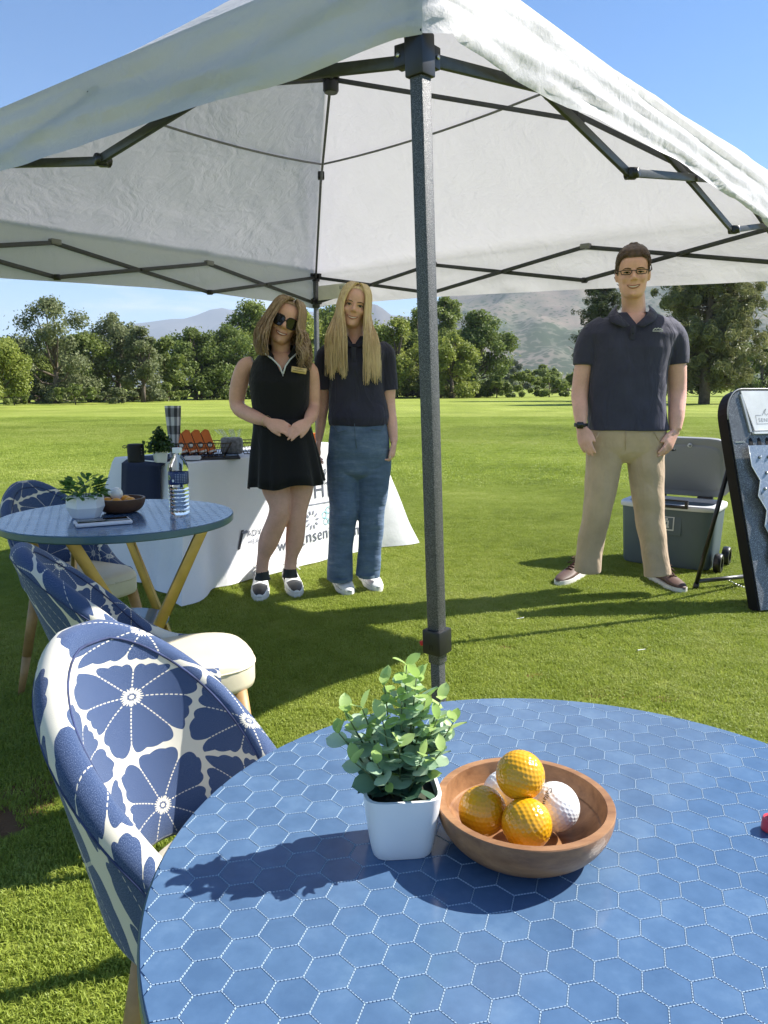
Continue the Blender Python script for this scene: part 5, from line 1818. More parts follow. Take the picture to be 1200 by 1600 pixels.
# an orange carton and white box show between the two women
eb = empty('ball_carton', spot(503, 701) + DE * 0.10, brz, 'orange carton glimpsed between the two women', 'carton', 'orange golf ball cartons')
MB().box((0, 0, 0.05), (0.08, 0.06, 0.10), None, 0.001).build('carton', M_ORANGE, eb, False)
MB().box((0, -0.0315, 0.02), (0.06, 0.002, 0.03)).build('white_print', M_BALLW, eb, False)

# ================================================================== COOLER
M_COOL = mat('slate_cooler', (0.10, 0.135, 0.155), 0.55, 0, 0.06, 5, bump=(300, 0.05, 0.001))
M_COOLR = mat('pale_grey_liner', (0.62, 0.63, 0.64), 0.5, 0, 0.04, 6)
M_LID = mat('grey_lid', (0.26, 0.27, 0.28), 0.55, 0, 0.05, 6)
cn_ = at_z(1077, 899, 0)
crz = R(-28)
ck = empty('cooler', (1.90, 4.98, 0), R(-34), 'slate grey wheeled cooler with its lid open behind the man', 'cooler')
def rrect(w, d, z, p=6.0, n=48, cut=0.0):
    r_ = []
    for j in range(n):
        a_ = 2 * math.pi * j / n
        c, s = math.cos(a_), math.sin(a_)
        rr = 1.0 / (abs(c) ** p + abs(s) ** p) ** (1 / p)
        r_.append(Vector((w / 2 * rr * c, d / 2 * rr * s, z)))
    return r_
W_, D_ = 0.60, 0.40
b = MB(); b.rings([rrect(W_ * .90, D_ * .88, 0.012), rrect(W_ * .93, D_ * .92, 0.03), rrect(W_ * .985, D_ * .98, 0.36), rrect(W_, D_, 0.395)], True, True); b.build('body', M_COOL, ck, True, 50)
b = MB(); b.rings([rrect(W_ * 1.02, D_ * 1.03, 0.385), rrect(W_ * 1.03, D_ * 1.04, 0.393), rrect(W_ * 1.03, D_ * 1.04, 0.410), rrect(W_ * 1.01, D_ * 1.02, 0.416), rrect(W_ * .86, D_ * .82, 0.416), rrect(W_ * .84, D_ * .79, 0.30), rrect(W_ * .82, D_ * .77, 0.12)], False, True); b.build('rim', M_COOLR, ck, True, 50)
lid = MB()
ang = R(68)
hy = D_ / 2 * 1.03; hz = 0.425
Lm = Matrix.Translation((0, hy, hz)) @ Matrix.Rotation(-ang, 4, 'X') @ Matrix.Translation((0, D_ * -0.0, 0))
def lidr(w, d, z, p=6.0): return [Lm @ Vector((v.x, v.y - D_ * 0.52, v.z)) for v in rrect(w, d, z, p)]
Lm = Matrix.Translation((0, hy, hz)) @ Matrix.Rotation(R(-72), 4, 'X')
lid.rings([lidr(W_ * .80, D_ * .76, -0.012), lidr(W_ * .84, D_ * .80, -0.006), lidr(W_ * .86, D_ * .82, 0.0), lidr(W_ * 1.0, D_ * 1.0, 0.0), lidr(W_ * 1.03, D_ * 1.04, 0.006), lidr(W_ * 1.03, D_ * 1.04, 0.030), lidr(W_ * 1.0, D_ * 1.0, 0.040)], True, True)
lid = lid.build('lid', M_LID, ck, True, 40)
b = MB(); b.tube([Lm @ Vector((0.06, -D_ * .93, -0.006)), Lm @ Vector((0.06, -D_ * .93, -0.0145))], 0.014, 20); b.build('lid_badge', mat('badge_white', (0.75, 0.75, 0.75), 0.5), lid)
b = MB(); b.tube([Lm @ Vector((0.06, -D_ * .93, -0.006)), Lm @ Vector((0.06, -D_ * .93, -0.0155))], 0.009, 20); b.build('lid_badge_mark', M_LID, lid)
for s in (-1, 1):
    b = MB(); b.box((0.15 * s, hy + 0.008, 0.408), (0.10, 0.03, 0.045), None, 0.006); b.build('hinge', M_BLACKP, ck, True, 40)
b = MB()
for s in (-1, 1): b.box((0.05 + 0.075 * s, -D_ / 2 * 1.02 - 0.0, 0.425), (0.02, 0.028, 0.04), None, 0.004)
b.box((0.05, -D_ / 2 * 1.02 + 0.0, 0.407), (0.17, 0.024, 0.018), None, 0.004); b.box((0.05, -D_ / 2 * 1.02 + 0.0, 0.446), (0.17, 0.016, 0.010), None, 0.003)
b.build('latch', M_BLACKP, ck, True, 40)
fp = MB(); fp.box((0.0, -D_ / 2 * .965, 0.285), (0.20, 0.012, 0.13), Matrix.Rotation(R(-4), 3, 'X'), 0.005); fp.build('front_panel', M_COOL, ck, True, 40)
bdg = MB(); bdg.box((0.01, -D_ / 2 * .965 - 0.0075, 0.295), (0.092, 0.003, 0.088), Matrix.Rotation(R(-4), 3, 'X'), 0.001); bdo = bdg.build('badge', mat('badge_pale', (0.70, 0.72, 0.72), 0.5), ck, True, 40)
MB().box((0.01, -D_ / 2 * .965 - 0.0095, 0.297), (0.078, 0.003, 0.074), Matrix.Rotation(R(-4), 3, 'X'), 0.001).build('badge_field', M_COOL, ck, True, 40)
lamp = MB()
Mx = Matrix.Rotation(R(-4), 3, 'X')
for (x, z, w, h) in ((0, .0, .028, .034), (0, .026, .016, .012), (0, -.024, .034, .010)):
    lamp.box((0.01 + x, -D_ / 2 * .965 - 0.0118, 0.298 + z), (w, 0.002, h), Mx, 0.0006)
lamp.build('badge_lantern', mat('badge_white2', (0.72, 0.74, 0.74), 0.5), ck, True, 40)
MB().box((0.01, -D_ / 2 * .965 - 0.0125, 0.298), (0.010, 0.002, 0.018), Mx, 0.0006).build('badge_flame', M_COOL, ck, True, 40)
wx = W_ / 2 - 0.055
for s in (-1, 1):
    w = MB(); w.tube([(wx, s * D_ / 2 * 0.80, 0.062), (wx, s * (D_ / 2 * 0.80 + 0.045), 0.062)], 0.062, 28); w.tube([(wx, s * D_ / 2 * 0.8, 0.062), (wx, s * (D_ / 2 * 0.80 + 0.049), 0.062)], 0.030, 20)
for s in (-1, 1):
    wy = s * 0.13
    w = MB()
    w.lathe([(0.034, -0.022), (0.056, -0.022), (0.062, -0.014), (0.062, 0.014), (0.056, 0.022), (0.034, 0.022), (0.034, -0.022)], (0, 0, 0), 32)
    w.V = [Vector((v.z + W_ / 2 + 0.020, v.x + wy, v.y + 0.062)) for v in w.V]
    wo = w.build('wheel', M_BLACKP, ck, True, 40)
    h2 = MB()
    h2.lathe([(0.0, -0.015), (0.012, -0.015), (0.012, 0.015), (0.0, 0.015)], (0, 0, 0), 16)
    for k in range(5):
        a_ = 2 * math.pi * k / 5
        h2.bar((0.01 * math.cos(a_), 0.01 * math.sin(a_), 0), (0.036 * math.cos(a_), 0.036 * math.sin(a_), 0), 0.010, 0.016, (0, 0, 1))
    h2.V = [Vector((v.z + W_ / 2 + 0.020, v.x + wy, v.y + 0.062)) for v in h2.V]
    h2.build('hub', M_BLACKP, wo, True, 40)

# ================================================================== PEG GAME BOARD
t = NT('sparkle_grey_laminate')
co = t.obj()
n = t.noise(260, 2, 0.5, co)
t.l(t.ramp(n, [(0.36, (0.07, 0.072, 0.075)), (0.56, (0.135, 0.14, 0.145)), (0.64, (0.36, 0.37, 0.38))]), t.b.inputs['Base Color'])
t.b.inputs['Roughness'].default_value = 0.3; t.b.inputs['Metallic'].default_value = 0.2
M_SPARK = t.m
M_EDGE = mat('black_board_edge', (0.006, 0.006, 0.007), 0.6, spec=0.2)
bl = Vector((1.925, 3.80, 0.0))                    # lower left front corner
bw = Vector((0.94, 0.33, 0)).normalized()           # along the width
bb = Vector((-0.33, 0.94, 0)).normalized()          # backwards
lean = math.atan2(0.36, 1.12)
bu = (bb * math.sin(lean) + Vector((0, 0, math.cos(lean)))).normalized()
bn = bw.cross(bu)                                   # face normal
if bn.y > 0: bn = -bn
gb = empty('peg_game_board', bl, 0, 'leaning grey peg drop game board with black edges, cut by the right edge', 'game board')
def bp3(u, v, d=0.0): return bw * u + bu * v + bn * d
BW, BH = 0.62, 1.20
def outline(ins=0.0):
    pts = []
    rr = 0.11 - ins
    # arched shoulders at both upper corners
    pts += [(ins, 0.02), (BW - ins, 0.02)]
    for k in range(9):
        a_ = R(90 * k / 8)
        pts.append((BW - 0.13 + (0.13 - ins) * math.cos(a_), BH - 0.17 + (0.17 - ins) * math.sin(a_)))
    for k in range(9):
        a_ = R(90 + 90 * k / 8)
        pts.append((0.13 + (0.13 - ins) * math.cos(a_), BH - 0.17 + (0.17 - ins) * math.sin(a_)))
    return pts
def prism(o_, d0, d1):
    n = len(o_)
    b = MB()
    b.add([bp3(u, v, d0) for u, v in o_] + [bp3(u, v, d1) for u, v in o_], [tuple(range(n)), tuple(range(2 * n - 1, n - 1, -1))] + [(k, (k + 1) % n, n + (k + 1) % n, n + k) for k in range(n)])
    bm = bmesh.new(); me = mesh_from('x', b.V, b.F, False); bm.from_mesh(me); bmesh.ops.recalc_face_normals(bm, faces=bm.faces)
    b.V = [v.co.copy() for v in bm.verts]; b.F = [tuple(v.index for v in f.verts) for f in bm.faces]; bm.free()
    return b
prism(outline(0.0), -0.068, -0.004).build('frame', M_EDGE, gb, False)
prism(outline(0.010), -0.006, 0.0015).build('face', M_SPARK, gb, False)
# pale edge trim along the shoulder
tp = outline(0.002)[2:]
b = MB(); b.tube([bp3(u, v, 0.003) for u, v in tp], 0.0035, 6); b.build('edge_trim', mat('grey_trim', (0.35, 0.36, 0.37), 0.3), gb)
# sign with clear cover
M_SIGN = mat('white_sign', (0.80, 0.80, 0.82), 0.25)
prism([(0.165, 0.965), (0.47, 0.965), (0.47, 1.185), (0.115, 1.185)], 0.0020, 0.0075).build('sign_plate', M_SIGN, gb, False)
prism([(0.150, 0.945), (0.485, 0.945), (0.485, 0.957), (0.150, 0.957)], 0.0020, 0.016).build('sign_ledge', mat('clear_ledge', (0.75, 0.77, 0.8), 0.1), gb, False)
prism([(0.130, 0.957), (0.143, 0.957), (0.118, 1.165), (0.105, 1.165)], 0.0020, 0.010).build('sign_ledge', mat('clear_ledge2', (0.45, 0.47, 0.5), 0.1), gb, False)
def board_text(body, size, u0, v0, m, sp_=1.0, shear=0.0):
    me = text_mesh(body, size, sp_, 'LEFT', 0.0, shear)
    for v in me.vertices: v.co = bp3(u0 + v.co.x, v0 + v.co.y, 0.0085)
    me.update(); link_mesh('lettering', me, gb, m)
M_SG = mat('sign_grey_print', (0.22, 0.22, 0.25), 0.5)
board_text('SENIOR H', 0.030, 0.200, 1.012, M_SG, 1.25)
for (u0, u1, v0, v1) in ((0.185, 0.50, 1.000, 1.0025), (0.185, 0.1875, 1.000, 1.050), (0.185, 0.225, 1.0475, 1.050)):
    u1 = min(u1, 0.468)
    b = MB(); b.add([bp3(u0, v0, 0.0085), bp3(u1, v0, 0.0085), bp3(u1, v1, 0.0085), bp3(u0, v1, 0.0085)], [(0, 1, 2, 3)]); b.build('sign_rule', M_SG, gb, False)
sc_ = MB(); script([(0.0, 0.0), (0.02, 0.028), (0.032, 0.036), (0.018, 0.012), (0.03, 0.0), (0.045, 0.012), (0.055, 0.016), (0.050, 0.0), (0.07, 0.012), (0.085, 0.015), (0.09, 0.0), (0.11, 0.012), (0.13, 0.0)], 0.0028)
b = MB(); b.add([bp3(0.232 + v.x, 1.048 + v.y, 0.0085) for v in sc_.V], sc_.F); b.build('script_lettering', M_SG, gb, False)
# clear acrylic peg field with stepped left edge, sky reflection painted into its base colour
zig = [(0.085, 0.880), (0.085, 0.770), (0.125, 0.690), (0.095, 0.610), (0.135, 0.530), (0.105, 0.450), (0.145, 0.360), (0.110, 0.280), (0.150, 0.190), (0.115, 0.100), (0.115, 0.04)]
zr = [(BW - u, v) for u, v in zig[::-1]]
t = NT('sky_tinted_acrylic'); t.b.inputs['Base Color'].default_value = (0.36, 0.44, 0.58, 1); t.b.inputs['Roughness'].default_value = 0.07
t.b.inputs['Specular IOR Level'].default_value = 0.9; t.b.inputs['Coat Weight'].default_value = 0.8
co = t.obj()
sm = t.noise(16, 5, 0.65, co)
t.l(t.math('ADD', t.math('MULTIPLY', sm, 0.25), 0.0), t.b.inputs['Roughness'])
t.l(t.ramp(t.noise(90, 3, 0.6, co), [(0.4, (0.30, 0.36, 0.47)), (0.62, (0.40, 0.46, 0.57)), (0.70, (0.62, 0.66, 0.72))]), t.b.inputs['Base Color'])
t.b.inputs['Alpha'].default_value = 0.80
prism(zig + zr, 0.022, 0.027).build('acrylic_panel', t.m, gb, False)
b = MB(); b.tube([bp3(u, v, 0.0255) for u, v in zig], 0.0022, 6); b.build('acrylic_edge', mat('acrylic_bright', (0.7, 0.74, 0.78), 0.2), gb)
M_PEG = mat('clear_peg', (0.62, 0.66, 0.72), 0.12, 0.4)
M_PEGD = mat('dark_peg_ring', (0.06, 0.065, 0.075), 0.3)
for r_ in range(9):
    v = 0.815 - r_ * 0.085
    for k in range(6):
        u = 0.145 + 0.058 * k + (0.029 if r_ % 2 else 0)
        if u > BW - 0.13: continue
        pg = MB(); pg.tube([bp3(u, v, 0.002), bp3(u, v, 0.030)], 0.0085, 12); po = pg.build('peg', M_PEGD, gb, True, 40)
        MB().ball(bp3(u + .001, v - .001, 0.031), (0.0075, 0.0055, 0.0075), 6).build('peg_cap', M_PEG, po)
for k in range(7):
    u = 0.130 + 0.056 * k
    if u > BW - 0.13: continue
    sl = [(u - .012, 0.885), (u + .012, 0.885), (u + .012, 0.905), (u + .008, 0.922), (u, 0.928), (u - .008, 0.922), (u - .012, 0.905)]
    prism(sl, 0.0016, 0.0036).build('drop_slot', M_EDGE, gb, False)
b = MB(); b.bar(bp3(0.025, 0.905, 0.003), bp3(0.085, 0.905, 0.003), 0.004, 0.004); b.build('scribed_line', mat('pale_line', (0.7, 0.7, 0.7), 0.3), gb, False)
# folding stand behind
M_TUBE = mat('black_tube', (0.012, 0.012, 0.013), 0.35, 0.2)
fa = at_z(1086, 921, 0) - bl
fb = fa + bw * 0.46
ta = bp3(0.05, 0.80, -0.09); tb2 = bp3(0.51, 0.80, -0.09)
for nm, p, q in (('stand_leg', fa, ta), ('stand_leg', fb, tb2)):
    b = MB(); b.tube([p + Vector((0, 0, 0.006)), q], 0.0125, 12); lo = b.build(nm, M_TUBE, gb)
    MB().tube([p, p + (q - p).normalized() * 0.04], 0.016, 12).build('rubber_foot', M_BLACKP, lo)
p, q = fa.lerp(ta, 0.07), fb.lerp(tb2, 0.07)
MB().tube([p, q], 0.0125, 12).build('stand_crossbar', mat('grey_tube', (0.10, 0.10, 0.105), 0.35, 0.5), gb)
ch = MB()
c0, c1 = fa.lerp(fb, 0.45) + Vector((0, 0, .05)), bp3(0.30, 0.10, -0.09)
for k in range(26):
    f = k / 25
    pp = c0.lerp(c1, f) - Vector((0, 0, 0.035 * math.sin(math.pi * f)))
    ch.ball(pp, (0.006, 0.006, 0.004), 5)
ch.build('chain', M_STEEL, gb)

# ================================================================== GOLF TEES DROPPED ON THE GRASS
M_TEE = mat('white_tee', (0.78, 0.78, 0.76), 0.45)
for (px, py, rz, lab) in ((1003, 1015, 200, 'white golf tee lying on the sunlit grass right of the tent leg'), (812, 966, 25, 'white golf tee at the edge of the shadow right of the tent leg')):
    te = empty('golf_tee', at_z(px, py, 0.012), R(rz), lab, 'golf tee', 'golf tees on the grass')
    te.scale = (0.62, 0.62, 0.62)
    b = MB(); b.lathe([(0.0, -0.035), (0.0012, -0.030), (0.0024, -0.022), (0.0026, 0.022), (0.004, 0.030), (0.006, 0.035), (0.0, 0.033)], (0, 0, 0), 12)
    b.V = [Vector((v.z, v.x, v.y)) for v in b.V]; b.build('shaft', M_TEE, te)
    b = MB(); b.lathe([(0.0045, 0.031), (0.0064, 0.0355), (0.0058, 0.036), (0.0, 0.0335)], (0, 0, 0), 12)
    b.V = [Vector((v.z, v.x, v.y)) for v in b.V]; b.build('cup', M_TEE, te)
# ================================================================== PEOPLE
def skin_mat(name, col, red):
    t = NT(name)
    co = t.obj()
    n = t.noise(14, 4, 0.6, co); n2 = t.noise(120, 3, 0.6, co)
    f = t.math('ADD', t.math('MULTIPLY', n, .7), t.math('MULTIPLY', n2, .3))
    t.l(t.ramp(f, [(0.35, tuple(c * .90 for c in col)), (0.65, red)]), t.b.inputs['Base Color'])
    t.b.inputs['Roughness'].default_value = 0.48
    t.b.inputs['Specular IOR Level'].default_value = 0.4
    t.b.inputs['Subsurface Weight'].default_value = 0.12
    t.b.inputs['Subsurface Radius'].default_value = (1.0, 0.35, 0.2)
    t.b.inputs['Subsurface Scale'].default_value = 0.006
    t.bump(n2, 0.12, 0.001)
    return t.m
def cloth_mat(name, col, fold=14.0, strength=0.5, rough=0.8, var=0.15, fine=500.0):
    t = NT(name)
    co = t.obj()
    t.l(t.ramp(t.noise(6, 4, 0.6, co), [(0.3, tuple(c * (1 - var) for c in col)), (0.7, tuple(c * (1 + var) for c in col))]), t.b.inputs['Base Color'])
    t.b.inputs['Roughness'].default_value = rough
    t.b.inputs['Sheen Weight'].default_value = 0.15
    t.b.inputs['Specular IOR Level'].default_value = 0.25
    mp = t.n('ShaderNodeMapping'); mp.inputs['Scale'].default_value = (1.0, 1.0, 0.45); mp.inputs['Rotation'].default_value = (0.3, 0.5, 0.2)
    t.l(co, mp.inputs['Vector'])
    n = t.n('ShaderNodeTexNoise'); n.inputs['Scale'].default_value = fold; n.inputs['Detail'].default_value = 3; n.inputs['Distortion'].default_value = 1.2
    t.l(mp.outputs[0], n.inputs['Vector'])
    h = t.math('ADD', n.outputs['Fac'], t.math('MULTIPLY', t.noise(fine, 2, 0.5, co), 0.04))
    t.bump(h, strength, 0.03)
    return t.m
def denim():
    t = NT('blue_denim')
    co = t.obj()
    sp_ = t.n('ShaderNodeSeparateXYZ'); t.l(co, sp_.inputs[0])
    n = t.noise(7, 5, 0.65, co)
    mp = t.n('ShaderNodeMapping'); mp.inputs['Scale'].default_value = (9, 9, 42); t.l(co, mp.inputs['Vector'])
    wh = t.noise(1.0, 4, 0.6, mp.outputs[0])
    f = t.math('ADD', t.math('MULTIPLY', n, .65), t.math('MULTIPLY', wh, .35))
    t.l(t.ramp(f, [(0.34, (0.062, 0.102, 0.175)), (0.54, (0.110, 0.165, 0.262)), (0.74, (0.215, 0.28, 0.38))]), t.b.inputs['Base Color'])
    t.b.inputs['Roughness'].default_value = 0.85
    mp2 = t.n('ShaderNodeMapping'); mp2.inputs['Scale'].default_value = (5, 5, 16); mp2.inputs['Rotation'].default_value = (0.1, 0.35, 0); t.l(co, mp2.inputs['Vector'])
    t.bump(t.noise(1.0, 3, 0.5, mp2.outputs[0]), 0.55, 0.03)
    return t.m
def hair_mat(name, dark, light, sc=(90, 90, 6)):
    t = NT(name)
    uvn = t.n('ShaderNodeTexCoord').outputs['Object']
    mp = t.n('ShaderNodeMapping'); mp.inputs['Scale'].default_value = sc; t.l(uvn, mp.inputs['Vector'])
    n = t.noise(1.0, 5, 0.65, mp.outputs[0])
    n2 = t.noise(9, 3, 0.5, uvn)
    f = t.math('ADD', t.math('MULTIPLY', n, .75), t.math('MULTIPLY', n2, .25))
    t.l(t.ramp(f, [(0.34, dark), (0.64, light)]), t.b.inputs['Base Color'])
    t.b.inputs['Roughness'].default_value = 0.38
    t.b.inputs['Specular IOR Level'].default_value = 0.45
    t.bump(n, 0.6, 0.004)
    return t.m
M_DARKEYE = mat('dark_iris', (0.02, 0.013, 0.010), 0.15)
M_EYEW = mat('eye_white', (0.62, 0.60, 0.57), 0.25)
M_TEETH = mat('teeth', (0.78, 0.75, 0.69), 0.25, var=0.03)
M_MOUTH = mat('mouth_dark', (0.10, 0.025, 0.022), 0.5)
M_LENS = mat('dark_lens', (0.010, 0.009, 0.010), 0.06)
M_WHITEL = mat('white_leather', (0.78, 0.78, 0.76), 0.45, 0, 0.04, 30)
M_SOLEW = mat('white_rubber', (0.72, 0.71, 0.67), 0.6, 0, 0.06, 20)
M_BLACKL = mat('black_leather', (0.022, 0.022, 0.026), 0.5)
M_BROWNL = mat('brown_leather', (0.095, 0.050, 0.034), 0.6, 0, 0.25, 16)
M_LACE = mat('white_lace', (0.75, 0.74, 0.70), 0.8)
M_LACEB = mat('brown_lace', (0.08, 0.035, 0.022), 0.8)

def smooth_path(pts, rad, k=4):
    """Catmull-Rom through joints with matching radii"""
    P = [Vector(p) for p in pts]
    Rr = [r if hasattr(r, '__len__') else (r, r) for r in rad]
    oP, oR = [], []
    n = len(P)
    for i in range(n - 1):
        p0, p1, p2, p3 = P[max(i - 1, 0)], P[i], P[i + 1], P[min(i + 2, n - 1)]
        for j in range(k):
            s = j / k
            oP.append(0.5 * ((2 * p1) + (p2 - p0) * s + (2 * p0 - 5 * p1 + 4 * p2 - p3) * s * s + (3 * p1 - p0 - 3 * p2 + p3) * s ** 3))
            oR.append(tuple(Rr[i][a] + (Rr[i + 1][a] - Rr[i][a]) * (s * s * (3 - 2 * s)) for a in (0, 1)))
    oP.append(P[-1]); oR.append(Rr[-1])
    return oP, oR
def limb(mb, pts, rad, n=18, k=4, up=None):
    p, r = smooth_path(pts, rad, k)
    mb.tube(p, r, n, None, up)
    return mb
def ring(c, rx, ry, p=2.3, n=40, tilt=0.0):
    out = []
    for j in range(n):
        a = 2 * math.pi * j / n
        co_, s = math.cos(a), math.sin(a)
        rr = 1.0 / (abs(co_) ** p + abs(s) ** p) ** (1 / p)
        x = rx * rr * co_
        out.append(Vector((c[0] + x, c[1] + ry * rr * s, c[2] + tilt * x)))
    return out
def px_rings(rows, Y, p=2.35):
    """torso or skirt rings: (pixel row, left, right, half depth, centre offset in depth)"""
    res = []
    for (py, xl, xr, dep, dy, *rest) in rows:
        a, b = at_y(xl, py, Y + dy), at_y(xr, py, Y + dy)
        tl_ = rest[0] if rest else 0.0
        res.append(ring(((a.x + b.x) / 2, Y + dy, a.z), (b.x - a.x) / 2, dep, p, 40, tl_))
    return res

def hand(mb, wrist, along, palm_n, size=1.0, curl=(0.3, 0.3, 0.35, 0.4), thumb=1, thumb_out=0.6, spread=1.0, wr=0.027, thumb_curl=0.2):
    """palm, four unequal bent fingers and a thumb from the side of the palm"""
    wrist = Vector(wrist); al = Vector(along).normalized(); pn = Vector(palm_n)
    pn = (pn - al * pn.dot(al)).normalized(); ac = al.cross(pn).normalized() * thumb    # towards the thumb side
    s = size
    pl = 0.088 * s
    rings_ = []
    for f, w, h in ((-0.12, wr, wr * .72), (0.10, 0.028 * s, 0.018 * s), (0.45, 0.037 * s, 0.0155 * s), (0.85, 0.0405 * s, 0.0130 * s), (1.02, 0.037 * s, 0.0095 * s)):
        c = wrist + al * pl * f
        rings_.append([c + ac * (w * math.cos(2 * math.pi * j / 16)) + pn * (h * math.sin(2 * math.pi * j / 16)) for j in range(16)])
    mb.rings(rings_)
    tips = []
    for k, (off, L, r) in enumerate(((0.029, 0.070, 0.0082), (0.0098, 0.078, 0.0086), (-0.0098, 0.072, 0.0082), (-0.028, 0.057, 0.0072))):
        b = wrist + al * pl * (0.96 - 0.03 * abs(k - 1)) + ac * off * s * (0.9 + 0.1 * spread)
        d = (al + ac * (off * 2.2 * spread)).normalized()
        pts = [b - d * 0.012 * s, b]
        ang = 0
        for seg, fr in enumerate((0.44, 0.31, 0.25)):
            ang += curl[k] * (0.75, 1.15, 0.8)[seg]
            dd = d * math.cos(ang) + pn * math.sin(ang)
            pts.append(pts[-1] + dd * L * s * fr)
        mb.tube(pts, [r * s * q for q in (1.08, 1.05, 0.98, 0.90, 0.62)], 10)
        tips.append((pts[-1], (pts[-1] - pts[-2]).normalized(), pn))
    b = wrist + al * pl * 0.22 + ac * 0.024 * s
    d = (al * (1 - 0.45 * thumb_out) + ac * thumb_out + pn * 0.22).normalized()
    d2 = (d * (1 - thumb_curl) + al * thumb_curl + pn * 0.18 * thumb_curl).normalized()
    pts = [b - d * 0.01 * s, b + d * 0.028 * s, b + d * 0.028 * s + d2 * 0.030 * s, b + d * 0.028 * s + d2 * 0.052 * s]
    mb.tube(pts, [0.0150 * s, 0.0118 * s, 0.0098 * s, 0.0062 * s], 10)
    tips.append((pts[-1], d2, pn))
    return tips

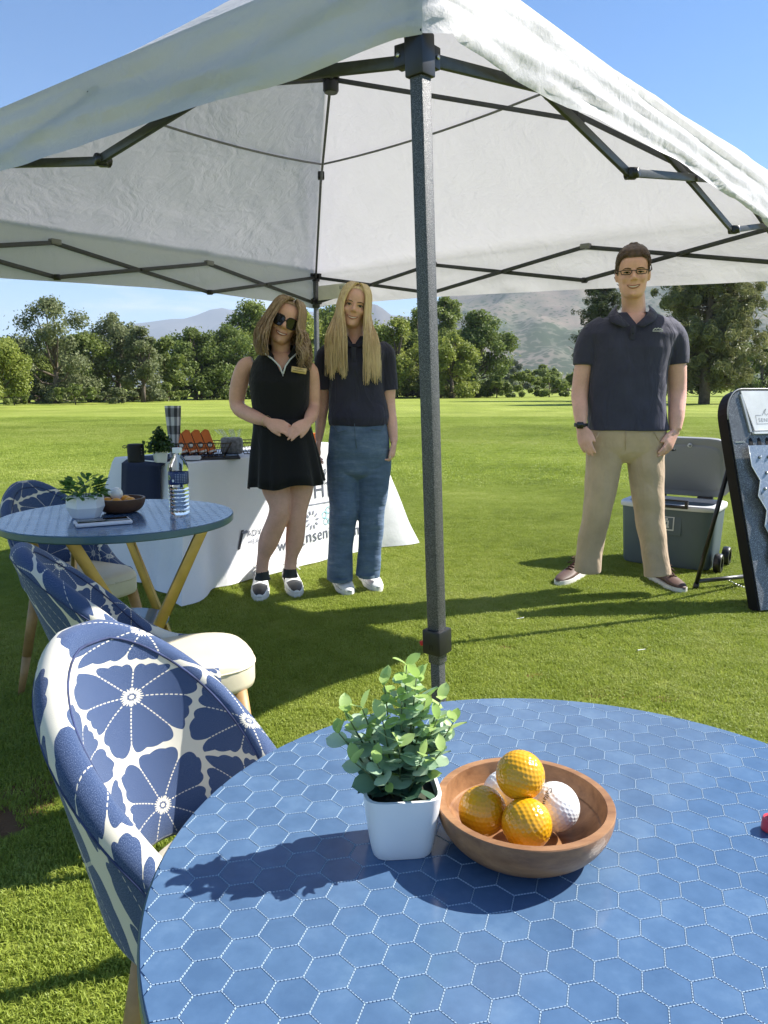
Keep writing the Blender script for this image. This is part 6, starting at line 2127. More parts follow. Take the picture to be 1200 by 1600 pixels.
class Head:
    """head with face; own frame: x to the picture's right, y to the back, z up, origin at mid height"""
    ROWS = [(0.00, .024, -.070, -.025), (0.035, .034, -.0835, -.012), (0.09, .043, -.0885, .004), (0.16, .0505, -.0875, .026), (0.24, .0565, -.0880, .050), (0.33, .0610, -.0885, .066),
            (0.42, .0650, -.0880, .080), (0.50, .0675, -.0840, .090), (0.57, .0695, -.0890, .096), (0.66, .0715, -.0910, .100), (0.75, .0715, -.0860, .100), (0.84, .0660, -.0730, .092),
            (0.92, .0530, -.0510, .072), (0.97, .0340, -.0270, .046), (1.00, .0080, .0000, .016)]
    def __init__(self, pos, h, wscale=1.0, roll=0.0, yaw=0.0, pitch=0.0, jaw=1.0):
        self.h = h; self.k = h / 0.228; self.ws = wscale; self.jaw = jaw
        self.M = Matrix.Translation(pos) @ Matrix.Rotation(yaw, 4, 'Z') @ Matrix.Rotation(pitch, 4, 'X') @ Matrix.Rotation(roll, 4, 'Y')
    def row(self, f):
        R_ = self.ROWS
        f = max(0, min(1, f))
        xs = [r[0] for r in R_]
        w, yf, yb = (float(np.interp(f, xs, [r[c] for r in R_])) for c in (1, 2, 3))
        if f < 0.35: w *= 1 + (self.jaw - 1) * (1 - f / 0.35)
        return w * self.ws * self.k, yf * self.k, yb * self.k
    def S(self, f, phi, off=0.0):
        """point on the head at height fraction f, angle phi from the face (0 front, +-pi/2 sides)"""
        w, yf, yb = self.row(f)
        yc = min(0.012 * self.k, yb - 0.3 * (yb - yf)) if f < 0.5 else 0.008 * self.k
        c, s = math.cos(phi), math.sin(phi)
        p = 2.25
        rr = 1.0 / (abs(c) ** p + abs(s) ** p) ** (1 / p)
        x = w * rr * s
        y = yc - (yc - yf) * rr * c if c > 0 else yc - (yb - yc) * rr * c
        v = Vector((x, y, (f - 0.5) * self.h))
        if off:
            n = Vector((x / max(w, .01) ** 2 * .005, (y - yc) / max(abs(yf), .01) ** 2 * .005, (f - 0.52) * 0.9 if f > 0.6 else 0.0))
            if f > 0.8: n += Vector((0, 0, (f - 0.8) * 5))
            v = v + n.normalized() * off
        return v
    def W(self, v): return self.M @ Vector(v)
    def face(self, x, f, off=0.0015):
        """point on the front of the face"""
        w, yf, yb = self.row(f)
        s = max(-.98, min(.98, x / w))
        yc = 0.010 * self.k
        y = yc - (yc - yf) * (1 - abs(s) ** 2.25) ** (1 / 2.25)
        return self.W((x, y - off, (f - 0.5) * self.h))
    def skin(self, mb):
        rings_ = []
        for i in range(37):
            f = i / 36
            f = 0.5 - 0.5 * math.cos(math.pi * f) if True else f
            rings_.append([self.W(self.S(f, 2 * math.pi * j / 40)) for j in range(40)])
        mb.rings(rings_)
        k = self.k
        # nose: bridge, tip, wings
        w, yf, _ = self.row(0.55)
        z = lambda f: (f - 0.5) * self.h
        pts = [(0, -.080 * k, z(.60)), (0, -.090 * k, z(.53)), (0, -.0985 * k, z(.46)), (0, -.1065 * k, z(.40)), (0, -.1010 * k, z(.365))]
        mb.tube([self.W(p) for p in pts], [.0075 * k, .0075 * k, .0090 * k, .0118 * k, .0088 * k], 12)
        for s in (-1, 1):
            mb.ball(self.W((s * .0118 * k, -.0935 * k, z(.378))), .0082 * k, 8)
            # cheeks and brow
            mb.ball(self.W((s * .036 * k, -.0630 * k, z(.385))), (.022 * k, .022 * k, .020 * k), 8)
            mb.tube([self.W((s * .010 * k, -.0835 * k, z(.592))), self.W((s * .030 * k, -.0815 * k, z(.606))), self.W((s * .050 * k, -.0640 * k, z(.590)))], [.0068 * k, .0080 * k, .006 * k], 8)
            # ears
            ex = self.row(.48)[0]
            mb.ball(self.W((s * (ex + .004 * k), .012 * k, z(.475))), (.0085 * k, .019 * k, .030 * k), 8, self.M.to_3x3())
        mb.ball(self.W((0, -.0795 * k, z(.075))), (.019 * k, .0135 * k, .013 * k), 8)
    def features(self, root, eyes=True, brow_m=None, lip_m=None, smile=1.0, eye_open=1.0, O=Vector((0, 0, 0)), brow_w=1.0, iris=M_DARKEYE):
        k = self.k
        if eyes:
            for s in (-1, 1):
                cx = s * .0305 * k
                ey = MB()
                prof = [(-.0150, 0.000), (-.007, .0048 * eye_open), (0.0, .0064 * eye_open), (.007, .0050 * eye_open), (.0155, .0008), (.007, -.0024 * eye_open), (0, -.0032 * eye_open), (-.007, -.0024 * eye_open)]
                ctr = self.face(cx, .505, 0.0035) - O
                V = [self.face(cx + s * a * k, .505 + b * k / self.h, 0.0026) - O for a, b in prof]
                ey.add([ctr] + V, [(0, i + 1, (i + 1) % 8 + 1) for i in range(8)]); ey.build('eye', M_EYEW, root)
                ir = MB(); V = [self.face(cx + (.0062 * k) * math.cos(t_), .506 + .0050 * k * eye_open * math.sin(t_) / self.h, 0.0040) - O for t_ in [2 * math.pi * j / 12 for j in range(12)]]
                ir.add([self.face(cx, .506, .0052) - O] + V, [(0, i + 1, (i + 1) % 12 + 1) for i in range(12)]); ir.build('iris', iris, root)
                ls = MB(); ls.tube([self.face(cx + s * a * k, .505 + b * k / self.h, 0.0036) - O for a, b in ((-.0145, .000), (-.007, .0052 * eye_open), (0, .0068 * eye_open), (.008, .0056 * eye_open), (.0165, .0012))], [.0010 * k, .0021 * k, .0025 * k, .0024 * k, .0012 * k], 6); ls.build('eyelashes', M_DARKEYE, root)
        if brow_m:
            for s in (-1, 1):
                b = MB(); b.tube([self.face(s * a * k, f_, 0.0045) - O for a, f_ in ((.013, .578), (.024, .592), (.036, .597), (.050, .580))], [.0024 * k * brow_w, .0032 * k * brow_w, .0028 * k * brow_w, .0012 * k], 6, 0.8); b.build('eyebrow', brow_m, root)
        # smiling mouth: dark opening, teeth, lips
        W2 = .0290 * k * (0.9 + 0.1 * smile)
        def zc(x): return .226 + .034 * smile * (abs(x) / W2) ** 1.8
        def band(lo, hi, off, m, nm, wf=1.0):
            V = []; n = 14
            for i in range(n + 1):
                x = (-1 + 2 * i / n) * W2 * wf
                e = math.sqrt(max(0, 1 - (x / (W2 * wf)) ** 2))
                V.append(self.face(x, zc(x) + lo * e, off) - O); V.append(self.face(x, zc(x) + hi * e, off) - O)
            b = MB(); b.add(V, [(2 * i, 2 * i + 2, 2 * i + 3, 2 * i + 1) for i in range(n)]); b.build(nm, m, root)
        band(-.026 * smile, .006, .0024, M_MOUTH, 'mouth')
        band(-.018 * smile, .006, .0034, M_TEETH, 'teeth', 0.88)
        def lip(sign, thick, nm):
            pts = []; rad = []
            for i in range(11):
                x = (-1 + 2 * i / 10) * W2 * 1.08
                e = math.sqrt(max(0, 1 - (x / (W2 * 1.08)) ** 2))
                f_ = zc(x) + (.012 * e if sign > 0 else -.032 * smile * e)
                pts.append(self.face(x, f_, .0030) - O); rad.append(thick * k * (0.35 + 0.65 * e))
            b = MB(); b.tube(pts, rad, 8); b.build(nm, lip_m, root)
        lip(1, .0026, 'upper_lip'); lip(-1, .0036, 'lower_lip')

def lock(mb, pts, w, th, n=6, taper=0.35, k=4):
    """one lock of hair: flattened tapering strand"""
    rad = [(w * (0.75 + .25 * math.sin(math.pi * min(1, i / (len(pts) - 1) * 1.2))) * (1 - (1 - taper) * max(0, (i / (len(pts) - 1) - .55) / .45)), th * (1 - .5 * i / (len(pts) - 1))) for i in range(len(pts))]
    p, r = smooth_path(pts, rad, k)
    mb.tube(p, r, n)

def shoe(root, O, heel, toe, m_up, m_sole, m_lace, L=None, cap=None, stripe=None, high=0.0, W=0.098, label=None):
    """lace-up shoe from heel to toe: upper, sole, tongue, laces"""
    heel = Vector((heel[0], heel[1], 0.012)); toe = Vector((toe[0], toe[1], 0.012))
    d = (toe - heel); Ln = d.length if L is None else L; d.normalize(); sd = d.cross(Vector((0, 0, 1)))
    def P(f, s, z): return heel + d * (f * Ln) + sd * s + Vector((0, 0, z)) - O
    wid = lambda f: float(np.interp(f, [0, .04, .15, .35, .55, .72, .86, .95, 1.0], [.020, .028, .0335, .034, .041, W / 2, .043, .030, .012]))
    top = lambda f: float(np.interp(f, [0, .05, .16, .30, .42, .58, .75, .9, 1.0], [.060, .078 + high, .088 + high, .090 + high, .090, .074, .054, .043, .026]))
    # sole
    b = MB(); n = 24; lo = []; hi = []
    outl = [(f, wid(f) + .004) for f in np.linspace(0, 1, n)] + [(f, -wid(f) - .004) for f in np.linspace(1, 0, n)]
    for (f, s) in outl:
        lo.append(P(f, s, -0.010)); hi.append(P(f, s, 0.018 + .004 * abs(f - .5)))
    m = len(outl)
    b.add(lo + hi, [tuple(range(m - 1, -1, -1)), tuple(range(m, 2 * m))] + [(i, (i + 1) % m, m + (i + 1) % m, m + i) for i in range(m)])
    so = b.build('shoe_sole', m_sole, root, True, 50)
    b = MB(); rings_ = []
    for f in np.linspace(0.0, 1.0, 22):
        w, h = wid(f), top(f)
        rg = []
        for j in range(20):
            a = 2 * math.pi * j / 20
            c, s = math.cos(a), math.sin(a)
            z = 0.012 + (h - 0.012) * (0.5 + 0.5 * s)
            ww = w * (1.0 if s < 0 else (1 - 0.45 * s ** 2)) * (abs(c) ** .8) * (1 if c > 0 else -1)
            rg.append(P(f, ww, z))
        rings_.append(rg)
    b.rings(rings_)
    up = b.build('shoe', m_up, root, True, label=label)
    if cap:
        b = MB(); rings_ = []
        for f in np.linspace(0.74, 0.985, 8):
            w, h = wid(f) * 1.02, top(f) * 1.02 + .001
            rg = []
            for j in range(11):
                a = R(20 + 140 * j / 10)
                c, s = math.cos(a), math.sin(a)
                rg.append(P(f, w * (1 - 0.45 * s ** 2) * abs(c) ** .8 * (1 if c > 0 else -1), 0.012 + (h - 0.012) * (0.5 + 0.5 * s) + .0012))
            rings_.append(rg)
        b.rings(rings_[:], False, False, False); b.build('toe_cap', cap, up)
    if stripe:
        for sg in (-1, 1):
            b = MB(); pts = [P(.30, sg * (wid(.3) + .0015), .055), P(.42, sg * (wid(.42) + .0015), .04), P(.52, sg * (wid(.52) + .0005), .035), P(.44, sg * (wid(.44) - .004), .06)]
            b.tube([pts[0], pts[1], pts[2], pts[3]], .0075, 6, .4); b.build('side_stripe', stripe, up)
        b = MB(); b.tube([P(.02, -.02, .05), P(-.012, 0, .055), P(.02, .02, .05)], .010, 6); b.build('heel_patch', stripe, up)
    ls = MB()
    for i in range(5):
        f = .40 + .066 * i
        z = top(f) + .002
        ls.tube([P(f, -.020, z - .006), P(f + .012, 0, z + .002), P(f + .02, .020, z - .006)], .0042, 6)
        ls.tube([P(f, .020, z - .006), P(f + .012, 0, z + .003), P(f + .02, -.020, z - .006)], .0042, 6)
    f = .38; z = top(f) + .004
    for sg in (-1, 1):
        ls.tube([P(f, 0, z), P(f - .02, sg * .022, z + .020), P(f + .05, sg * .040, z + .010), P(f + .02, sg * .012, z + .002)], .0036, 6)
        ls.tube([P(f, 0, z), P(f + .06, sg * .030, z - .004), P(f + .10, sg * .052, z - .020)], .0034, 6)
    ls.build('laces', m_lace, up)
    return up

def fold_deform(amp, seed, fx=(9, 9, 5), zlim=None):
    g = np.random.default_rng(seed)
    waves = [(g.normal(size=3) * np.array(fx) * (0.6 + 1.6 * g.random()), g.random() * 6.28, 0.4 + 0.8 * g.random()) for _ in range(9)]
    def fn(co, no):
        d = np.zeros(len(co))
        for k, ph, a in waves:
            s = np.sin(co @ k + ph + 0.8 * np.sin(co @ (k[::-1] * 0.5) + ph))
            d += a * np.sign(s) * np.abs(s) ** 1.4
        return co + no * (d * amp / 3.0)[:, None]
    return fn
def shift_mesh(me, O):
    n = len(me.vertices); co = np.empty(n * 3); me.vertices.foreach_get('co', co)
    co = co.reshape(-1, 3) - np.array(O[:]); me.vertices.foreach_set('co', co.ravel()); me.update()
    return me
def cut_mesh(me, test, edge=None):
    bm = bmesh.new(); bm.from_mesh(me)
    bmesh.ops.delete(bm, geom=[f for f in bm.faces if test(f.calc_center_median())], context='FACES')
    if edge:
        for v in bm.verts:
            if v.is_boundary: edge(v.co)
    bm.to_mesh(me); bm.free()
    return me
def vedge(xc, zv, w0, k):
    """draws the cut edge of a neckline out straight"""
    def fn(c):
        if c.z > zv + .004: c.x = xc + math.copysign(w0 + (c.z - zv) * k, c.x - xc)
    return fn
def collar(root, O, pts_in, pts_out, m, nm='collar', th=0.004):
    """folded collar leaf: strip between two paths"""
    V = [Vector(p) - O for p in pts_in] + [Vector(p) - O for p in pts_out]
    n = len(pts_in)
    o = link_mesh(nm, mesh_from(nm, V, [(i, i + 1, n + i + 1, n + i) for i in range(n - 1)], True), root, m)
    s = o.modifiers.new('t', 'SOLIDIFY'); s.thickness = th; s.offset = 0
    return o

# ------------------------------------------------------------------ the man
def build_man():
    Y = 4.25
    O = Vector((at_z(968, 915, 0).x, Y, 0))
    root = empty('person', O, 0, 'smiling person in glasses, navy polo shirt and khaki trousers, hands at pockets', 'person', 'people standing at the tent')
    sk = skin_mat('skin_fair', (0.80, 0.45, 0.370), (0.87, 0.51, 0.42))
    J = lambda x, y, dy=0.0: at_y(x, y, Y + dy)
    hc = J(989, 428.5, -0.02)
    hd = Head(hc, 0.250, 1.06, R(-1.5), R(-15), R(3), 1.16)
    b = MB(); hd.skin(b)
    limb(b, [hd.W((0, .020, -.070)), J(990, 478, 0.02), J(989, 500, 0.03)], [(.056, .060), (.060, .062), (.085, .070)], 20)
    b.rings(px_rings([(705, 925, 1038, .10, .01), (660, 935, 1028, .10, .01), (600, 930, 1032, .105, .01), (550, 930, 1045, .11, .01), (520, 925, 1052, .10, .02), (502, 938, 1040, .085, .02), (492, 962, 1016, .07, .02)], Y))
    limb(b, [J(931, 520, .02), J(915, 560, .02), J(906, 612, .02), J(907, 640, -.03), J(908, 664, -.06)], [.058, .050, .046, .041, .030])
    limb(b, [J(1048, 520, .02), J(1056, 565, .02), J(1058, 612, .03), J(1057, 645, -.02), J(1055, 672, -.05)], [.060, .054, .050, .044, .032])
    hand(b, J(908, 668, -.065), J(921, 716, -.115) - J(908, 668, -.065), (0.75, 0.85, 0), 1.06, (.20, .22, .26, .32), 1, .45, .5, .031, .7)
    hand(b, J(1054, 676, -.055), J(1036, 715, -.115) - J(1054, 676, -.055), (-0.75, 0.85, 0), 1.06, (.16, .20, .30, .40), -1, .45, .4, .033, .7)
    for kn in ([J(945, 700), J(936, 790, -.01), J(924, 892, .04)], [J(1012, 700), J(1013, 790, -.02), J(1024, 900, -.05)]):
        limb(b, kn, [.080, .055, .040])
    me = shift_mesh(remesh(b.V, b.F, 0.0048, 3), O)
    body = link_mesh('body', me, root, sk)
    hr = hair_mat('brown_hair', (0.035, 0.020, 0.013), (0.13, 0.075, 0.045), (60, 60, 60))
    hd.features(root, True, mat('brown_brow', (0.07, 0.038, 0.024), 0.8), mat('lip_fair', (0.42, 0.17, 0.14), 0.45), 1.05, 0.62, O)
    # smile creases and short hair
    hb = MB(); g = random.Random(2)
    def hairline(phi):
        a = abs(phi)
        return float(np.interp(a, [0, .5, .85, 1.05, 1.25, 1.5, 1.75, 2.2, 3.15], [.79, .80, .74, .60, .47, .50, .42, .20, .16]))
    V = []; idx = {}; F = []
    NF, NPH = 30, 56
    for i in range(NF + 1):
        for j in range(NPH):
            phi = -math.pi + 2 * math.pi * j / NPH
            lo = hairline(phi); f = lo + (1 - lo) * i / NF
            off = .004 + .016 * min(1, max(0, (f - .62) / .25)) + (.010 if abs(phi) < 1.0 and f > .84 else 0)
            off *= min(1, .35 + i / 4)
            p = hd.S(f, phi, off + .004 * mnoise.noise(Vector((phi * 7, f * 16, 1))))
            V.append(hd.W(p) - O)
    for i in range(NF):
        for j in range(NPH):
            k = (j + 1) % NPH
            F.append((i * NPH + j, i * NPH + k, (i + 1) * NPH + k, (i + 1) * NPH + j))
    hb.add(V, F)
    for _ in range(420):
        phi = g.uniform(-1.5, 1.5) if g.random() < .7 else g.uniform(-3.1, 3.1); lo = hairline(phi)
        f = lo + (1 - lo) * (g.random() ** .7)
        if f < .55 and abs(phi) < 1.2: continue
        p0 = hd.S(f, phi, .006); up_ = .010 + .018 * max(0, f - .7) / .3
        p1 = hd.S(min(1, f + .03), phi + g.uniform(-.12, .22), .006 + up_ * .7); p2 = hd.S(min(1, f + .07), phi + g.uniform(0, .5), .006 + up_ * 1.15)
        hb.tube([hd.W(p0) - O, hd.W(p1) - O, hd.W(p2) - O], [.0045, .0038, .0012], 5)
    hb.build('hair', hr, root)
    # glasses
    gl = MB(); k = hd.k; mg = mat('black_frame', (0.012, 0.012, 0.013), 0.3)
    for s in (-1, 1):
        path = []
        for a, f_ in ((-.024, .548), (.0, .556), (.022, .550), (.026, .530), (.022, .474), (.004, .464), (-.016, .468), (-.023, .500), (-.024, .548)):
            path.append(hd.W(((s * (.0335 + a)) * k, -.0985 * k + .010 * k * max(0, a * 30), (f_ - .5) * hd.h)) - O)
        gl.tube(path, .0022, 6)
        gl.tube([hd.W((s * .059 * k, -.090 * k, .046 * hd.h)) - O, hd.W((s * .0725 * k, -.055 * k, .045 * hd.h)) - O, hd.W((s * .076 * k, .01 * k, .03 * hd.h)) - O], .0021, 6)
    gl.tube([hd.W((-.0095 * k, -.0985 * k, .040 * hd.h)) - O, hd.W((0, -.102 * k, .044 * hd.h)) - O, hd.W((.0095 * k, -.0985 * k, .040 * hd.h)) - O], .0021, 6)
    gl.build('glasses_frame', mg, root)
    # polo shirt
    navy = cloth_mat('navy_polo', (0.048, 0.048, 0.085), 11, .5)
    b = MB()
    b.rings(px_rings([(672, 919, 1043, .130, .0), (655, 919, 1041, .130, .0), (620, 920, 1039, .130, .0), (580, 922, 1041, .133, .0), (545, 921, 1049, .135, .0), (522, 913, 1060, .125, .01), (507, 922, 1054, .105, .015), (498, 940, 1040, .090, .02), (490, 960, 1020, .078, .02)], Y, 2.5))
    limb(b, [J(945, 517, .02), J(927, 527, .02), J(917, 548, .02), J(914.5, 571, .015)], [(.085, .085), (.080, .078), (.072, .072), (.067, .067)], 22)
    limb(b, [J(1033, 517, .02), J(1050, 527, .02), J(1056, 548, .02), J(1057, 570, .02)], [(.085, .085), (.080, .078), (.073, .073), (.068, .068)], 22)
    me = remesh(b.V, b.F, 0.006, 6, .5, fold_deform(.0045, 4, (7, 7, 9)))
    zv = J(988, 508).z; zn = J(988, 484).z; xc = J(989, 500).x
    cut_mesh(me, lambda c: c.y < Y + .03 and c.z > zv and abs(c.x - xc) < .012 + (c.z - zv) * .62, vedge(xc, zv, .012, .62))
    sh = link_mesh('polo_shirt', shift_mesh(me, O), root, navy)
    # collar leaves, placket, logo
    nb = lambda x, y, dy: J(x, y, dy)
    fy = -.118
    for s, A, B in ((-1, [(965, 477, .03), (963, 483, -.03), (968, 492, -.082), (984, 508, -.128)], [(957, 483, .03), (950, 493, -.050), (955, 503, -.110), (974, 511, -.136)]),
                    (1, [(1013, 477, .03), (1015, 483, -.03), (1010, 492, -.082), (993, 508, -.128)], [(1021, 483, .03), (1028, 491, -.050), (1024, 501, -.110), (1006, 510, -.136)])):
        collar(sh, O, [J(*p) for p in A], [J(*p) for p in B], navy)
    dk = mat('dark_navy_button', (0.016, 0.02, 0.036), 0.8)  # darker navy of the shirt buttons
    b = MB(); b.box(J(989, 519, -.131) - O, (.026, .006, .075), Matrix.Rotation(R(6), 3, 'X'), .001); pk = b.build('placket', navy, sh)
    for yy in (511, 521):
        MB().ball(J(989, yy, -.135 - (.002 if yy > 515 else 0)) - O, (.0048, .0025, .0048), 6).build('button', dk, sh)
    lgp = J(1014, 517.5, 0)
    lo = MB()
    wv = [(-.024, -.004), (-.012, .006), (-.006, .001), (.004, .008), (.008, .002), (.016, .005), (.026, -.004)]
    for i in range(len(wv) - 1):
        lo.bar(Vector((lgp.x + wv[i][0], Y - .1335, lgp.z + wv[i][1])) - O, Vector((lgp.x + wv[i + 1][0], Y - .1335, lgp.z + wv[i + 1][1])) - O, .003, .0035)
    lo.box(Vector((lgp.x, Y - .1335, lgp.z - .0085)) - O, (.052, .003, .0035))
    lo.build('embroidered_logo', mat('logo_white', (0.7, 0.7, 0.72), 0.7), sh, False)
    # trousers
    kh = cloth_mat('khaki_twill', (0.54, 0.40, 0.275), 8, .6)
    b = MB()
    b.rings(px_rings([(722, 958, 1000, .05, .0), (712, 934, 1024, .085, .0), (704, 917, 1042, .104, .0), (695, 915, 1043, .112, .0), (678, 919, 1041, .118, .0), (664, 922, 1039, .112, .0)], Y, 2.5))
    limb(b, [J(946, 694), J(943, 722), J(938, 765, -.01), J(931, 810, .0), J(922, 855, .02), J(918, 893, .035)], [(.098, .105), (.098, .100), (.084, .088), (.074, .080), (.066, .074), (.060, .076)], 24)
    limb(b, [J(1011, 694), J(1009, 722, -.01), J(1012, 765, -.02), J(1015, 810, -.025), J(1022, 855, -.04), J(1027, 900, -.055)], [(.098, .105), (.100, .100), (.088, .088), (.076, .080), (.070, .074), (.064, .078)], 24)
    me = remesh(b.V, b.F, 0.0062, 5, .5, fold_deform(.0035, 9, (7, 7, 12)))
    pt = link_mesh('trousers', shift_mesh(me, O), root, kh)
    b = MB(); b.tube([J(978, 674, -.121) - O, J(978, 690, -.118) - O, J(977, 704, -.104) - O], .0028, 6); b.build('fly_seam', kh, pt)
    for s, a, c in ((-1, (936, 676), (925, 697)), (1, (1023, 676), (1035, 697))):
        b = MB(); b.tube([J(a[0], a[1], -.112) - O, J((a[0] + c[0]) / 2, (a[1] + c[1]) / 2, -.100) - O, J(c[0], c[1], -.075) - O], .003, 6); b.build('pocket_edge', kh, pt)
    # watch and ring
    w = J(907.5, 664, -.060)
    b = MB(); b.lathe([(.034, -.010), (.0365, -.009), (.0365, .009), (.034, .010)], w - O, 24); wt = b.build('watch_band', M_BLACKP, root)
    MB().box(w - O + Vector((-.012, -.034, 0)), (.034, .012, .036), Matrix.Rotation(R(-18), 3, 'Z'), .004).build('watch_face', M_LENS, wt)
    rp = J(1052, 703, -.112)
    MB().tube([rp - O + Vector((-.009, -.006, -.002)), rp - O + Vector((.009, -.004, .002))], .0055, 8).build('ring', M_BLACKP, root)
    shoe(root, O, at_z(921, 893, 0) + Vector((.01, .02, 0)), at_z(871, 916, 0), M_BROWNL, M_SOLEW, M_LACEB, None)
    shoe(root, O, at_z(1021, 905, 0) + Vector((-.01, .02, 0)), at_z(1068, 928, 0), M_BROWNL, M_SOLEW, M_LACEB, None)
build_man()

# ------------------------------------------------------------------ the woman in the black dress
def build_woman_dress():
    Y = 4.08
    O = Vector((at_z(430, 937, 0).x, Y, 0))
    root = empty('person', O, 0, 'person in a sleeveless black dress and large sunglasses, hands joined in front', 'person', 'people standing at the tent')
    sk = skin_mat('skin_tan', (0.78, 0.425, 0.310), (0.85, 0.485, 0.36))
    J = lambda x, y, dy=0.0: at_y(x, y, Y + dy)
    hc = J(445, 504, -.01)
    hd = Head(hc, 0.224, 1.03, R(21), R(9), R(2), 1.0)
    b = MB(); hd.skin(b)
    limb(b, [hd.W((0, .018, -.062)), J(439, 545, .015), J(438, 562, .03)], [(.046, .048), (.047, .050), (.075, .06)], 20)
    b.rings(px_rings([(700, 398, 482, .09, .0), (655, 402, 477, .085, 0), (620, 400, 476, .09, 0), (590, 397, 480, .095, .0), (572, 393, 483, .085, .01), (560, 404, 474, .07, .015), (552, 420, 458, .055, .02)], Y))
    limb(b, [J(396, 567, .015), J(383, 574, .015), J(374, 600, .03), J(371, 634, .03), J(392, 649, -.07), J(420, 660, -.165)], [(.036, .036), (.046, .046), (.047, .047), (.040, .040), (.038, .038), (.025, .023)])
    limb(b, [J(474, 572, .015), J(485, 580, .015), J(488, 606, .03), J(489, 636, .03), J(486, 650, -.07), J(481, 659, -.165)], [(.034, .034), (.041, .041), (.042, .042), (.037, .037), (.034, .034), (.025, .023)])
    w1 = J(420, 660, -.165); w2 = J(481, 659, -.165)
    hand(b, w1, J(458, 672, -.215) - w1, (0.25, 0.75, -0.55), 0.94, (.30, .34, .38, .42), -1, .40, .5, .025, .5)
    hand(b, w2, J(460, 673, -.215) - w2, (-0.25, 0.75, -0.55), 0.92, (.22, .28, .34, .38), 1, .40, .5, .025, .5)
    limb(b, [J(428, 715), J(431, 757), J(437, 798, -.03), J(421, 842, .0), J(411, 875, .02), J(409, 905, .03)], [(.086, .090), (.076, .080), (.052, .056), (.051, .056), (.031, .034), (.029, .034)])
    limb(b, [J(466, 715, .02), J(469, 757, .02), J(464, 800, .01), J(461, 842, .03), J(455, 872, .04), J(453, 900, .045)], [(.076, .086), (.062, .074), (.050, .054), (.044, .052), (.031, .034), (.029, .034)])
    me = shift_mesh(remesh(b.V, b.F, 0.0048, 3), O)
    link_mesh('body', me, root, sk)
    hd.features(root, False, None, mat('lip_rose', (0.40, 0.13, 0.11), 0.4), 1.0, 1.0, O)
    k = hd.k
    # oversized sunglasses
    for s in (-1, 1):
        path = []
        for i in range(20):
            a = 2 * math.pi * i / 20
            c, n = math.cos(a), math.sin(a)
            rr = 1 / (abs(c) ** 3 + abs(n) ** 3) ** (1 / 3)
            x = s * .0335 * k + .0285 * k * rr * c; zf = .498 + (.0275 * k * rr * n) / hd.h
            path.append(hd.W((x, -.0985 * k + .016 * k * (abs(x) / (.06 * k)) ** 2, (zf - .5) * hd.h)) - O)
        ctr = sum(path, Vector()) / 20
        b = MB(); b.add([ctr + hd.M.to_3x3() @ Vector((0, -.003, 0))] + path, [(0, i + 1, (i + 1) % 20 + 1) for i in range(20)]); b.build('lens', M_LENS, root)
        b = MB(); b.tube(path + [path[0]], .0032, 7); b.build('sunglass_rim', mat('tortoise_dark', (0.018, 0.010, 0.010), 0.25), root)
        b = MB(); b.tube([hd.W((s * .061 * k, -.084 * k, .012 * hd.h)) - O, hd.W((s * .074 * k, -.04 * k, .016 * hd.h)) - O, hd.W((s * .076 * k, .01 * k, .01 * hd.h)) - O], (.0040), 6); b.build('sunglass_temple', mat('tortoise_dark2', (0.018, 0.010, 0.010), 0.25), root)
    b = MB(); b.tube([hd.W((-.008 * k, -.0985 * k, .02 * hd.h)) - O, hd.W((0, -.101 * k, .026 * hd.h)) - O, hd.W((.008 * k, -.0985 * k, .02 * hd.h)) - O], .003, 6); b.build('sunglass_bridge', mat('tortoise_dark3', (0.018, 0.010, 0.010), 0.25), root)
    # wavy shoulder-length hair
    hm = hair_mat('bronde_hair', (0.15, 0.088, 0.048), (0.56, 0.385, 0.24), (110, 110, 8))
    hb = MB(); g = random.Random(14)
    Rm = hd.M.to_3x3()
    for s in (-1, 1):
        for i in range(360):
            u = i / 359 + g.uniform(-.01, .01)
            y0 = (-.045 + .125 * u) * k
            phi = s * (0.62 + 2.35 * u) + g.uniform(-.08, .08)
            off = .010 + .018 * g.random()
            p0 = hd.S(.985, s * .6, .012); p0 = Vector((s * .006 + .012 * (1 - u), y0, p0.z + .004))
            ps = [hd.W(p0), hd.W(hd.S(.92, phi * (.55 + .4 * u), off + .006)), hd.W(hd.S(.74, phi * (.92 + .08 * u), off + .012)), hd.W(hd.S(.52, phi, off + .014))]
            e = ps[-1]
            side = Vector((math.sin(phi), -math.cos(phi), 0))
            if s > 0: side.x *= 0.6
            Ln = (.155 if s < 0 else .170) + .05 * g.random()
            ph = g.uniform(0, 6.28) if g.random() < .25 else i * .062
            for j in range(1, 8):
                f = j / 7
                wob = math.sin(f * 9.5 + ph) * (.010 + .012 * f)
                spread = .055 * math.sin(f * 2.2) if s < 0 else .030 * math.sin(f * 2.4)
                q = e + Vector((0, 0, -Ln * f)) + side * (spread + wob) + Vector((wob * .6, 0.02 * f * (1 if abs(phi) > 1.7 else -0.6), 0))
                ps.append(q)
            lock(hb, [q - O for q in ps], .0034 + .0032 * g.random(), .0026, 5, .06, 2)
    # crown under the locks
    V = []; F = []; NPH = 40
    rows = [(f, ) for f in np.linspace(0, 1, 14)]
    for i in range(15):
        for j in range(NPH):
            phi = -math.pi + 2 * math.pi * j / NPH
            lo = float(np.interp(abs(phi), [0, .55, .85, 1.15, 1.6, 3.15], [.91, .89, .78, .48, .25, .15]))
            f = lo + (1 - lo) * i / 14
            V.append(hd.W(hd.S(f, phi, .010 * min(1, .3 + i / 3))) - O)
    for i in range(14):
        for j in range(NPH): F.append((i * NPH + j, i * NPH + (j + 1) % NPH, (i + 1) * NPH + (j + 1) % NPH, (i + 1) * NPH + j))
    hb.add(V, F)
    hb.build('hair', hm, root)
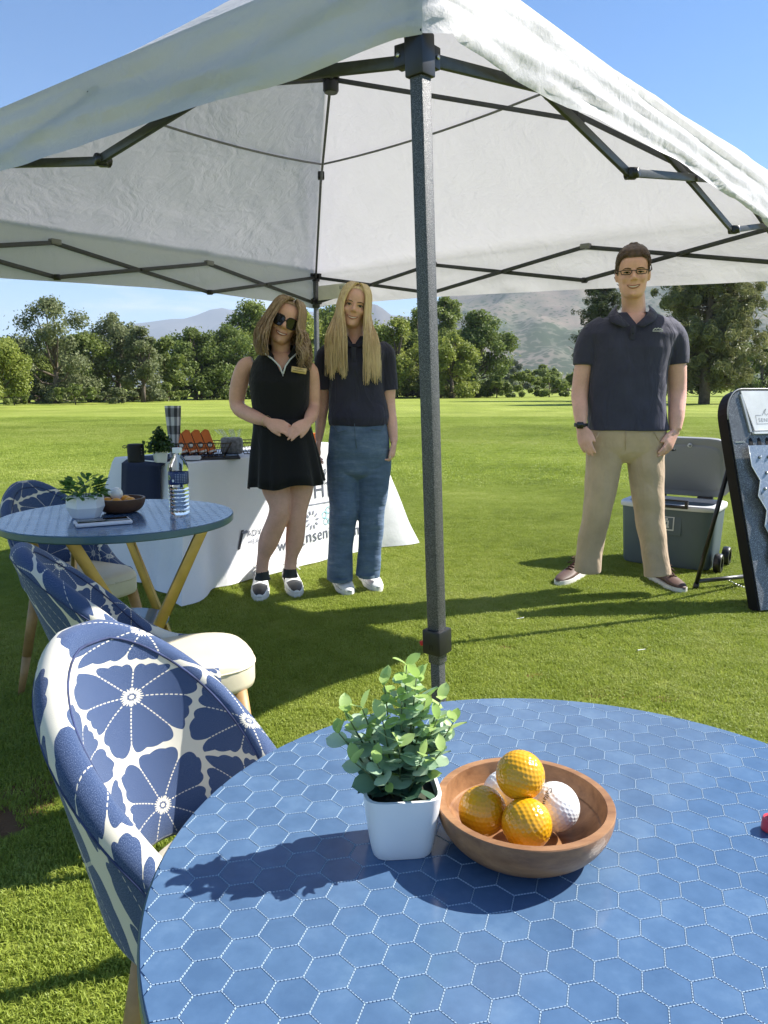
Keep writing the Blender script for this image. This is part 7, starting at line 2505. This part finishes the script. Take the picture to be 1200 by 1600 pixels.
    # black dress: bodice, stand collar with white zip tape, pleated skirt
    bk = cloth_mat('black_jersey', (0.0075, 0.0075, 0.009), 10, .35, .75)
    b = MB()
    b.rings(px_rings([(664, 396, 484, .112, -.005), (645, 396, 482, .112, -.005), (620, 393, 483, .118, -.01), (597, 390, 484, .125, -.012), (580, 392, 485, .115, .0), (566, 396, 480, .095, .01), (556, 404, 471, .075, .018), (549, 414, 462, .062, .022)], Y, 2.4))
    limb(b, [J(420, 560, .02), J(424, 549, .018), J(426, 541, .015)], [(.05, .05), (.048, .05), (.044, .05)], 18)
    limb(b, [J(457, 560, .02), J(454, 549, .018), J(453, 541, .015)], [(.05, .05), (.048, .05), (.044, .05)], 18)
    me = remesh(b.V, b.F, 0.0055, 4, .5, fold_deform(.003, 6))
    zv = J(443, 583).z; xc = J(443, 570).x
    cut_mesh(me, lambda c: c.y < Y + .02 and c.z > zv and abs(c.x - xc) < (c.z - zv) * .52, vedge(xc, zv, 0.0, .52))
    dr = link_mesh('dress', shift_mesh(me, O), root, bk)
    tape = mat('white_tape', (0.72, 0.72, 0.74), 0.7)
    for pts in ([(405, 545, -.01), (412, 551, -.062), (426, 561, -.098), (437, 572, -.118), (441.5, 584, -.132)], [(468, 547, -.01), (464, 552, -.062), (453, 562, -.098), (446, 572, -.118), (442.5, 584, -.132)]):
        b = MB(); b.tube([J(*p) - O for p in pts], .0042, 7, None); b.build('zip_tape', tape, dr)
    for A, B in (([(404, 545, -.008), (411, 551, -.060), (425, 561, -.096)], [(418, 537, .0), (421, 545, -.045), (428, 556, -.080)]), ([(469, 547, -.008), (465, 552, -.060), (454, 562, -.096)], [(459, 538, .0), (457, 546, -.045), (450, 556, -.080)])):
        collar(dr, O, [J(*p) for p in A], [J(*p) for p in B], bk, 'collar', .006)
    b = MB(); b.tube([J(442, 584, -.134) - O, J(442, 588, -.137) - O], .003, 6); b.build('zip_pull', M_STEEL, dr)
    # name badge
    gm = mat('gold_badge', (0.62, 0.45, 0.20), 0.35, 0.4)
    c = J(467, 578.5, -.112) - O
    Mb = Matrix.Rotation(R(14), 3, 'Z') @ Matrix.Rotation(R(9), 3, 'Y')
    bd_ = MB().box(c, (.078, .005, .030), Mb, .003).build('name_badge', gm, dr, True, 40)
    for dz, w in ((.005, .045), (-.005, .060)):
        MB().box(c + Mb @ Vector((0, -.0032, dz)), (w, .001, .0035), Mb).build('badge_print', mat('badge_print_brown', (0.25, 0.16, 0.06), 0.6), dr, False)
    # skirt
    rings_ = []
    NSK = 96
    spec = [(655, 397, 483, .110, 0), (672, 396, 486, .118, .25), (695, 393, 491, .130, .6), (720, 391, 497, .140, .85), (740, 390, 501, .150, 1.0), (757, 389, 505, .158, 1.1)]
    for (py, xl, xr, dep, pl) in spec:
        a, c2 = at_y(xl, py, Y), at_y(xr, py, Y)
        rg = []
        for j in range(NSK):
            an = 2 * math.pi * j / NSK
            co_, s = math.cos(an), math.sin(an)
            rr = 1 / (abs(co_) ** 2.3 + abs(s) ** 2.3) ** (1 / 2.3)
            pw = 1 + .045 * pl * (math.sin(an * 11 + 1.5 * math.sin(an * 3)) + .5 * math.sin(an * 7 + 2))
            rg.append(Vector(((a.x + c2.x) / 2 + (c2.x - a.x) / 2 * rr * co_ * pw, Y - .005 + dep * rr * s * pw, a.z + .008 * pl * math.sin(an * 5 + 1) - .012 * pl * co_ * -1)) - O)
        rings_.append(rg)
    b = MB(); b.rings(rings_, True, False); sko = b.build('skirt', bk, root)
    so = sko.modifiers.new('t', 'SOLIDIFY'); so.thickness = .003
    # bracelet, socks, sneakers
    b = MB(); b.lathe([(.029, -.001), (.031, 0), (.029, .001)], (0, 0, 0), 20)
    br = Vector(w1) + (J(392, 649, -.07) - w1) * .12
    q = (J(392, 649, -.07) - w1).to_track_quat('Z', 'Y').to_matrix()
    b.V = [q @ v + br - O for v in b.V]; b.build('bracelet', mat('fine_gold', (0.75, 0.6, 0.3), 0.3, 0.9), root)
    for x, y, dy in ((410, 897, .028), (453, 893, .043)):
        b = MB(); p = J(x, y, dy); limb(b, [p + Vector((0, 0, .018)), p, p + Vector((0, 0, -.03))], [(.0315, .036), (.0320, .037), (.033, .045)], 16); b.V = [v - O for v in b.V]; b.build('sock', M_BLACKL, root)
    shoe(root, O, at_z(408, 905, 0) + Vector((0, .045, 0)), at_z(405, 942, 0) + Vector((0, .01, 0)), M_WHITEL, M_SOLEW, M_LACE, None, M_BLACKL, M_BLACKL, .026)
    shoe(root, O, at_z(447, 902, 0) + Vector((0, .045, 0)), at_z(464, 935, 0) + Vector((0, .01, 0)), M_WHITEL, M_SOLEW, M_LACE, None, M_BLACKL, M_BLACKL, .026)
build_woman_dress()

# ------------------------------------------------------------------ the blonde woman in the polo shirt
def build_woman_jeans():
    Y = 4.24
    O = Vector((at_z(553, 927, 0).x, Y, 0))
    root = empty('person', O, 0, 'person with long straight blonde hair in a navy polo shirt and blue jeans', 'person', 'people standing at the tent')
    sk = skin_mat('skin_peach', (0.82, 0.465, 0.365), (0.89, 0.525, 0.42))
    J = lambda x, y, dy=0.0: at_y(x, y, Y + dy)
    hd = Head(J(553.5, 479, -.01), 0.222, 1.0, R(12), R(3), R(2), 1.0)
    b = MB(); hd.skin(b)
    limb(b, [hd.W((0, .018, -.062)), J(555, 517, .015), J(556, 534, .03)], [(.043, .046), (.043, .047), (.07, .055)], 20)
    b.rings(px_rings([(700, 520, 602, .085, .0), (655, 524, 598, .08, 0), (610, 524, 594, .085, 0), (575, 520, 597, .095, .0), (550, 517, 600, .085, .01), (538, 524, 594, .07, .015), (530, 540, 572, .05, .02)], Y))
    limb(b, [J(519, 545, .02), J(508, 560, .02), J(505, 595, .03), J(506, 625, .05), J(502, 655, .05), J(498, 688, .03)], [(.042, .042), (.044, .044), (.038, .038), (.033, .033), (.030, .030), (.021, .021)])
    limb(b, [J(596, 545, .02), J(604, 560, .02), J(607, 595, .02), J(607.5, 630, .03), J(612, 660, .0), J(615.5, 690, -.03)], [(.042, .042), (.044, .044), (.042, .042), (.036, .036), (.031, .031), (.0225, .0215)])
    hand(b, J(498, 689, .03), Vector((-.05, -.10, -1)), (0.9, 0, 0.0), 0.86, (.35, .35, .4, .45), 1, .35, .4, .021, .6)
    wr = J(615.5, 691, -.03)
    tips = hand(b, wr, Vector((-.08, -.12, -1)), (-0.95, 0.15, 0.0), 0.90, (.75, .85, .9, .95), -1, .30, .4, .022, .8)
    for kn in ([J(537, 700), J(539, 800, -.01), J(532, 905, .02)], [J(584, 700), J(580, 800), J(573, 900, .04)]):
        limb(b, kn, [.070, .05, .036])
    me = shift_mesh(remesh(b.V, b.F, 0.0048, 3), O)
    link_mesh('body', me, root, sk)
    hd.features(root, True, mat('ash_brow', (0.09, 0.05, 0.03), 0.8), mat('lip_pink', (0.44, 0.17, 0.15), 0.4), 1.0, 0.9, O)
    nails = mat('white_nail', (0.85, 0.83, 0.82), 0.25)
    for tp, d, pn in tips[:5:2] + tips[4:5]:
        MB().ball(tp - O - d * .004 - pn * .004, (.0045, .0045, .0075), 6).build('nail', nails, root)
    # long straight hair parted near the middle
    hm = hair_mat('blonde_hair', (0.62, 0.425, 0.22), (0.98, 0.78, 0.50), (130, 130, 4))
    hb = MB(); g = random.Random(31); k = hd.k
    for s in (-1, 1):
        for i in range(420):
            u = (i + g.random()) / 420
            phi = s * (0.66 + 2.34 * u)
            off = .008 + .014 * g.random()
            y0 = (-.055 + .13 * u) * k
            p0 = Vector((.004 + s * .003, y0, hd.S(.985, 0, .010).z + .002 - .0 * u))
            ps = [hd.W(p0), hd.W(hd.S(.94, phi * (.50 + .4 * u), off + .003)), hd.W(hd.S(.82, phi * (.76 + .2 * u), off + .005)), hd.W(hd.S(.64, phi * (.95 + .05 * u), off + .008)), hd.W(hd.S(.44, phi * 1.02, off + .010))]
            e = ps[-1]
            front = u < .55
            zend = J(550, (588 if s < 0 else 597) - 34 * g.random() ** 1.5 + 6 * math.sin(u * 23) + 3 * math.sin(u * 71), 0).z if front else J(550, 575, 0).z
            hx = J(553.5, 560).x
            if front:
                v = u / .55
                if s < 0: tx = J(544 - 33 * (v ** .8) + g.uniform(-2, 2), 580).x
                else: tx = J(570 + 24 * (v ** .8) + g.uniform(-2, 2), 580).x
                ty = Y - .135 + .045 * v + g.uniform(-.012, .012)
                top_y = e.y
            else:
                v = (u - .55) / .45
                tx = hx + s * (.12 - .11 * v); ty = Y + .125 + .02 * g.random()
            m = 7
            for j in range(1, m + 1):
                f = j / m
                ff = min(1, f * 1.35); sm = ff * ff * (3 - 2 * ff)
                q = Vector((e.x + (tx - e.x) * sm, e.y + (ty - e.y) * min(1, sm * 1.25), e.z + (zend - e.z) * f))
                q += Vector((math.sin(f * 5 + i) * .003, 0, 0))
                ps.append(q)
            lock(hb, [q - O for q in ps], .0028 + .0026 * g.random(), .0022, 5, .05, 2)
    V = []; F = []; NPH = 40
    for i in range(15):
        for j in range(NPH):
            phi = -math.pi + 2 * math.pi * j / NPH
            lo = float(np.interp(abs(phi), [0, .35, .65, .95, 1.2, 1.6, 3.15], [.895, .885, .80, .60, .42, .22, .12]))
            f = lo + (1 - lo) * i / 14
            V.append(hd.W(hd.S(f, phi, .007 * min(1, .3 + i / 3))) - O)
    for i in range(14):
        for j in range(NPH): F.append((i * NPH + j, i * NPH + (j + 1) % NPH, (i + 1) * NPH + (j + 1) % NPH, (i + 1) * NPH + j))
    hb.add(V, F)
    hb.build('hair', hm, root)
    # polo
    navy = cloth_mat('navy_polo_soft', (0.036, 0.035, 0.060), 11, .6)
    b = MB()
    b.rings(px_rings([(664, 515, 606, .105, .0), (652, 513, 608, .110, -.004), (630, 514, 605, .108, .0), (600, 515, 599, .110, -.002), (572, 513, 600, .118, -.008), (552, 509, 605, .108, .0), (540, 514, 601, .090, .012), (532, 524, 590, .076, .018), (526, 536, 577, .064, .02)], Y, 2.4))
    limb(b, [J(524, 550, .02), J(511, 556, .02), J(507, 580, .022), J(506.5, 608, .026)], [(.066, .066), (.060, .060), (.052, .054), (.049, .054)], 20)
    limb(b, [J(592, 550, .02), J(603, 556, .02), J(606, 582, .02), J(608, 611, .02)], [(.066, .066), (.060, .060), (.053, .055), (.050, .056)], 20)
    me = remesh(b.V, b.F, 0.0055, 5, .5, fold_deform(.006, 15, (7, 7, 9)))
    zv = J(553, 538).z; xc = J(554, 530).x
    cut_mesh(me, lambda c: c.y < Y + .02 and c.z > zv and abs(c.x - xc) < .006 + (c.z - zv) * .62, vedge(xc, zv, .006, .62))
    sh = link_mesh('polo_shirt', shift_mesh(me, O), root, navy)
    for A, B in (([(536, 522, .02), (540, 529, -.045), (552, 540, -.098)], [(531, 524, .018), (533, 532, -.052), (546, 542, -.104)]), ([(575, 522, .02), (571, 529, -.045), (556, 540, -.098)], [(580, 524, .018), (579, 532, -.052), (563, 542, -.104)])):
        collar(sh, O, [J(*p) for p in A], [J(*p) for p in B], navy)
    MB().box(J(552.5, 557, -.121) - O, (.024, .006, .095), Matrix.Rotation(R(8), 3, 'X'), .001).build('placket', navy, sh)
    for yy in (548, 558):
        MB().ball(J(552.5, yy, -.1245 - (.001 if yy > 550 else -.006)) - O, (.0045, .0025, .0045), 6).build('button', M_BLACKP, sh)
    # jeans
    dm = denim()
    b = MB()
    b.rings(px_rings([(748, 540, 582, .05, .0), (738, 524, 598, .085, .0), (722, 515, 607, .100, .0), (705, 513, 609, .110, .0), (688, 513, 608, .110, .0), (668, 516, 606, .104, .0), (657, 518, 604, .098, .0)], Y, 2.5))
    limb(b, [J(541, 690), J(538, 720), J(537, 755), J(537, 800, -.015), J(532.5, 850, .0), J(531, 906, .012)], [(.060, .07), (.080, .098), (.078, .092), (.069, .078), (.060, .070), (.060, .074)], 24)
    limb(b, [J(581, 690), J(584, 720), J(582.5, 755), J(581, 800, .0), J(578.5, 850, .015), J(574.5, 900, .03)], [(.060, .07), (.080, .098), (.077, .092), (.062, .074), (.056, .068), (.053, .070)], 24)
    me = remesh(b.V, b.F, 0.0055, 3, .5, fold_deform(.0025, 22, (6, 6, 12)))
    jn = link_mesh('jeans', shift_mesh(me, O), root, dm)
    thr = mat('denim_seam', (0.10, 0.15, 0.20), 0.85)
    b = MB(); b.tube([J(554, 662, -.112) - O, J(555, 680, -.114) - O, J(557, 700, -.114) - O], .002, 6); b.build('fly_seam', thr, jn)
    for pts in ([(520, 665, -.085), (528, 676, -.104), (541, 672, -.113)], [(602, 663, -.085), (594, 673, -.104), (580, 671, -.113)]):
        b = MB(); b.tube([J(*p) - O for p in pts], .003, 6); b.build('pocket_seam', thr, jn)
    for x, y, dy, rx, ry in ((531, 905, .012, .0605, .0745), (574.5, 899, .03, .0535, .0705)):
        p = J(x, y, dy) - O
        b = MB(); b.rings([[p + Vector((rx * math.cos(2 * math.pi * j / 28), ry * math.sin(2 * math.pi * j / 28), z)) for j in range(28)] for z in (-.006, .012)], False, False); b.build('hem', thr, jn)
    # bracelets, shoes
    q = (J(612, 660, .0) - wr).to_track_quat('Z', 'Y').to_matrix()
    for f in (.25, .45):
        b = MB(); b.lathe([(.0245, -.001), (.0262, 0), (.0245, .001)], (0, 0, 0), 20)
        c = Vector(wr) + (J(612, 660, .0) - wr) * f
        b.V = [q @ v + c - O for v in b.V]; b.build('bracelet', mat('rose_gold', (0.75, 0.45, 0.3), 0.3, 0.9), root)
    shoe(root, O, at_z(519, 906, 0) + Vector((0.005, .04, 0)), at_z(543, 932, 0) + Vector((.01, .0, 0)), M_WHITEL, M_SOLEW, M_LACE)
    shoe(root, O, at_z(564, 902, 0) + Vector((0.0, .05, 0)), at_z(588, 926, 0) + Vector((.01, .0, 0)), M_WHITEL, M_SOLEW, M_LACE)
build_woman_jeans()
